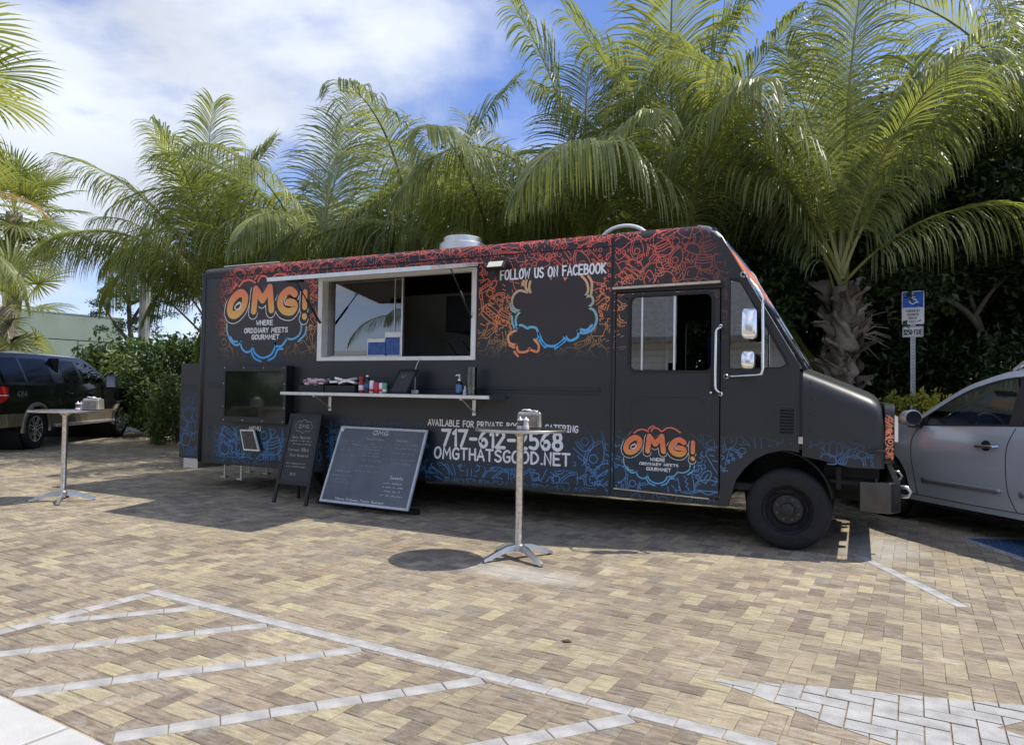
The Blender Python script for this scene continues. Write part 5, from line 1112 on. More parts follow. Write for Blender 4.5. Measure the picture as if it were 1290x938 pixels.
def scrib(mb, p0, p1, h, wd, mp, seed):
    """an unreadable line of handwriting"""
    q = random.Random(seed); p0 = Vector(p0); p1 = Vector(p1); L_ = (p1-p0).length; ex_ = (p1-p0)/L_; ey_ = Vector((-ex_.y, ex_.x)); x = 0; cur = []
    while x < L_:
        if q.random() < .13 and cur:
            ribbon(mb, cur, wd, mp, cap=0); cur = []; x += h*.8; continue
        cur.append(p0+ex_*x+ey_*h*(q.uniform(0, .95) if len(cur) % 2 else q.uniform(-.1, .3))); x += h*q.uniform(.22, .42)
    if len(cur) > 1: ribbon(mb, cur, wd, mp, cap=0)
b = MB(); scrib(b, (x0+.06, SZ+.2), (x0+.14, SZ+.2), .014, .003, lambda a, c, o: lean(a, c, .006), 3); scrib(b, (x0+.07, SZ+.18), (x0+.13, SZ+.18), .014, .003, lambda a, c, o: lean(a, c, .006), 4); tag(b.build('chalk_writing', M_CHALKF, t), kind='stuff')
# white plug and its cord hanging from the hatch
x = shx(523, -.1); t = one('power_adapter', 'white power adapter on the counter with a cord up to the hatch', 'adapter', x, -.1, SZ)
b = MB(); b.box(x-.035, x+.035, -.13, -.08, SZ, SZ+.045); b.build('adapter_block', SWH, t, bev=.006)
b = MB(); b.tube(spl([(x, -.105, SZ+.045), (x+.004, -.11, SZ+.15), (x-.002, -.09, SZ+.3), (x+.01, -.035, 1.72), (x+.01, .02, 1.76)], 5), .0042, 6); b.build('cord', SWH, t, smooth=True)
# soap pump, little bottle, tall clear cylinder
t = one('soap_dispenser', 'clear pump bottle of hand sanitizer with white pump', 'pump bottle', shx(578.5, -.15), -.15, SZ); x = shx(578.5, -.15)
b = MB(); b.lathe([(.001, SZ), (.036, SZ), (.038, SZ+.12), (.03, SZ+.14), (.014, SZ+.15)], c=(x, -.15, 0), n=16); b.build('body', glass('gel', (.35, .45, .6), 1., .05, 1.6), t, sa=40)
b = MB(); b.lathe([(.0385, SZ+.03), (.039, SZ+.11)], c=(x, -.15, 0), n=16); b.build('label_band', mat('gel_label', (.10, .20, .38), .4, var=.5, vscale=40), t, smooth=True)
b = MB(); b.lathe([(.016, SZ+.15), (.016, SZ+.17), (.006, SZ+.175), (.006, SZ+.21)], c=(x, -.15, 0), n=10); b.tube([(x+.012, -.15, SZ+.215), (x-.03, -.155, SZ+.213), (x-.042, -.155, SZ+.203)], .008, 6); b.build('pump', SWH, t, smooth=True)
t = one('small_bottle', 'tiny white squeeze bottle between pump and clear cylinder', 'bottle', shx(586, -.17), -.17, SZ); x = shx(586, -.17)
b = MB(); b.lathe([(.001, SZ), (.024, SZ), (.024, SZ+.05), (.01, SZ+.065), (.008, SZ+.09), (.001, SZ+.092)], c=(x, -.17, 0), n=12); b.build('body', mat('milky', (.55, .56, .57), .3), t, sa=40)
b = MB(); b.lathe([(.011, SZ+.06), (.011, SZ+.08), (.004, SZ+.1), (.001, SZ+.1)], c=(x, -.17, 0), n=10); b.build('cap', SWH, t)
x = shx(594, -.16); t = one('glass_cylinder', 'tall clear cylinder with white bottle caps in the bottom', 'cylinder', x, -.16, SZ)
b = MB(); b.lathe([(.001, SZ), (.055, SZ), (.055, SZ+.30), (.052, SZ+.30), (.052, SZ+.006)], c=(x, -.16, 0), n=24); b.build('tube', glass('vase', (.80, .83, .82), 1., .03, 1.6), t, sa=40)
b = MB()
for i in range(22):
    q = rq.uniform(0, 6.28); r_ = .04*math.sqrt(rq.random()); c = Vector((x+r_*math.cos(q), -.16+r_*math.sin(q), SZ+.01+.07*rq.random())); mm = Matrix.Translation(c) @ Matrix.Rotation(rq.uniform(0, 1.5), 4, 'X') @ Matrix.Rotation(rq.uniform(0, 3), 4, 'Z'); b.lathe([(.001, .004), (.012, .004), (.013, -.003)], n=8, m=mm)
tag(b.build('caps', mat('cap_cream', (.62, .58, .50), .5, var=.2), t), kind='stuff')

# ------------------------------------------------------------------ chalkboards
def frame4(P, fw, th, nrm):
    """four bars of a picture frame round the quad P (TL,TR,BR,BL)"""
    o = []
    for i in range(4):
        a, c = P[i], P[(i+1) % 4]; d = (c-a); L_ = d.length; d.normalize(); inn = nrm.cross(d); mid = (P[0]+P[1]+P[2]+P[3])/4
        if inn.dot(mid-a) < 0: inn = -inn
        b = MB(); a2, c2 = a, c
        if i % 2 == 0: a2, c2 = a, c
        else: a2, c2 = a+d*fw, c-d*fw
        m_ = (a2+c2)/2+inn*fw/2; b.obox(m_, (c2-a2)/2, inn*fw/2, nrm*th); o.append(b)
    return o
TL, TR = side(428, 536.5, -.06), side(536, 542, -.06)
BL, BR = gnd(405.7, 631, .075), gnd(517.6, 644, .075)
m_ = (TL+TR+BL+BR)/4; exb = ((TR-TL)+(BR-BL)).normalized(); upb = ((TL-BL)+(TR-BR)); upb = (upb-exb*upb.dot(exb)).normalized(); nb = upb.cross(exb); nb = nb if nb.y < 0 else -nb
wb, hb = ((TR-TL).length+(BR-BL).length)/2, ((TL-BL).length+(TR-BR).length)/2
t = thing('menu_chalkboard', 'wide grey chalkboard in a white frame leaning on the truck below the counter', 'chalkboard', (m_.x, m_.y, 0))
P = [m_+exb*(a*wb/2)+upb*(c*hb/2) for a, c in ((-1, 1), (1, 1), (1, -1), (-1, -1))]
M_FRM = mat('frame_grey_white', (.46, .48, .49), .45, .2, var=.12)
for q in frame4(P, .026, .012, nb): q.build('frame_bar', M_FRM, t)
b = MB(); b.obox(m_-nb*.004, exb*(wb/2-.02), upb*(hb/2-.02), nb*.005); b.build('board', mat('board_slate', (.10, .114, .132), .5, var=.28, vscale=2.5), t)
def bmap(a, c, o): return m_+exb*((a-.5)*wb)+upb*((c-.5)*hb)+nb*(.0022+o)
b = MB(); bf = MB(); asp = wb/hb
def bw(mb, txt, x, y, h, L_, wd): write(mb, txt, (x, y), (x+L_, y), h, wd, bmap)
bw(b, 'OMG', .40, .905, .055, .17, .0075); bw(bf, 'Sandwiches', .335, .835, .03, .2, .0045); bw(bf, 'Kebabs', .69, .835, .03, .12, .0045)
bw(b, 'Sweets', .72, .36, .04, .14, .0045); bw(bf, 'Little ones', .08, .40, .03, .18, .004); bw(b, 'Where Ordinary Meets Gourmet', .17, .045, .032, .55, .0045)
k = 0
for (xa, xb, ys) in ((.06, .30, (.80, .76, .68, .61)), (.31, .58, (.775, .74, .70, .66, .62, .56, .49, .42)), (.66, .95, (.79, .74, .68, .60, .55)), (.05, .28, (.345, .30, .26))):
    for y in ys: k += 1; scrib(bf, (xa+.02*(k % 3), y), (xb-.03*(k % 2), y), .018, .0032, bmap, 40+k)
for y in (.30, .25, .20, .15): k += 1; scrib(b, (.66, y), (.92-.04*(k % 2), y), .02, .0034, bmap, 40+k)
bf.build('chalk_writing', M_CHALKF, t); b.build('chalk_writing', M_CHALK, t)
b = MB(); b.obox(m_+exb*(-wb/2+.035)+upb*(hb/2-.045)+nb*.006, exb*.018, upb*.02, nb*.008); b.build('corner_clip', SWH, t)
for u0, v0, u1, v1 in ((398, 634, 455, 641.5), (461, 641, 524, 649)):
    a, c = gnd(u0, v0), gnd(u1, v1); d = (c-a)/2; pn = Vector((-d.y, d.x, 0)).normalized()
    b = MB(); b.obox((a+c)/2+Vector((0, 0, .03))+pn*.04, d, pn*.035, Vector((0, 0, .03))); b.build('foot_rail', M_BLK, t, bev=.005)
for s_ in (-.42, .42):
    b = MB(); p = m_+exb*(s_*wb)+nb*-.02; b.tube([p+upb*hb*.42, p-upb*hb*.5], .016, 6); b.build('rear_strut', M_BLK, t)
# A-frame sandwich board
FY, TY = -.40, -.17
pBL, pBR = gnd(354.6, 631), gnd(399, 636)
fl_ = [Vector((-5.85, FY, 0)), Vector((-5.26, FY-.01, 0))]
tl_ = [side(367, 522, TY), side(406, 522, TY)]
tl_ = [Vector((tl_[0].x, TY, 1.055)), Vector((tl_[1].x, TY, 1.055))]
fl_[0].x = pBL.x-.02; fl_[1].x = pBR.x-.03
t = thing('sandwich_board', 'narrow black A-frame chalkboard with an OMG cloud drawn at its top', 'chalkboard', ((fl_[0].x+fl_[1].x)/2, FY+.2, 0))
M_BWOOD = mat('black_wood', (.014, .013, .013), .55, var=.3, vscale=14)
nA = (tl_[0]-fl_[0]).cross(fl_[1]-fl_[0]).normalized(); nA = nA if nA.y < 0 else -nA
for i in (0, 1):
    ex_ = Vector((1, 0, 0)); d = tl_[i]-fl_[i]; b = MB(); c = (tl_[i]+fl_[i])/2+ex_*(.02 if i == 0 else -.02); b.obox(c, ex_*.022, d/2, nA*.011); b.build('leg', M_BWOOD, t)
    q = Vector((fl_[i].x+.03*(1-2*i), -.015+.0, 0)); e_ = Vector((tl_[i].x, TY+.02, 1.03)); b = MB(); b.obox((q+e_)/2+ex_*(.02 if i == 0 else -.02), ex_*.018, (e_-q)/2, nA*.01); b.build('rear_leg', M_BWOOD, t)
def fr_(a, c, o=0.): return fl_[0].lerp(fl_[1], a).lerp(tl_[0].lerp(tl_[1], a), c)+nA*o
for c0, c1, nm in ((.21, .25, 'bottom_rail'), (.955, 1.0, 'top_rail')):
    b = MB(); b.add([fr_(a, c, o) for o in (-.010, .010) for c in (c0, c1) for a in (.07, .93)], [(0, 1, 3, 2), (4, 6, 7, 5), (0, 4, 5, 1), (2, 3, 7, 6), (0, 2, 6, 4), (1, 5, 7, 3)]); b.build(nm, M_BWOOD, t, fixn=True)
b = MB(); b.add([fr_(a, c, o) for o in (-.006, .004) for c in (.24, .96) for a in (.06, .94)], [(0, 1, 3, 2), (4, 6, 7, 5), (0, 4, 5, 1), (2, 3, 7, 6), (0, 2, 6, 4), (1, 5, 7, 3)]); b.build('board', mat('black_board', (.020, .020, .021), .5, var=.3, vscale=6), t, fixn=True)
b = MB(); b.add([fr_(a, c, -.03) for c in (.24, .96) for a in (.06, .94)], [(0, 1, 3, 2)]); b.build('rear_board', M_BWOOD, t, solid=.01)
amap = lambda a, c, o: fr_(a, c, .006+o)
b = MB()
for s_ in scallop(9, .001, .001): pass
P = [(.5+.27*math.cos(rad(q))*(1+.07*math.cos(rad(q*8))), .86+.065*math.sin(rad(q))*(1+.14*math.cos(rad(q*8)))) for q in range(0, 361, 6)]
ribbon(b, P, .006, lambda a, c, o: amap(a, c, o))
def aw(txt, x, y, h, L_, wd=.005): write(b, txt, (x, y), (x+L_, y), h, wd, amap)
# widths are in metres only across; the strokes are drawn on the 0..1 board square
aw('OMG', .34, .84, .038, .32, .011); aw('Daily Specials', .2, .725, .026, .58, .009)
scrib(b, (.14, .69), (.84, .69), .016, .007, amap, 71); scrib(b, (.26, .655), (.84, .655), .016, .007, amap, 72)
aw('Korean BBQ', .16, .585, .026, .62, .009); scrib(b, (.55, .615), (.66, .615), .02, .007, amap, 77); aw('Pork Sandwich', .24, .525, .024, .56, .009)
scrib(b, (.18, .44), (.78, .44), .016, .007, amap, 73); scrib(b, (.18, .405), (.8, .405), .016, .007, amap, 74); aw('$10', .36, .315, .026, .16, .009)
b.build('chalk_writing', mat('chalk_dim', (.26, .24, .22), .9, var=.3, vscale=60), t)

# ------------------------------------------------------------------ standing tables
M_TOP = mat('laminate_top', (.03, .032, .035), .16, var=.25, vscale=6, spec=.6)
M_TEDGE = mat('steel_band', (.42, .40, .37), .35, .9, var=.15)
M_COL = mat('spotted_steel', (.50, .46, .40), .30, .95, var=.3, vscale=30, rvar=.12)
def bar_table(x, y, label, feet, lean_=0.):
    t = thing('standing_table', label, 'bar table', (x, y, 0), 0, 'round standing tables in the yard')
    b = MB(); b.lathe([(.001, 1.066), (.366, 1.066), (.372, 1.064)], c=(x, y, 0), n=48); b.build('tabletop', M_TOP, t, sa=40)
    b = MB(); b.lathe([(.372, 1.064), (.377, 1.06), (.377, 1.043), (.372, 1.04), (.001, 1.04)], c=(x, y, 0), n=48); b.build('edge_band', M_TEDGE, t, sa=40)
    b = MB(); b.lathe([(.001, 1.04), (.075, 1.04), (.07, 1.03), (.036, 1.0), (.031, .96), (.031, .12), (.034, .11), (.034, .07), (.001, .07)], c=(x, y, 0), n=20); b.build('column', M_COL, t, sa=40)
    b = MB(); b.lathe([(.001, .125), (.04, .125), (.055, .10), (.05, .065), (.001, .065)], c=(x, y, 0), n=16); b.build('hub', M_STEEL, t, sa=40)
    for q in feet:
        d = Vector((math.cos(q), math.sin(q), 0)); p = Vector((-d.y, d.x, 0)); b = MB(); sec = []
        for r_, z_, hw, hh in ((.03, .095, .028, .024), (.12, .088, .024, .022), (.24, .05, .02, .018), (.315, .024, .022, .014), (.335, .018, .018, .010)):
            c = Vector((x, y, z_))+d*r_; sec.append([c-p*hw-Vector((0, 0, hh)), c-p*hw*.7+Vector((0, 0, hh)), c+p*hw*.7+Vector((0, 0, hh)), c+p*hw-Vector((0, 0, hh)), c-p*hw-Vector((0, 0, hh))])
        loft(b, sec); ft = b.build('foot', M_STEEL, t, fixn=True, sa=45)
        b = MB(); c = Vector((x, y, 0))+d*.32; b.lathe([(.001, 0), (.016, 0), (.016, .012), (.001, .012)], c=tuple(c), n=8); b.build('glide', M_BLK, ft)
    return t
def ang(u, v, c): p = gnd(u, v, .02); return math.atan2(p.y-c[1], p.x-c[0])
tc1 = gnd(653, 703); tc2 = gnd(79, 631)
a1 = ang(607, 706, tc1); bar_table(tc1.x, tc1.y, 'round dark-topped standing table in front of the truck phone number', [a1, a1+math.pi/2, a1+math.pi, a1+3*math.pi/2])
a2 = ang(69, 637, tc2); bar_table(tc2.x, tc2.y, 'round steel standing table near the parked pickup at far left', [a2, a2+math.pi/2, a2+math.pi, a2+3*math.pi/2])
M_DISP = mat('smoked_plastic', (.40, .37, .30), .22, .5, var=.3, vscale=14, rvar=.1)
def dispenser(x, y, rz, label):
    t = thing('napkin_dispenser', label, 'napkin dispenser', (x, y, 1.067), rz, 'napkin dispensers on the standing tables')
    b = MB(); b.add([(-.10, -.07, 0), (.10, -.07, 0), (.10, .07, 0), (-.10, .07, 0), (-.095, -.06, .13), (.095, -.06, .13), (.095, .06, .13), (-.095, .06, .13)], [(0, 3, 2, 1), (4, 5, 6, 7), (0, 1, 5, 4), (1, 2, 6, 5), (2, 3, 7, 6), (3, 0, 4, 7)]); b.build('casing', M_DISP, t, local=True, bev=.012)
    b = MB(); b.box(-.075, .075, -.0745, -.06, .018, .112); b.build('face_plate', mat('face_grey', (.22, .20, .17), .3, .4, var=.4, vscale=30), t, local=True, bev=.004)
    b = MB(); b.box(-.085, .085, -.05, .05, .128, .135); b.build('lid', M_STEEL, t, local=True, bev=.003)
    q = random.Random(int(x*100)); s_ = MB(); n = 6; vs = []
    for i in range(n+1):
        for j in range(4): vs.append((-.065+.13*i/n, -.035+.07*j/3, .139+.010*math.sin(i*1.7+j)*q.random()+(.014 if 0 < i < n-2 else .003)))
    s_.add(vs, [(i*4+j, i*4+4+j, i*4+5+j, i*4+1+j) for i in range(n) for j in range(3)]); s_.build('napkin_sheet', NAP, t, local=True, smooth=True, solid=.008)
def shaker(x, y, kind, label):
    t = thing('pepper_shaker' if kind else 'salt_shaker', label, 'shaker', (x, y, 1.067), 0, 'salt and pepper on the standing tables')
    b = MB(); b.lathe([(.001, 0), (.026, 0), (.026, .012), (.02, .04), (.019, .055), (.023, .068)], n=14); b.build('body', mat('pepper_fill', (.10, .09, .08), .3, var=.5, vscale=90) if kind else mat('salt_fill', (.66, .63, .60), .25, var=.1), t, local=True, sa=40)
    b = MB(); b.lathe([(.0265, .0), (.0265, .022), (.02, .03)], n=14); b.build('foot_ring', mat('pink_base', (.66, .50, .48), .35), t, local=True, smooth=True)
    b = MB(); b.lathe([(.024, .066), (.025, .076), (.016, .084), (.006, .088), (.006, .098), (.001, .100)], n=14); b.build('top', M_ALU if kind else SWH, t, local=True, smooth=True)
def on_table(u, c, dd):   # a spot on the table top seen at column u, at the depth of the table centre plus dd
    z = (Vector((c.x, c.y, 1.067))-CAM).dot(FWD)+dd; p = atd(u, 540, z); return p.x, p.y
x, y = on_table(667, tc1, .05); dispenser(x, y, rad(20), 'napkin dispenser on the standing table in front of the truck')
x, y = on_table(655, tc1, -.14); shaker(x, y, 1, 'pepper shaker on the table in front of the truck')
x, y = on_table(662.5, tc1, -.15); shaker(x, y, 0, 'white salt shaker on the table in front of the truck')
x, y = on_table(116.5, tc2, .1); dispenser(x, y, rad(28), 'napkin dispenser on the standing table by the pickup')
x, y = on_table(97, tc2, .0); shaker(x, y, 1, 'pepper shaker on the left table by the pickup')
x, y = on_table(101.5, tc2, .05); shaker(x, y, 0, 'white salt shaker on the left table by the pickup')
# ------------------------------------------------------------------ parking sign
spos = gnd(1147, 600); sgp = atd(1150, 400, 11.2)
t = thing('parking_sign', 'blue and white disabled parking sign with a fine plate on a steel post', 'sign', (sgp.x, sgp.y, 0))
SD_ = (Vector((CAM.x, CAM.y, 0))-Vector((sgp.x, sgp.y, 0))).normalized(); SX = Vector((-SD_.y, SD_.x, 0)); SX = SX if SX.dot(RGT) > 0 else -SX
SX = (SX+SD_*.12).normalized(); SD_ = Vector((SX.y, -SX.x, 0))
pxm = 11.2/FPX
def sgz(v): return atd(1150, v, 11.2).z
def sgm(a, c, o): return Vector((sgp.x, sgp.y, 0))+SX*a+Vector((0, 0, c))+SD_*o
ztop, zb1, zt2, zb2 = sgz(366.5), sgz(408.5), sgz(411), sgz(424.5)
M_GALV = mat('galvanised', (.42, .44, .44), .45, .7, var=.15, vscale=14)
b = MB(); b.prism([(-.035, 0), (.035, 0), (.035, ztop-.02), (-.035, ztop-.02)], -.03, -.02, sgm); b.prism([(-.035, 0), (-.028, 0), (-.028, ztop-.02), (-.035, ztop-.02)], -.02, -.005, sgm); b.prism([(.028, 0), (.035, 0), (.035, ztop-.02), (.028, ztop-.02)], -.02, -.005, sgm); b.build('post', M_GALV, t, fixn=True)
b = MB()
zz = .15
while zz < zb2: b.prism(arc(0, zz, .007, .007, 0, 360, 6)[:-1], -.0195, -.0185, sgm); zz += .05
tag(b.build('post_hole', M_BLK, t, fixn=True), kind='stuff')
hw = 12.4*pxm
M_SBLUE = mat('sign_blue', (.012, .10, .50), .4, var=.05); M_SW = mat('sign_white', (.72, .74, .75), .4, var=.04)
b = MB(); b.prism(rrect(-hw, hw, zb1, ztop, .02, 4), -.004, .0, sgm); pn = b.build('sign_plate', M_SW, t, fixn=True)
b = MB(); zs = sgz(387); b.prism([(-hw+.012, zs), (hw-.012, zs), (hw-.012, ztop-.025), (hw-.025, ztop-.012), (-hw+.025, ztop-.012), (-hw+.012, ztop-.025)], .0006, .0012, sgm); b.build('sign_panel', M_SBLUE, pn, fixn=True)
b = MB(); zc_ = (zs+ztop)/2-.005; k_ = .085
wc = lambda P, wd: ribbon(b, [(a*k_, zc_+c*k_) for a, c in P], wd, lambda a, c, o: sgm(a, c, .0022+o))
wc(arc(-.03, 1.0, .14, .14, 0, 360, 10), .018)
wc([(-.05, .75), (-.02, .05), (.5, .02), (.72, -.62), (.9, -.55)], .015); wc([(-.03, .45), (.4, .43)], .014)
wc(arc(.0, -.25, .55, .55, 110, 345, 18), .015)
b.build('wheelchair_symbol', M_SW, pn)
def btext(txt, z_, h, wmax, m_, parent, nm):
    b = MB(); write(b, txt, (-wmax/2, z_), (wmax/2, z_), h, h*.17, lambda a, c, o: sgm(a, c, .0024+o)); b.build(nm, m_, parent)
for i, (tx, wd) in enumerate((('PARKING BY', .19), ('DISABLED', .16), ('PERMIT', .12), ('ONLY', .09))): btext(tx, sgz(392.8+4.5*i), .033, wd, M_INK, pn, 'sign_lettering')
b = MB(); b.prism(rrect(-11.6*pxm, 11.6*pxm, zb2, zt2, .015, 4), -.004, .0, sgm); p2 = b.build('fine_plate', M_SW, t, fixn=True)
b = MB(); P = rrect(-11.6*pxm+.01, 11.6*pxm-.01, zb2+.01, zt2-.01, .012, 4); ribbon(b, P+[P[0]], .006, lambda a, c, o: sgm(a, c, .001)); b.build('plate_border', M_INK, p2)
btext('$250 FINE', sgz(421.3), .075, .245, M_INK, p2, 'sign_lettering')

# ------------------------------------------------------------------ vehicles
def pw(*pts):
    xs_ = [p[0] for p in pts]; ys = [p[1] for p in pts]
    def f(x):
        if x <= xs_[0]: return ys[0]
        if x >= xs_[-1]: return ys[-1]
        for i in range(len(xs_)-1):
            if x <= xs_[i+1]:
                t = (x-xs_[i])/(xs_[i+1]-xs_[i]); h = xs_[i+1]-xs_[i]
                def sl(k):
                    if k <= 0 or k >= len(xs_)-1: return (ys[min(k+1, len(ys)-1)]-ys[max(k-1, 0)])/(xs_[min(k+1, len(ys)-1)]-xs_[max(k-1, 0)])
                    a_ = (ys[k]-ys[k-1])/(xs_[k]-xs_[k-1]); b_ = (ys[k+1]-ys[k])/(xs_[k+1]-xs_[k]); return 0 if a_*b_ <= 0 else 2*a_*b_/(a_+b_)
                m0, m1 = sl(i)*h, sl(i+1)*h
                return ys[i]*(2*t**3-3*t*t+1)+m0*(t**3-2*t*t+t)+ys[i+1]*(-2*t**3+3*t*t)+m1*(t**3-t*t)
    return f
def lin(a, b, n): return [a+(b-a)*i/n for i in range(n+1)]
class Car:
    def __init__(s, t, x0, x1, belt, top, hw, zbase, axles, ar, tum, paint):
        s.t, s.x0, s.x1, s.belt, s.top, s.hw, s.zbase, s.axles, s.ar, s.tum, s.paint = t, x0, x1, belt, top, hw, zbase, axles, ar, tum, paint
    def zb(s, x):
        z = s.zbase
        for a in s.axles:
            if abs(x-a[0]) < s.ar: z = max(z, a[1]+math.sqrt(s.ar**2-(x-a[0])**2))
        return z
    def hi(s, x): return max(s.belt(x)+.002, s.top(x)-.05)
    def y(s, x, z):
        h = s.hw(x); b = s.belt(x)
        if z <= b:
            h -= .05*max(0, (.55-z)/.4)**2+.035*max(0, (z-.75)/max(.2, b-.75))**2
            return h
        return h-.035-s.tum*((z-b)/.55)**1.15
    def P(s, sd, off=0.): return lambda x, z: (x, sd*(s.y(x, z)+off), z)
    def xs(s, a, b, st=.05): return lin(a, b, max(1, int(abs(b-a)/st)))
    def patch(s, mb, sd, a, b, lo, hi, n=4, off=0., st=.05):
        mb.strip(s.xs(a, b, st), lo, hi, s.P(sd, off), n); return mb
    def shell(s, glassx):
        """body sides, tail and nose, bonnet and roof; windscreens in glassx ranges are left open"""
        b = MB(); X = sorted(set(s.xs(s.x0, s.x1, .04)+[a[0]+q for a in s.axles for q in (-s.ar, s.ar)]))
        for sd in (1, -1): b.strip(X, s.zb, s.belt, s.P(sd), 10)
        o = s.part(b, 'body', s.paint)
        b = MB(); cuts = [s.x0]+[q for g_ in glassx for q in g_]+[s.x1]
        for i in range(0, len(cuts), 2):
            if cuts[i+1]-cuts[i] > .02: s.topstrip(b, cuts[i], cuts[i+1])
        for e in (s.x0, s.x1):   # close the nose and the tail
            n = 12; row = [(e, y_, z_) for z_ in lin(s.zbase+.08, s.top(e), n) for y_ in (-s.y(e, min(z_, s.hi(e))), s.y(e, min(z_, s.hi(e))))]
            b.add(row, [(2*i, 2*i+1, 2*i+3, 2*i+2) for i in range(n)])
        s.part(b, 'roof_and_bonnet', s.paint)
        return o
    def topstrip(s, b, a, c, off=0.):
        def f(x, t):
            h = s.hi(x); ys_ = s.y(x, h); u = -1+2*t; return (x, u*ys_, h+off+(s.top(x)+.025-h)*(1-abs(u)**3.2))
        b.strip(s.xs(a, c), lambda x: 0, lambda x: 1, f, 14)
    def part(s, b, nm, m, smooth=True, **k): return b.build(nm, m, s.t, local=True, sa=38 if smooth else None, fixn=True, **k)
def car_wheel(t, x, y, r, wd, sd, rimr, spokes, m_rim, twin=True):
    b = MB(); b.lathe([(rimr, 0), (rimr+.02, -.012), (r-.035, -.012), (r-.008, .015), (r, .04), (r, wd-.04), (r-.02, wd-.005), (rimr, wd)], axis='Y', n=40)
    f = lambda p: (p[0]+x, y+sd*(.0-p[1]) if True else 0, p[2]+r-.006)
    b.v = [f(p) for p in b.v]; w_ = b.build('wheel', M_RUB, t, local=True, sa=40, fixn=True)
    b = MB(); b.lathe([(rimr, -.002), (rimr-.012, .004), (rimr-.03, .05), (rimr-.035, .1), (.001, .11)], axis='Y', n=40); b.v = [f(p) for p in b.v]; b.build('rim', mat('rim_shade', (.06, .06, .06), .5, .6), w_, local=True, sa=40, fixn=True)
    for k in range(spokes):
        q = 2*math.pi*k/spokes+.2; d = Vector((math.cos(q), 0, math.sin(q))); p = Vector((-math.sin(q), 0, math.cos(q))); b = MB()
        for dp in ((-.018, .018) if twin else (0,)):
            b.obox(d*(rimr*.55)+p*dp*1.6+Vector((0, .012, 0)), d*(rimr*.43), Vector((0, .010, 0)), p*(.012 if twin else .022))
        b.v = [f(p_) for p_ in b.v]; b.build('spoke', m_rim, w_, local=True, bev=.003)
    b = MB(); b.lathe([(.05, .03), (.05, -.004), (.035, -.012), (.001, -.013)], axis='Y', n=16); b.lathe([(rimr, -.004), (rimr-.018, -.004), (rimr-.022, .02)], axis='Y', n=40); b.v = [f(p) for p in b.v]; b.build('rim_lip', m_rim, w_, local=True, sa=40)
def inside_box(b, x0, x1, hw, z0, z1): b.box(x0, x1, -hw, hw, z0, z1)
# --- silver SUV, driver's side towards us
hdg = rad(130); u = Vector((math.cos(hdg), math.sin(hdg), 0)); lf = Vector((-u.y, u.x, 0))
fw_ = gnd(1125, 652); WB = 2.69
root = fw_-u*(WB*1.05-.42)-lf*.88*1.05
WB = 2.46
M_SILV = mat('silver_paint', (.42, .475, .52), .24, .25, var=.05, vscale=2, spec=.6, coat=.6, rvar=.04)
t = thing('parked_suv', 'silver SUV parked nose-in beyond the truck bumper', 'car', (root.x, root.y, 0), hdg)
t.scale = (1.05, 1.05, 1.05)
C_ = Car(t, -.95, 3.58, pw((-.95, 1.02), (-.4, 1.10), (.8, 1.055), (2.0, 1.005), (2.5, .98), (3.2, .86), (3.58, .70)), pw((-.95, 1.12), (-.75, 1.35), (-.35, 1.56), (.4, 1.645), (1.0, 1.62), (1.4, 1.52), (2.12, 1.10), (2.3, 1.045), (2.8, .99), (3.3, .88), (3.58, .74)),
          pw((-.95, .78), (-.6, .87), (.2, .90), (2.2, .90), (3.0, .87), (3.4, .76), (3.58, .60)), .24, [(0, .345), (WB, .345)], .405, .20, M_SILV)
C_.shell([(1.32, 2.16)])
bl = C_.belt
fwin_lo = lambda x: bl(x)+.025
fwin_hi = lambda x: max(bl(x)+.027, C_.hi(x)-.055)
b = MB()
for sd in (1, -1):
    C_.patch(b, sd, -.95, 2.3, bl, fwin_lo, 1); C_.patch(b, sd, -.95, 2.3, fwin_hi, C_.hi, 2)
    C_.patch(b, sd, -.95, -.55, fwin_lo, fwin_hi, 3)
C_.part(b, 'window_surround', M_SILV)
b = MB()
for sd in (1, -1):
    for a, c in ((-.56, -.50), (-.08, .02), (.80, .93)): C_.patch(b, sd, a, c, fwin_lo, fwin_hi, 3, .004)
    C_.patch(b, sd, -.55, 2.0, lambda x: bl(x)+.012, lambda x: bl(x)+.03, 1, .006)
    C_.patch(b, sd, 1.86, 2.2, fwin_lo, fwin_hi, 2, .003)
    C_.patch(b, sd, -.55, 2.1, lambda x: max(fwin_lo(x), fwin_hi(x)-.018), fwin_hi, 1, .005)
C_.part(b, 'window_rubber', M_BLK)
M_CARGL = glass('car_glass', (.52, .58, .56), 1., .005, 1.3)
for sd in (1, -1):
    for a, c in ((-.5, -.08), (.02, .80), (.93, 1.90)):
        b = MB(); C_.patch(b, sd, a, c, fwin_lo, fwin_hi, 4, -.006); C_.part(b, 'side_window', M_CARGL)
b = MB(); C_.topstrip(b, 1.32, 2.16); C_.part(b, 'windscreen', M_CARGL)
b = MB(); b.box(-.8, 2.3, -.8, .8, .3, .34); C_.part(b, 'floor_pan', M_DARK, False)
b = MB(); b.box(1.75, 2.35, -.78, .78, .55, .98); C_.part(b, 'dashboard', M_BLK, False, bev=.05)
for y_ in (.4, -.4):
    b = MB(); b.box(.55, 1.1, y_-.24, y_+.24, .4, .62); st_ = C_.part(b, 'seat', mat('seat_grey', (.05, .05, .052), .8), False, bev=.05)
    b = MB(); b.obox((.52, y_, .92), Vector((.07, 0, -.01)), Vector((0, .23, 0)), Vector((-.09, 0, .33))); b.obox((.40, y_, 1.33), Vector((.04, 0, 0)), Vector((0, .12, 0)), Vector((-.01, 0, .09))); b.build('seat_back', MATS['seat_grey'], st_, local=True, bev=.04)
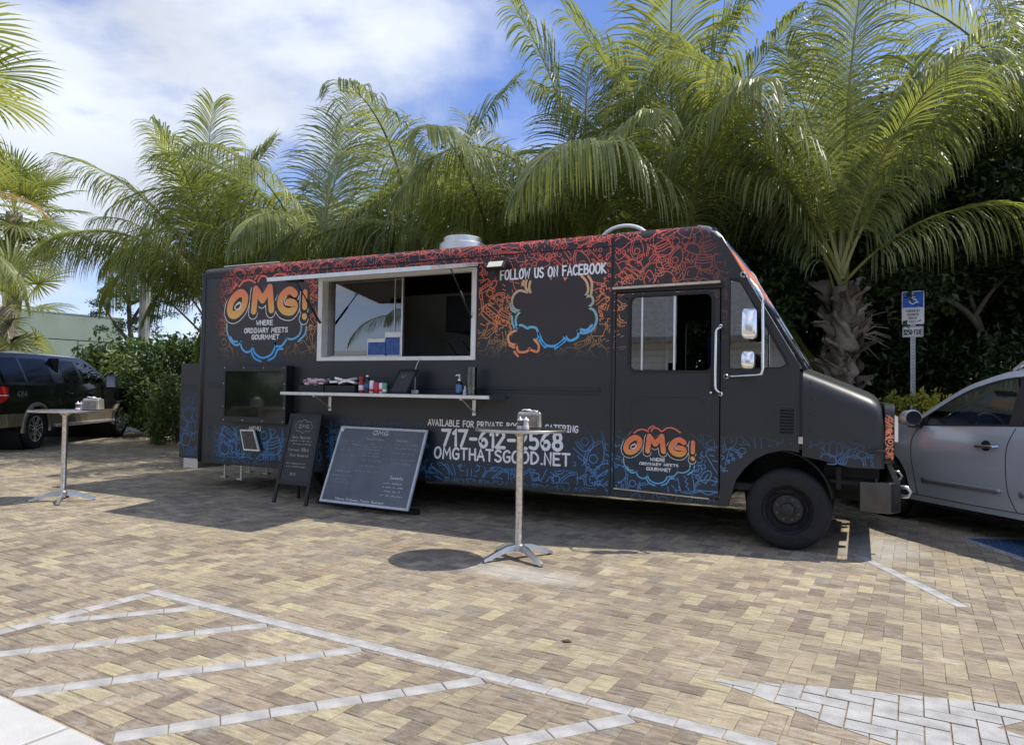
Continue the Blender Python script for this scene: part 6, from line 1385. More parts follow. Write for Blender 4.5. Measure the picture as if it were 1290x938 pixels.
b = MB(); mm = Matrix.Translation((1.52, .40, 1.0)) @ Matrix.Rotation(rad(-62), 4, 'Y'); b.tube([mm @ Vector((.18*math.cos(q*.3927), .18*math.sin(q*.3927), 0)) for q in range(16)], .017, 8, closed=True); b.tube([mm @ Vector((0, -.17, 0)), mm @ Vector((0, .17, 0))], .02, 6); C_.part(b, 'steering_wheel', M_BLK)
b = MB(); b.lathe([(.001, -.02), (.03, -.01), (.03, .02), (.001, .03)], c=(1.72, .0, 1.36), axis='X', n=10); b.box(1.70, 1.72, -.12, .12, 1.34, 1.40); C_.part(b, 'rear_view_mirror', M_BLK, False)
b = MB(); b.lathe([(.001, .1), (.05, .08), (.06, 0), (.03, -.05), (.001, -.05)], c=(1.60, .55, 1.10), n=12); C_.part(b, 'phone_mount', M_BLK)
def seam(pts, sd=1, wd=.008):
    b = MB(); b.tube([C_.P(sd, .0)(x, z) for x, z in spl(pts, 6)], wd/2, 4); return C_.part(b, 'door_seam', M_BLK)
for sd in (1,):
    seam([(1.97, .98), (2.02, .86), (2.02, .68), (1.98, .5), (1.95, .30)]); seam([(.86, 1.05), (.93, .85), (.92, .5), (.84, .30)]); seam([(-.12, 1.07), (-.02, .85), (.22, .62), (.42, .5), (.44, .30)])
    seam([(2.02, .305), (1.2, .295), (.45, .305)])
for a, c in ((.98, 1.88), (.10, .80)):
    b = MB(); C_.patch(b, 1, a, c, lambda x: .452, lambda x: .488, 2, .012); C_.patch(b, 1, a, c, lambda x: .437, lambda x: .446, 1, .008); C_.part(b, 'door_moulding', mat('silver_moulding', (.30, .315, .34), .35, .4, var=.05), solid=.014)
for x in (1.02, .12):
    yy = C_.y(x, .86); b = MB(); b.tube([(x-.0, yy-.01, .87), (x+.02, yy+.035, .868), (x+.20, yy+.035, .862), (x+.22, yy-.01, .86)], .014, 8); h_ = C_.part(b, 'door_handle', M_CHROME)
    b = MB(); b.lathe([(.055, .0), (.05, .004), (.001, .006)], c=(x+.12, yy-.002, .868), axis='Y', n=14); b.build('handle_cup', M_BLK, h_, local=True)
b = MB(); yy = C_.y(1.92, 1.03); mm = Matrix.Translation((1.93, yy+.13, 1.10)); b.lathe([(.001, .075), (.05, .07), (.085, .045), (.095, 0), (.095, -.045), (.085, -.05)], axis='X', n=16)
b.v = [tuple(Vector((-p[0]*1., p[1]*1.15, p[2]*.88))+Vector((1.95, yy+.12, 1.10))) for p in b.v]; b.v = [(p[0], p[1], p[2]) for p in b.v]
b.v = [(2*1.95-p[0], p[1], p[2]) for p in b.v]; mr_ = C_.part(b, 'door_mirror', mat('mirror_shell', (.26, .27, .28), .32, .35))
b = MB(); b.lathe([(.001, 0), (.088, .0)], axis='X', n=16); b.v = [(1.905, p[1]*1.15+yy+.12, p[2]*.88+1.10) for p in b.v]; b.build('mirror_glass', mat('mirror_silver', (.6, .62, .65), .03, 1., var=0), mr_, local=True)
b = MB(); b.box(1.90, 2.0, yy-.03, yy+.10, 1.0, 1.035); b.build('mirror_foot', M_BLK, mr_, local=True)
b = MB()
b.tube([(x_, .60, C_.hi(x_)+(C_.top(x_)+.025-C_.hi(x_))*.62+dz_) for x_, dz_ in ((-.5, -.02), (-.42, .035), (-.1, .05), (.3, .055), (.7, .05), (1.0, .035), (1.1, -.02))], .02, 8); C_.part(b, 'roof_rail', M_ALU); b = MB(); b.tube([(x_, -.60, C_.hi(x_)+(C_.top(x_)+.025-C_.hi(x_))*.62+dz_) for x_, dz_ in ((-.5, -.02), (-.42, .035), (-.1, .05), (.3, .055), (.7, .05), (1.0, .035), (1.1, -.02))], .02, 8); C_.part(b, 'roof_rail', M_ALU)
for x in (0, WB):
    for sd in (1, -1): car_wheel(t, x, sd*.885, .345, .22, sd, .215, 5, M_ALU, False)
b = MB()
for x in (0, WB): b.lathe([(.41, -.8), (.41, .8)], c=(x, 0, .345), axis='Y', n=30)
C_.part(b, 'wheel_arch', M_DARK, solid=.01)
b = MB(); b.box(-.8, 3.2, -.82, .82, .20, .28); C_.part(b, 'underbody', M_DARK, False)
for y_ in (.55, -.55):
    b = MB(); b.box(3.30, 3.52, y_-.16, y_+.16, .68, .80); C_.part(b, 'headlight', MATS['headlight_lens'], False, bev=.04)
# --- black pickup with a topper, far left
WB = 4.1
p1_, p2_ = gnd(45, 565), gnd(155, 549); u = (p2_-p1_); u.z = 0; u.normalize(); hdg = math.atan2(u.y, u.x); lf = Vector((-u.y, u.x, 0))
root = p1_+lf*1.0
M_PBLK = mat('black_paint', (.007, .007, .008), .22, var=.05, spec=.4, coat=.25, rvar=.05)
M_TANP = mat('tan_paint', (.24, .20, .15), .32, .5, var=.1, vscale=3, coat=.3)
t = thing('pickup_truck', 'black and tan crew-cab pickup with a topper and chrome wheels', 'pickup truck', (root.x, root.y, 0), hdg)
C_ = Car(t, -1.30, 5.1, pw((-1.3, 1.34), (1.2, 1.34), (3.3, 1.30), (4.9, 1.22), (5.1, 1.15)), pw((-1.3, 1.96), (-1.15, 2.02), (.6, 2.06), (2.3, 2.06), (2.75, 1.98), (3.55, 1.44), (3.8, 1.36), (4.8, 1.30), (5.1, 1.2)),
          pw((-1.3, .97), (-1.0, 1.0), (4.4, 1.0), (4.9, .95), (5.1, .84)), .50, [(0, .43), (WB, .43)], .50, .24, M_PBLK)
C_.shell([(2.72, 3.62)])
bl = C_.belt; wlo = lambda x: bl(x)+.06; whi = lambda x: max(bl(x)+.062, C_.hi(x)-.10)
b = MB()
for sd in (1, -1):
    C_.patch(b, sd, -1.3, 3.75, bl, wlo, 1); C_.patch(b, sd, -1.3, 3.75, whi, C_.hi, 2)
    for a, c in ((-1.3, -1.15), (-.35, -.27), (.75, 1.22), (1.98, 2.12), (3.15, 3.5)): C_.patch(b, sd, a, c, wlo, whi, 3)
C_.part(b, 'cab_frame', M_PBLK)
M_PGL = glass('privacy_glass', (.03, .035, .035), 1., .10, 1.3); M_PGF = glass('front_glass', (.35, .42, .40), 1., .01, 2.1)
for sd in (1, -1):
    for a, c, m_ in ((-1.15, -.35, M_PGL), (-.27, .75, M_PGL), (1.22, 1.98, M_PGL), (2.12, 3.15, M_PGF)):
        b = MB(); C_.patch(b, sd, a, c, wlo, whi, 4, -.004); C_.part(b, 'side_window', m_)
b = MB(); C_.topstrip(b, 2.72, 3.62); C_.part(b, 'windscreen', M_PGF)
b = MB(); b.box(-1.2, 3.4, -.9, .9, .5, .6); b.box(1.0, 1.1, -.85, .85, .6, 1.95); C_.part(b, 'cab_floor', M_DARK, False)
b = MB(); b.box(3.0, 3.7, -.85, .85, .8, 1.3); C_.part(b, 'dashboard', M_BLK, False)
for x_ in (1.5, 2.4):
    for y_ in (.42, -.42): b = MB(); b.box(x_-.1, x_+.05, y_-.25, y_+.25, .7, 1.55); C_.part(b, 'seat', MATS['seat_grey'], False, bev=.05)
bandhi = lambda x: max(C_.zb(x)+.01, .76)
for a, c in ((-1.28, -.5), (.5, WB-.5)):
    b = MB(); C_.patch(b, -1, a, c, C_.zb, lambda x: .76, 4, .005); C_.part(b, 'lower_panel', M_TANP)
for x in (0, WB):
    b = MB(); P = arc(x, .43, .51, .51, -8, 188, 22)
    b.tube([(a, -(C_.hw(a)+.006), max(z, .36)) for a, z in P], .045, 8); C_.part(b, 'wheel_flare', M_TANP)
b = MB(); b.box(.62, 3.5, -1.10, -.93, .43, .50); C_.part(b, 'side_step', M_ALU, False, bev=.02)
b = MB(); b.box(-1.45, -1.28, -.98, .98, .52, .76); C_.part(b, 'rear_bumper', M_TANP, False, bev=.03)
TL_ = mat('tail_red', (.36, .015, .02), .12, var=.3, vscale=12, coat=.5)
b = MB(); C_.patch(b, -1, -1.31, -1.02, lambda x: .98+.12*max(0, (x+1.2)/.18), lambda x: 1.30, 4, .012); b.box(-1.335, -1.30, -.985, -.80, .98, 1.30); C_.part(b, 'tail_light', TL_)
b = MB(); C_.patch(b, -1, -1.31, -1.03, lambda x: 1.12, lambda x: 1.14, 1, .016); C_.part(b, 'tail_light_bar', mat('tail_clear', (.6, .5, .5), .2))
b = MB(); write(b, '4X4', (-.72, 1.10), (-.36, 1.10), .12, .02, lambda a, c, o: (a, -(C_.y(a, c)+.004+o), c)); b.build('four_by_four_badge', mat('badge_grey', (.35, .35, .36), .4, .5), t, local=True)
def pseam(pts):
    b = MB(); b.tube([C_.P(-1)(x, z) for x, z in spl(pts, 5)], .005, 4); return C_.part(b, 'door_seam', mat('seam_dark', (.002, .002, .002), .6))
pseam([(.86, 1.34), (.86, .9), (.86, .55)]); pseam([(1.1, 1.33), (1.1, .9), (1.2, .6)]); pseam([(2.05, 1.32), (2.05, .9), (2.05, .55)]); pseam([(3.3, 1.3), (3.35, .9), (3.3, .6)])
for x in (1.25, 2.2): b = MB(); b.tube([(x, -1.0, 1.16), (x+.02, -1.03, 1.16), (x+.2, -1.03, 1.16), (x+.22, -1.0, 1.16)], .016, 6); C_.part(b, 'door_handle', M_PBLK)
b = MB(); b.box(2.95, 3.08, -1.32, -1.06, 1.28, 1.62); m2_ = C_.part(b, 'door_mirror', M_BLK, False, bev=.03)
b = MB(); b.box(2.945, 2.95, -1.30, -1.09, 1.32, 1.59); b.build('mirror_glass', MATS['mirror_silver'], m2_, local=True); b = MB(); b.box(3.0, 3.05, -1.08, -.9, 1.32, 1.38); b.build('mirror_arm', M_BLK, m2_, local=True)
b = MB(); b.box(-.5, -.05, -.2, .2, 2.06, 2.10); C_.part(b, 'topper_vent', M_ALU, False, bev=.01)
for x in (0, WB):
    for sd in (1, -1): car_wheel(t, x, sd*.985, .43, .27, sd, .27, 7, M_CHROME)
b = MB()
for x in (0, WB): b.lathe([(.51, -.93), (.51, .93)], c=(x, 0, .43), axis='Y', n=30)
C_.part(b, 'wheel_arch', M_DARK, solid=.01)
b = MB(); b.box(-1.1, 4.9, -.85, .85, .42, .54); C_.part(b, 'underbody', M_DARK, False)
b = MB(); C_.patch(b, -1, 2.7, 3.0, lambda x: .92, lambda x: .96, 1, .004); C_.part(b, 'door_badge', M_ALU)

# ------------------------------------------------------------------ vegetation
LF_PALM = leafmat('palm_leaf', (.145, .19, .078), (.36, .395, .165), .50, .36)
LF_YEL = leafmat('palm_leaf_yellow', (.30, .22, .05), (.42, .27, .05), .3, .45)
LF_DEAD = leafmat('palm_leaf_dead', (.16, .12, .07), (.26, .20, .12), .15, .7)
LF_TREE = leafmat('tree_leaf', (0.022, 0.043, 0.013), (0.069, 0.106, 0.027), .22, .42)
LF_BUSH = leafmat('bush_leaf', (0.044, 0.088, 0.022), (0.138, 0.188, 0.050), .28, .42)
LF_CROT = leafmat('croton_leaf', (.20, .22, .03), (.42, .36, .05), .3, .4)
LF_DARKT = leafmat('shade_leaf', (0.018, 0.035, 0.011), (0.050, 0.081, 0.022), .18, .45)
M_RACH = mat('palm_rachis', (.20, .20, .065), .45, var=.25, vscale=3)
M_BOOT = mat('palm_boot', (.20, .165, .125), .9, var=.35, vscale=5, bump=.5, bscale=24)
M_TRK = mat('palm_trunk', (.20, .17, .14), .92, var=.3, vscale=6, bump=.6, bscale=18)
M_BARK = mat('tree_bark', (.11, .095, .075), .92, var=.35, vscale=7, bump=.5, bscale=22)
ZUP = Vector((0, 0, 1))
def frond_mesh(name, el0, bend, seed, mleaf, L=4.6, n=112, droop=2.6, lat=.0, leafL=1.25):
    r = random.Random(seed); pts = []; tans = []; p = Vector((0, 0, 0)); K = 24; yaw = 0.
    for i in range(K+1):
        s_ = i/K; th = rad(el0-bend*s_**1.35); yaw = lat*s_*s_; tn = Vector((math.cos(th)*math.cos(yaw), math.cos(th)*math.sin(yaw), math.sin(th)))
        pts.append(p.copy()); tans.append(tn); p = p+tn*(L/K)
    V, F, MI, TN = [], [], [], []
    def at(s_):
        k = min(K-1e-6, s_*K); i = int(k); f = k-i; return pts[i].lerp(pts[i+1], f), tans[i].lerp(tans[i+1], f).normalized()
    # rachis: flat-backed midrib
    for i in range(K+1):
        s_ = i/K; wd = .052*(1-s_)**1.1+.005 if s_ > .06 else .085-.5*s_; tn = tans[i]; sd = Vector((-tn.y, tn.x, 0)); sd = sd.normalized() if sd.length > 1e-4 else Vector((0, 1, 0)); nn = tn.cross(sd)*-1
        if nn.z < 0 and abs(tn.z) < .99: nn = -nn
        for a, c in ((-1, .25), (0, -.7), (1, .25), (0, .5)): V.append(pts[i]+sd*a*wd*.75+nn*c*wd*.7)
    for i in range(K):
        for j in range(4): F.append((i*4+j, i*4+(j+1) % 4, i*4+4+(j+1) % 4, i*4+4+j)); MI.append(1); TN.append(.3)
    g_ = Vector((0, 0, -1)); STEP = 5
    for k in range(n):
        s_ = .15+.85*(k+.5)/n; c, tn = at(s_); sd = Vector((-tn.y, tn.x, 0)); sd = sd.normalized() if sd.length > 1e-3 else Vector((0, 1, 0)); up_ = tn.cross(sd); up_ = up_ if up_.dot(ZUP) >= 0 or abs(tn.z) > .97 else -up_
        prof = (.55+.45*min(1, (s_-.12)/.25))*(1-.62*max(0, (s_-.55)/.45)**1.6)
        for q in (-1, 1):
            if r.random() < .03: continue
            l = leafL*prof*r.uniform(.93, 1.06); a = rad(28+34*s_+r.uniform(-3, 3)); d = (sd*q*math.cos(a)+tn*math.sin(a)+up_*r.uniform(.15, .32)).normalized()
            wv = (tn-d*tn.dot(d)).normalized(); tw = r.uniform(-.4, .4); wv = (wv*math.cos(tw)+d.cross(wv)*math.sin(tw)).normalized()
            o = c+sd*q*.01; base = len(V); st = l/STEP; gg = droop*(.27+.10*math.sin(s_*23+seed)*.6+r.uniform(-.06, .06)); tone = r.uniform(-.35, .35)
            for i in range(STEP+1):
                f = i/STEP; wd = .0125*(.6+1.1*f)*(1-f**3) if i < STEP else .001; wd = max(wd, .0015)
                V.append(o-wv*wd); V.append(o+wv*wd)
                d = (d+g_*gg*(.35+f)).normalized(); o = o+d*st; wv = (wv-d*wv.dot(d)).normalized()
            for i in range(STEP): F.append((base+2*i, base+2*i+1, base+2*i+3, base+2*i+2)); MI.append(0); TN.append(tone)
    me = bpy.data.meshes.new(name); me.from_pydata([tuple(v) for v in V], [], F); me.materials.append(mleaf); me.materials.append(M_RACH if mleaf is not LF_DEAD else M_BOOT)
    me.polygons.foreach_set('material_index', MI); a = me.attributes.new('tone', 'FLOAT', 'FACE'); a.data.foreach_set('value', TN); me.update(); return me
FR = [frond_mesh('frond', *a) for a in ((86, 34, 1, LF_PALM, 4.6, 112, 1.3, .3), (80, 62, 2, LF_PALM, 4.6, 112, 1.9, -.3), (72, 68, 3, LF_PALM), (64, 85, 4, LF_PALM), (56, 98, 5, LF_PALM), (46, 100, 6, LF_PALM), (34, 100, 7, LF_PALM), (20, 90, 8, LF_PALM), (5, 75, 9, LF_PALM), (-12, 62, 10, LF_PALM))]
FR2 = [frond_mesh('frond', el, bd, sd_, LF_PALM, 4.6, 112, (1.6 if el > 80 else 2.2 if el > 65 else 3.2), lt) for el, bd, sd_, lt in ((83, 35, 21, .25), (70, 80, 22, -.3), (60, 108, 23, .3), (50, 112, 24, -.25), (40, 112, 25, .2), (26, 100, 26, -.2), (12, 88, 27, .3), (-2, 74, 28, -.3), (-10, 66, 29, .2), (-22, 55, 30, -.2))]
FRY = frond_mesh('frond', 40, 85, 31, LF_YEL, 4.2, 70, 1.2); FRD = frond_mesh('frond', -35, 48, 32, LF_DEAD, 3.6, 60, 1.8, .3)
FRW = frond_mesh('frond', 44, 26, 33, LF_PALM, 5.0, 80, .9, .0, .8)
def boot_mesh(seed):
    """a torn, folded dead leaf base hanging off the trunk"""
    r = random.Random(seed); b = MB(); n, m = 11, 6; ph = r.uniform(0, 6); tip = r.uniform(.05, .2)
    for i in range(n+1):
        f = i/n; wd = .17*(1-f)**.55*(1+.18*math.sin(f*9+ph))+.02; out = .02+.13*f**1.2+tip*f**3; curl = .05*math.sin(f*5+ph)
        for j in range(m+1):
            u_ = j/m*2-1; cr_ = .03*math.sin(u_*5+f*8+ph)+.02*r.uniform(-1, 1)
            b.v.append((out-.10*u_*u_*(1-.6*f)+cr_, u_*wd+curl, f*.46-.10*f**3+(.05*r.uniform(-1, 1) if i == n else 0)))
    for i in range(n):
        for j in range(m): b.f.append([i*(m+1)+j, i*(m+1)+j+1, (i+1)*(m+1)+j+1, (i+1)*(m+1)+j]); b.a.append(0.)
    return b.mesh('dead_leaf_base', M_BOOT, smooth=True)
def vary(m, lo, hi):
    """let each piece that uses the material be a little lighter or darker"""
    t = m.node_tree; n = t.nodes; k = t.links.new; mi = n[m['mixnode']]; oi = n.new('ShaderNodeObjectInfo'); r = n.new('ShaderNodeMix'); r.data_type = 'RGBA'; k(oi.outputs['Random'], r.inputs[0]); r.inputs[6].default_value = lo+(1,); r.inputs[7].default_value = hi+(1,); k(r.outputs[2], mi.inputs[6])
vary(M_BOOT, (.085, .066, .048), (.27, .225, .17))
BOOTS = [boot_mesh(50+i) for i in range(8)]
def palm(x, y, hc, label, nf=17, L=1., rot=0., r0=.17, lean=(0, 0), group='coconut palms behind the truck', boots=0, extra=(), skip=(), seed=0, young=0., z0=0., droopy=.45, avoid=True):
    q = random.Random(seed+100); t = thing('coconut_palm', label, 'palm tree', (x, y, z0), 0, group)
    tx, ty = lean; b = MB(); N_ = 18
    b.tube([(tx*(i/N_)**1.5, ty*(i/N_)**1.5, (hc+(.25 if boots < 40 else -.02))*i/N_) for i in range(N_+1)], [r0*(1.25-.4*min(1, i/5.)+.04*(i % 2)) * (1 if i < N_-2 else .8) for i in range(N_+1)], 14); b.build('trunk', M_TRK if not boots else M_BOOT, t, local=True, smooth=True)
    for i in range(nf):
        f = i/(nf-1); az = rad(rot+i*137.508+q.uniform(-12, 12)); lib = FR2 if q.random() < droopy else FR
        k = min(9, max(0, int(f**.85*10-young*3+q.uniform(-.6, .6)))); ky = math.sin(az)
        if avoid and ky < -.15: k = min(k, 3 if ky < -.5 else 5)
        me = lib[k]
        o = bpy.data.objects.new('frond', me); COL.objects.link(o); o.parent = t; s_ = L*q.uniform(.84, 1.1)
        rr = r0*.5*f; o.location = (tx+rr*math.cos(az), ty+rr*math.sin(az), hc+.18-.35*f); o.rotation_euler = (q.uniform(-.12, .12), q.uniform(-.06, .06), az); o.scale = (s_, s_*q.uniform(.9, 1.1), s_)
    for me, az, s_, dz in extra:
        o = bpy.data.objects.new('frond', me); COL.objects.link(o); o.parent = t; o.location = (tx, ty, hc+dz); o.rotation_euler = (0, 0, rad(az)); o.scale = (s_, s_, s_)
    for i in range(boots):
        f = i/max(1, boots-1); az = i*2.4+q.uniform(-.4, .4); zz = (hc-.10)*(1-f*.98)-.12; s_ = q.uniform(.75, 1.15)
        o = bpy.data.objects.new('dead_leaf_base', BOOTS[i % 8]); COL.objects.link(o); o.parent = t; o.location = (tx*.9+r0*.85*math.cos(az), ty*.9+r0*.75*math.sin(az), max(.1, zz)); o.rotation_euler = (q.uniform(-.6, .6), q.uniform(-.25, .15), az); o.scale = (s_*1.1, s_*1.15, s_*1.1)
    return t
def crown_mesh(name, seed, n, rx, rz, leaf, m_, clumps=46, spread=.33, flat=.0):
    r = random.Random(seed); V, F, T_ = [], [], []; cl = []
    for _ in range(clumps):
        while True:
            p = Vector((r.uniform(-1, 1), r.uniform(-1, 1), r.uniform(-1, 1)))
            if .25 < p.length < 1 and p.z > -.75: break
        k = p.length**-.35; cl.append((Vector((p.x*rx*k, p.y*rx*k, p.z*rz*k)), r.uniform(-.35, .35), r.uniform(.6, 1.25)))
    for i in range(n):
        c, tn, sp_ = cl[i % clumps]; gs = lambda q_: max(-1.5, min(1.5, r.gauss(0, q_)))
        d = Vector((gs(1), gs(1), gs(.75)))*spread*sp_*rx*.5; p = c+d
        ax = Vector((r.gauss(0, 1), r.gauss(0, 1), r.gauss(-.3, .7))).normalized(); nn = ax.cross(Vector((r.gauss(0, .6), r.gauss(0, .6), 1))).normalized(); l = leaf*r.uniform(.6, 1.25); w_ = l*.26; b = len(V); up_ = ax.cross(nn)
        V += [p, p+ax*l*.45+nn*w_+up_*w_*.35, p+ax*l, p+ax*l*.45-nn*w_+up_*w_*.35]; F += [(b, b+1, b+2), (b, b+2, b+3)]; q = tn+r.uniform(-.2, .2); T_ += [q, q]
    me = bpy.data.meshes.new(name); me.from_pydata([tuple(v) for v in V], [], F); me.materials.append(m_); a = me.attributes.new('tone', 'FLOAT', 'FACE'); a.data.foreach_set('value', T_); me.update(); return me
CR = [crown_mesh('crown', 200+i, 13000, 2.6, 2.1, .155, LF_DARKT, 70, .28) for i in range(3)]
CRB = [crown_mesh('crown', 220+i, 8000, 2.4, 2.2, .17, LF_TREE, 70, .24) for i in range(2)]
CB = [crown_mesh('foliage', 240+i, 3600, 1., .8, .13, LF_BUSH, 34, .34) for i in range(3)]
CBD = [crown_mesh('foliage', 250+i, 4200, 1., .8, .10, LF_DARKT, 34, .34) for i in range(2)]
CC = crown_mesh('foliage', 260, 420, .5, .42, .15, LF_CROT, 16, .3)
CFINE = crown_mesh('crown', 270, 5200, 1.5, 1.9, .11, LF_BUSH, 60, .17)
def trunkmesh(seed, h, r_):
    q = random.Random(seed); b = MB(); pts = [(0, 0, 0)]; x = y = 0
    for i in range(1, 8): x += q.uniform(-.1, .1); y += q.uniform(-.1, .1); pts.append((x, y, h*i/7))
    b.tube(pts, [r_*(1-.07*i) for i in range(8)], 9)
    for k in range(6):
        i = q.randint(3, 6); a = q.uniform(0, 6.28); p = Vector(pts[i]); e = p+Vector((math.cos(a), math.sin(a), q.uniform(.5, 1.2)))*h*.35; b.tube([p, p.lerp(e, .5)+Vector((0, 0, -.1)), e], [r_*.5, r_*.35, r_*.12], 6)
    return b.mesh('trunk', M_BARK, smooth=True)
TRK = [trunkmesh(300+i, 4.2, .15) for i in range(3)]
def tree(x, y, h, s_, label, group, seed, lib=None, crown2=True):
    q = random.Random(seed); lib = lib or CR; t = thing('broadleaf_tree', label, 'tree', (x, y, 0), q.uniform(0, 6.28), group)
    o = bpy.data.objects.new('trunk', TRK[seed % 3]); COL.objects.link(o); o.parent = t; o.scale = (s_, s_, h/4.2)
    n = 2 if crown2 else 1
    for k in range(n):
        o = bpy.data.objects.new('crown', lib[(seed+k) % len(lib)]); COL.objects.link(o); o.parent = t; o.location = (q.uniform(-.6, .6)*k, q.uniform(-.6, .6)*k, h+.3-1.1*k); o.scale = (s_*(1+.12*k), s_*(1+.12*k), s_*q.uniform(.85, 1.1)); o.rotation_euler = (0, 0, q.uniform(0, 6.28))
    return t
def bush(x, y, s_, label, group, seed, lib=None, zs=1.):
    q = random.Random(seed); lib = lib or CB; t = thing('bush', label, 'bush', (x, y, 0), q.uniform(0, 6.28), group)
    b = MB()
    for k in range(5): a = q.uniform(0, 6.28); b.tube([(0, 0, 0), (.25*s_*math.cos(a), .25*s_*math.sin(a), .5*s_*zs), (.5*s_*math.cos(a), .5*s_*math.sin(a), .95*s_*zs)], [.02*s_+.008, .015*s_, .006], 5)
    tag(b.build('stems', M_BARK, t, local=True), kind='stuff')
    o = bpy.data.objects.new('foliage', lib[seed % len(lib)]); COL.objects.link(o); o.parent = t; o.location = (0, 0, .72*s_*zs); o.scale = (s_, s_, s_*zs); return t
RA = 26.2   # azimuth of picture right
HERO = [frond_mesh('frond', 64, 30, 35, LF_PALM, 4.7, 125, 2.6, .12, 1.2), frond_mesh('frond', 71, 74, 36, LF_PALM, 5.2, 130, 3.0, -.1, 1.3), frond_mesh('frond', 84, 24, 37, LF_PALM, 4.9, 125, 1.5, .3, 1.15)]
palm(.33, 5.13, 3.08, 'thick coconut palm with ragged dead leaf bases behind the truck bonnet', nf=4, L=.9, rot=100, r0=.18, boots=60, seed=1, young=2.5, droopy=.0, avoid=False,
     extra=((HERO[0], RA+181, 1.0, .15), (HERO[0], RA+150, 1.05, .2), (HERO[1], RA+3, 1.0, .15), (HERO[1], RA-38, .95, .1), (HERO[2], RA+80, 1.0, .25), (HERO[2], RA+255, .95, .3), (HERO[0], RA+28, .95, .2), (HERO[1], RA+205, .9, .1), (FR2[2], RA+125, 1., .15), (FR[2], RA+50, 1.05, .2), (FR[3], RA+172, 1.0, .0), (FR2[3], RA-8, .95, .0), (FR2[1], RA-75, .9, .2)))
PL = [ # x, y, crown height, label, n, scale, rot, seed
 (-2.3, 5.6, 3.5, 'tall coconut palm right behind the truck cab roof', 12, 1.1, 10, 2, 1.2, .17),
 (-4.0, 5.6, 3.7, 'upright coconut palm behind the cloud artwork end of the truck', 12, 1.05, 75, 3, .4, .16),
 (-5.3, 4.9, 2.95, 'arching coconut palm with yellowing tips behind the roof fan', 14, .98, 130, 4, .0, .16),
 (-7.4, 5.2, 3.3, 'coconut palm behind the middle of the serving hatch', 14, .98, 20, 5, .1, .16),
 (-9.6, 4.6, 3.35, 'bright green coconut palm behind the rear end of the truck roof', 14, .95, 95, 6, .1, .16),
 (-12.35, 4.3, 2.9, 'coconut palm with a visible slender trunk left of the truck', 13, .9, 50, 7, 1.7, .16),
 (3.6, 8.2, 5.4, 'coconut palm towering over the silver SUV', 12, 1.05, 160, 9, .8, .18),
 (-6.2, 8.2, 3.2, 'coconut palm in the second row behind the roof fan', 12, .95, 64, 10, .2, .16),
 (-10.4, 7.6, 3.1, 'coconut palm in the second row behind the hatch', 12, .92, 12, 11, .1, .16)]
for (x, y, hc, lb, n_p, L_, ro, sd_, yg, r0_) in PL:
    ex_ = ()
    if sd_ == 4: ex_ = ((FR[4], RA+160, 1.05, 0), (FRY, RA+150, 1.0, .1), (FR2[3], RA+190, 1.1, 0))
    if sd_ == 2: ex_ = ((FR[5], RA+176, 1.05, .9), (HERO[0], RA+150, 1.0, .3), (FRY, RA+60, .8, .4))
    if sd_ == 3: ex_ = ((FR[0], RA+10, 1.2, .3), (FR2[0], RA+25, 1.15, .2), (FR[1], RA-20, 1.1, .2))
    if sd_ == 7: ex_ = ((FRW, RA+178, 1.02, -.5), (FR[4], RA+185, .95, .3), (FR2[1], RA+30, .95, .3), (FR2[2], RA+150, .9, .3), (FR[3], RA+10, .95, .2), (FR2[2], RA+185, .95, .2), (FR2[3], RA+160, .9, .1), (FR[2], RA+212, .95, .2), (FR[2], RA+130, .9, .2))
    if sd_ == 5: ex_ = ((FRD, RA+200, .9, -.1),)
    if sd_ == 6: ex_ = ((FR2[0], RA+60, 1.0, .2), (FR2[1], RA+10, .95, .2), (FR2[1], RA+170, .95, .2), (FR2[2], RA+200, 1., .2), (FR2[2], RA-30, 1., .2))
    palm(x, y, hc, lb, nf=n_p, L=L_, rot=ro, r0=r0_, seed=sd_, young=yg, extra=ex_, boots=8 if sd_ == 7 else 0)
# palms at the far left: a coconut palm outside the frame reaching in, a cabbage palm, a nearer fan palm
p = atd(-150, 470, 16.5)
palm(p.x, p.y, 4.1, 'coconut palm at the left edge with one golden frond reaching in', nf=7, L=.8, rot=10, seed=21, young=1.5, group='palms at the far left', extra=((FRY, RA+8, .9, 1.0), (FR2[5], RA-6, .95, .1)))
def fan_mesh(seed, n=40, R_=1.05):
    r = random.Random(seed); V, F, T_ = [], [], []
    pet = 1.05; V += [Vector((0, -.02, 0)), Vector((0, .02, 0)), Vector((pet, .012, .12)), Vector((pet, -.012, .12))]; F.append((0, 1, 2, 3)); T_.append(.3)
    for i in range(n):
        a = rad(-135+270*i/(n-1)+r.uniform(-2, 2)); d = Vector((math.cos(a), math.sin(a), .25-.1*abs(math.cos(a)))).normalized(); o = Vector((pet, 0, .12)); l = R_*(.72+.28*math.cos(a*.55))*r.uniform(.9, 1.08); wv = Vector((-d.y, d.x, .25*(1 if i % 2 else -1))).normalized(); b = len(V); tn = r.uniform(-.3, .3)
        for k in range(6):
            f = k/5; wd = (.035*f+.006)*(1-f**3.2)+.001; V += [o-wv*wd, o+wv*wd]; d = (d+Vector((0, 0, -1))*(.05+.34*f*f*r.uniform(.5, 1.3))).normalized(); o = o+d*l/5
        for k in range(5): F.append((b+2*k, b+2*k+1, b+2*k+3, b+2*k+2)); T_.append(tn)
    me = bpy.data.meshes.new('fan_leaf'); me.from_pydata([tuple(v) for v in V], [], F); me.materials.append(LF_PALM); a = me.attributes.new('tone', 'FLOAT', 'FACE'); a.data.foreach_set('value', T_); me.update(); return me
FAN = [fan_mesh(60+i) for i in range(4)]
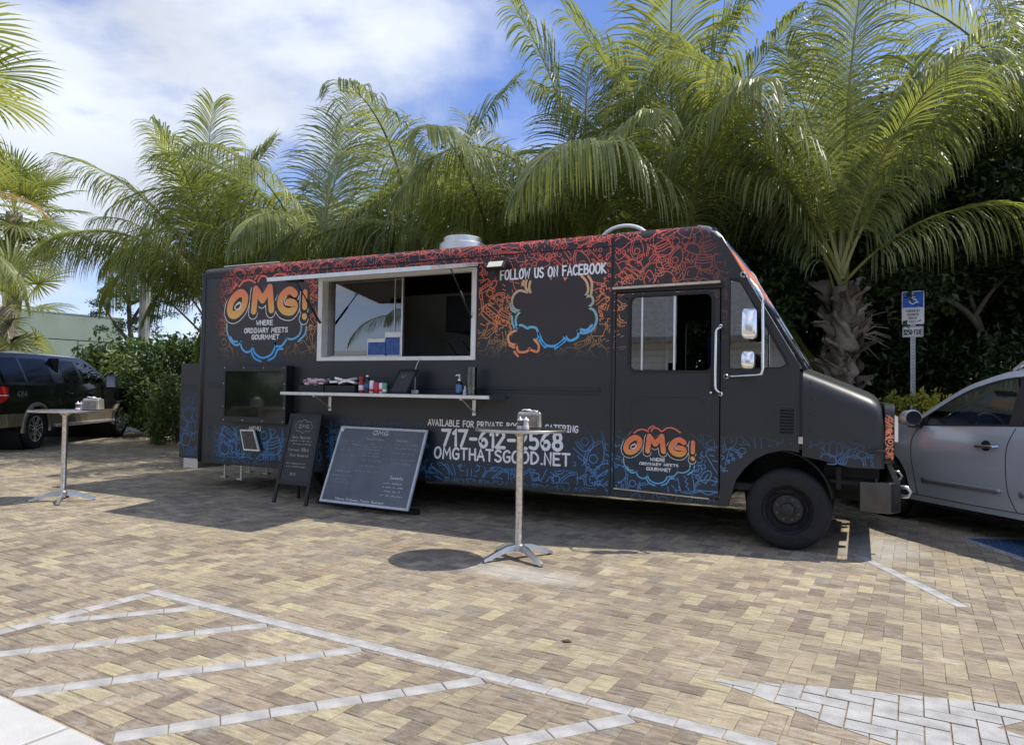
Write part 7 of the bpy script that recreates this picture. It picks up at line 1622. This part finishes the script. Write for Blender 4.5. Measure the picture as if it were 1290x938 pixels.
def cabbage_palm(x, y, hc, label, n, s_, seed, boots=14):
    q = random.Random(seed); t = thing('cabbage_palm', label, 'palm tree', (x, y, 0), 0, 'palms at the far left')
    b = MB(); b.tube([(0, 0, hc*i/14) for i in range(15)], [.20+.015*(i % 2) for i in range(15)], 14); b.build('trunk', M_TRK, t, local=True, smooth=True)
    for i in range(n):
        f = i/(n-1); az = rad(i*137.5); el = 75-135*f+q.uniform(-8, 8)
        o = bpy.data.objects.new('fan_leaf', FAN[i % 4]); COL.objects.link(o); o.parent = t; o.location = (0, 0, hc-.2*f); o.rotation_euler = (q.uniform(-.3, .3), -rad(el), az); k = s_*q.uniform(.85, 1.15); o.scale = (k, k, k)
    for i in range(boots):
        az = i*2.4; o = bpy.data.objects.new('dead_leaf_base', BOOTS[i % 6]); COL.objects.link(o); o.parent = t; o.location = (.15*math.cos(az), .15*math.sin(az), hc-.5-i*.13); o.rotation_euler = (0, .35, az); o.scale = (.8, .7, .8)
    return t
p = atd(18, 268, 20); cabbage_palm(p.x, p.y, p.z, 'cabbage palm with a round head of fan leaves above the pickup', 34, .95, 70)
p = atd(6, 392, 17.5); cabbage_palm(p.x, p.y, p.z+.1, 'short cabbage palm with pale criss-cross leaf bases behind the pickup', 14, .85, 71, 10)
p = atd(-150, 95, 9.5); cabbage_palm(p.x, p.y, p.z, 'nearer fan palm whose dark leaf tips enter at the upper left', 26, .95, 72)
# wood behind and to the right
G1 = 'trees in the dark wood on the right'
W_ = [(1.9, 9.8, 4.6, 1.15, 'leafy tree in the wood directly behind the parking sign'), (4.8, 11.2, 5.0, 1.3, 'dark tree in the wood above the SUV bonnet'), (7.6, 10.4, 4.4, 1.3, 'spreading tree at the right edge of the wood'), (-.4, 7.4, 4.1, .8, 'slim-trunked tree between truck windscreen and thick palm'),
      (.6, 12.4, 6.0, 1.35, 'tall pale-topped tree rising behind the thick palm'), (-3.4, 11.6, 5.4, 1.3, 'broad tree behind the cab palms'), (3.4, 14.6, 6.0, 1.5, 'back-row tree left of the SUV roof'), (8.4, 14.8, 6.2, 1.6, 'back-row tree behind the SUV roof'), (-1.6, 16.5, 5.8, 1.5, 'back-row tree seen between the palms'), (11.0, 12.6, 5.4, 1.5, 'outermost tree of the wood at far right')]
for i, (x, y, h, s_, lb) in enumerate(W_): tree(x, y, h, s_, lb, G1, 400+i, lib=CRB if i in (4,) else CR)
G2 = 'trees behind the row of palms'
for i, (x, y, h, s_, lb) in enumerate([(-6.6, 11.4, 4.9, 1.2, 'dark tree behind the roof fan palms'), (-9.8, 11.0, 5.2, 1.15, 'round dark tree standing behind the hatch palms'), (-13.4, 10.6, 3.7, 1.05, 'low tree behind the palms at the truck rear'), (-16.6, 10.4, 2.6, .85, 'small tree left of the palm trunk')]): tree(x, y, h, s_, lb, G2, 420+i, lib=CRB)
p = atd(176, 345, 25.5); tree(p.x, p.y, p.z-.4, .85, 'fine-leaved tree in front of the utility pole', G2, 430, lib=[CFINE], crown2=True)
t = thing('broadleaf_tree', 'leaning tree with bare grey limbs behind the SUV roof', 'tree', tuple(atd(1268, 560, 12.6).xy)+(0,), 0, G1)
_P = lambda u_, v_, d_: tuple(atd(u_, v_, d_))
b = MB(); b.tube(spl([tuple(atd(1268, 560, 12.6).xy)+(0,), _P(1258, 480, 12.6), _P(1232, 410, 12.4), _P(1185, 372, 12.2), _P(1120, 352, 12.1)], 5), [.10-.0038*i for i in range(21)], 8); b.build('trunk', M_BARK, t, smooth=True)
for pts in ([(1240, 425, 12.4), (1215, 350, 12.6), (1205, 290, 12.8)], [(1225, 402, 12.4), (1255, 360, 12.3), (1290, 335, 12.2)], [(1190, 376, 12.2), (1150, 395, 12.0), (1118, 402, 11.9)]):
    b = MB(); b.tube(spl([_P(*p_) for p_ in pts], 5), [.05-.0032*i for i in range(11)], 6); b.build('limb', M_BARK, t, smooth=True)
o = bpy.data.objects.new('crown', CR[1]); COL.objects.link(o); o.parent = t; o.location = (-.5, .8, 4.6); o.scale = (1.1, 1.1, .8)
# undergrowth
G3 = 'bushes along the planting bed'
BU = [(146, 458, 25, 1.35, 'leafy bush in front of the green container'), (172, 470, 24, 1.7, 'tallest bush between pickup and truck'), (198, 480, 22, 1.5, 'light green bush beside the palm trunk'), (218, 490, 19.6, 1.3, 'bush closest to the rear box of the truck'), (186, 505, 23.0, 1.0, 'low bush in front of the tall ones'), (224, 520, 17.0, .85, 'small bush at the kerb by the truck rear'), (156, 500, 25.6, 1.3, 'bush behind the front wheel of the pickup')]
for i, (u_, v_, d_, s_, lb) in enumerate(BU): p = atd(u_, v_, d_); bush(p.x, p.y, s_, lb, G3, 500+i, zs=1.25)
G4 = 'dark bushes under the wood'
q = random.Random(77)
lbs = ['dark bush left of the thick palm trunk', 'dark bush right of the thick palm trunk', 'dark bush behind the sign post', 'dark bush above the SUV bonnet', 'dark bush beyond the SUV windscreen', 'dark bush beyond the SUV roof', 'dark bush behind the truck windscreen', 'dark bush deep under the wood', 'dark bush at the foot of the slim tree', 'dark bush far right under the wood', 'shaded bush behind the driver window', 'shaded bush behind the truck cab', 'shaded bush behind the truck middle', 'shaded bush behind the hatch', 'shaded bush behind the truck rear', 'shaded bush left of the rear palms']
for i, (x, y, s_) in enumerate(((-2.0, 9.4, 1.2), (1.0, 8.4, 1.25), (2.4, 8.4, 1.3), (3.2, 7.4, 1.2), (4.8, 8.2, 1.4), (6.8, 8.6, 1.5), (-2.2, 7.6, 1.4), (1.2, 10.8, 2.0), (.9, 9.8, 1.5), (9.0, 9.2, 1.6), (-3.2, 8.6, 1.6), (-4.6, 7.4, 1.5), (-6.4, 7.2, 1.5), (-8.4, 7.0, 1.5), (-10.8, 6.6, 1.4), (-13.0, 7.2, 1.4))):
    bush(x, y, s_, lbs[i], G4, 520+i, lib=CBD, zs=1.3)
for i, (u_, v_, d_, lb) in enumerate(((1158, 512, 10.0, 'yellow-green croton left of the sign post foot'), (1178, 512, 10.2, 'yellow and red croton by the SUV mirror'), (1125, 515, 10.2, 'croton showing over the truck bonnet'))):
    p = atd(u_, v_, d_); t = thing('croton', lb, 'shrub', (p.x, p.y, 0), i, 'crotons by the sign'); b = MB(); b.tube([(0, 0, 0), (.03, 0, p.z*.6), (.0, .0, p.z)], .012, 5); b.build('stem', M_BARK, t, local=True); o = bpy.data.objects.new('foliage', CC); COL.objects.link(o); o.parent = t; o.location = (0, 0, p.z-.05); o.scale = (.5, .5, .6)
# far wood that reads as one mass
b_ = random.Random(5); V, F, T_ = [], [], []
for i in range(26000):
    x = b_.uniform(-16, 18); y = 17.5+b_.uniform(0, 3)+.1*x; z = b_.uniform(0, 1)**.8*(6.2+1.2*math.sin(x*.7)+.8*math.sin(x*1.9)); p = Vector((x, y, z)); ax = Vector((b_.gauss(0, 1), b_.gauss(0, 1), b_.gauss(-.3, .7))).normalized(); nn = ax.orthogonal().normalized(); l = b_.uniform(.2, .42); k = len(V)
    V += [p, p+ax*l*.5+nn*l*.28, p+ax*l, p+ax*l*.5-nn*l*.28]; F.append((k, k+1, k+2, k+3)); T_.append(.3*math.sin(x*1.3)*math.sin(z*1.1)+b_.uniform(-.25, .25))
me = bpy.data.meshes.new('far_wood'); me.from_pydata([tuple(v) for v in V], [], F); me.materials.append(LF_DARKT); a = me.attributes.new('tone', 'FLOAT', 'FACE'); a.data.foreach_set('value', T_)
o = bpy.data.objects.new('far_wood', me); COL.objects.link(o); tag(o, 'dense far wood closing the view behind the palms', 'wood', kind='stuff')

# ------------------------------------------------------------------ left background
gA, gB = atd(24, 392, 30), atd(156, 401, 33.5)
t = thing('green_container', 'grey-green panelled container wall behind the pickup', 'container', ((gA.x+gB.x)/2, (gA.y+gB.y)/2, 0))
M_GRN = mat('green_sheet', (.20, .25, .20), .6, var=.10, vscale=1.2)
d = Vector((gB.x-gA.x, gB.y-gA.y, 0)); Lg = d.length; d.normalize(); nr = Vector((-d.y, d.x, 0)); nr = nr if nr.dot(FWD) > 0 else -nr; ht = (gA.z+gB.z)/2; zs = atd(90, 428, 31.5).z
A0 = Vector((gA.x, gA.y, 0))-d*3.0; Lt = Lg+3.0
for (z0, z1, cuts) in ((zs+.02, ht, (0, Lt)), (0, zs-.02, (0, 3.0+Lg*.54, Lt))):
    for i in range(len(cuts)-1):
        b = MB(); a_, c_ = cuts[i]+.02, cuts[i+1]-.02; b.obox(A0+d*(a_+c_)/2+Vector((0, 0, (z0+z1)/2)), d*(c_-a_)/2, nr*.04, Vector((0, 0, (z1-z0)/2))); b.build('panel', M_GRN, t)
b = MB(); b.obox(A0+d*Lt/2+nr*1.3+Vector((0, 0, ht/2-.02)), d*(Lt/2-.03), nr*1.25, Vector((0, 0, ht/2-.03))); b.build('container_body', mat('green_shade', (.13, .16, .13), .7), t)
b = MB(); b.obox(A0+d*Lt/2+Vector((0, 0, ht+.03)), d*Lt/2, nr*.06, Vector((0, 0, .03))); b.build('top_rail', M_GRN, t)
pp = atd(181, 430, 24); top = atd(184, 296, 24)
t = thing('utility_pole', 'grey concrete utility pole left of the truck', 'utility pole', (pp.x, pp.y, 0))
b = MB(); b.tube([(0, 0, 0), (0, 0, top.z+.4)], [.20, .15], 10); b.build('pole', mat('pole_grey', (.24, .235, .22), .85, var=.25, vscale=3), t, local=True)
b = MB(); b.tube([(0, 0, top.z), (-.5, 0, top.z+.1), (.5, 0, top.z+.1)], .03, 6); b.build('crossarm', M_STEEL, t, local=True)
ca = atd(-60, 345, 26); cb_ = Vector((pp.x, pp.y, atd(183, 283, 24).z))
b = MB(); b.tube([ca.lerp(cb_, f)+Vector((0, 0, -.5*4*f*(1-f)*.5)) for f in [i/14 for i in range(15)]], .02, 5); tag(b.build('power_cable', M_BLK), 'thin black power cable sagging in from the left to the pole', 'cable')
for i, (u0, u1, v0, v1, lb) in enumerate(((118, 157, 541, 540, 'concrete wheel stop ahead of the pickup front wheel'), (160, 204, 538, 541, 'pale concrete wheel stop in front of the bushes'), (206, 232, 552, 550, 'short-looking concrete wheel stop beside the truck rear box'))):
    a, c = gnd(u0, v0+5), gnd(u1, v1+5); d = (c-a)
    if d.length > 2.2: d = d.normalized()*2.0
    L_ = d.length; t = thing('wheel_stop', lb, 'wheel stop', tuple(a+d/2), math.atan2(d.y, d.x), 'concrete wheel stops')
    b = MB(); b.prism([(-.10, 0), (.10, 0), (.07, .13), (-.07, .13)], -L_/2, L_/2, lambda a_, c_, y: (y, a_, c_)); b.build('block', M_CURB, t, local=True, fixn=True, bev=.015)
# one fallen leaf on the paving
p = gnd(713, 808); t = MB(); t.add([(p.x-.03, p.y, .005), (p.x, p.y-.018, .009), (p.x+.035, p.y+.005, .004), (p.x+.005, p.y+.02, .010)], [(0, 1, 2, 3)]); tag(t.build('fallen_leaf', mat('leaf_brown', (.10, .05, .02), .8), solid=.002), 'small brown fallen leaf lying on the sunlit pavers', 'leaf')
# dry flower stalks on the thick palm
t = [o for o in bpy.data.objects if 'ragged dead leaf bases' in str(o.get('label'))][0]; qd = random.Random(3)
for i in range(14):
    b = MB(); a = RA+qd.uniform(-22, 22); dx, dy = math.cos(rad(a)), math.sin(rad(a)); e_ = qd.uniform(.25, .45); z0 = 2.3; up_ = qd.uniform(-.25, .45)
    b.tube([(dx*.25, dy*.25, z0), (dx*(.25+e_*.5), dy*(.25+e_*.5), z0+up_*.9), (dx*(.25+e_), dy*(.25+e_), z0+up_*1.3-.25*e_)], [.012, .008, .003], 5); b.build('dry_stalk', M_BOOT, t, local=True)

# ------------------------------------------------------------------ what stands behind the photographer and shows only in the glass
t = thing('white_house', 'white boarded house standing behind the photographer, seen mirrored in the cab glass', 'house', (-1.5, -17, 0))
M_SID = mat('white_siding', (.66, .67, .66), .6, var=.04); M_RF = mat('roof_shingle', (.16, .16, .165), .9, var=.3)
b = MB(); b.box(-7.5, 7, -24, -16.72, 0, 3.3); b.build('wall', M_SID, t)
for i in range(15):
    b = MB(); b.obox((-.25, -16.70, .12+i*.22), Vector((7.25, 0, 0)), Vector((0, .012, .004)), Vector((0, .012, .105))); b.build('board', M_SID, t)
b = MB(); b.prism([(-15.9, 3.1), (-15.9, 3.25), (-20.3, 5.6), (-24.8, 3.25), (-24.8, 3.1), (-20.3, 5.4)], -8, 7.5, lambda a, c, x: (x, a, c)); b.build('roof', M_RF, t, fixn=True)
for x in (-5.2, -1.4, 3.0):
    b = MB(); b.box(x, x+1.1, -16.66, -16.60, 1.0, 2.5); w_ = b.build('window', M_WHITE, t); b = MB(); b.box(x+.07, x+1.03, -16.6, -16.59, 1.07, 2.43); b.build('pane', M_GLASS2, w_)
palm(-17.3, -20, 4.6, 'coconut palm behind the photographer mirrored in the hatch glass', nf=14, L=.8, rot=0, seed=41, group='plants behind the photographer')
for i, (x, y, s_, lb) in enumerate(((-20.5, -13.5, 1.7, 'bush behind the photographer mirrored in the dark screen'), (-23.5, -14, 1.9, 'wider bush behind the photographer left of the mirrored one'), (-18.2, -15.5, 1.3, 'low bush behind the photographer by the mirrored palm'))): bush(x, y, s_, lb, 'plants behind the photographer', 440+i)
t = thing('white_garage', 'low white building behind the photographer mirrored in the hatch glass', 'garage', (-26, -32, 0))
b = MB(); b.box(-36, -16, -36, -30, 0, 3.6); b.build('wall', M_SID, t)
b = MB(); b.box(-36.4, -15.6, -36.4, -29.6, 3.6, 3.9); b.build('roof', M_WHITE, t)
b = MB(); b.box(-30, -27, -30.0, -29.95, 0, 2.4); b.build('door', M_ALU, t)

# ------------------------------------------------------------------ pieces that were shaped together become parts of their own
def split_loose(o):
    me = o.data; par = list(range(len(me.vertices)))
    def find(a):
        while par[a] != a: par[a] = par[par[a]]; a = par[a]
        return a
    for e in me.edges:
        a, b_ = find(e.vertices[0]), find(e.vertices[1])
        if a != b_: par[a] = b_
    roots = {}
    for v in range(len(me.vertices)): roots.setdefault(find(v), set()).add(v)
    if len(roots) < 2 or len(roots) > 60: return
    for k, vs in enumerate(list(roots.values())):
        bm = bmesh.new(); bm.from_mesh(me); bm.verts.ensure_lookup_table()
        bmesh.ops.delete(bm, geom=[v for v in bm.verts if v.index not in vs], context='VERTS')
        m2 = bpy.data.meshes.new(o.name.split('.')[0]); 
        for ml in me.materials: m2.materials.append(ml)
        bm.to_mesh(m2); bm.free()
        if k == 0: first = m2
        else:
            c = o.copy(); c.data = m2; COL.objects.link(c)
            for ch in (): pass
    o.data = first
for nm in ('corner_post', 'bumper_bracket', 'tow_hook', 'lug_nut', 'mirror_bracket', 'wheel_arch', 'handle_foot', 'wiper', 'rim_slot', 'chassis', 'axle', 'spring_pack', 'lamp_bezel', 'rub_rail', 'door_glass_rail', 'pane_rail', 'window_reveal', 'hatch_edge', 'side_wall'):
    for o in [o for o in bpy.data.objects if o.type == 'MESH' and o.name.split('.')[0] == nm]: split_loose(o)
for nm in ('screen_screw', 'bonnet_rivet'):
    for o in [o for o in bpy.data.objects if o.name.split('.')[0] == nm]: o['kind'] = 'stuff'
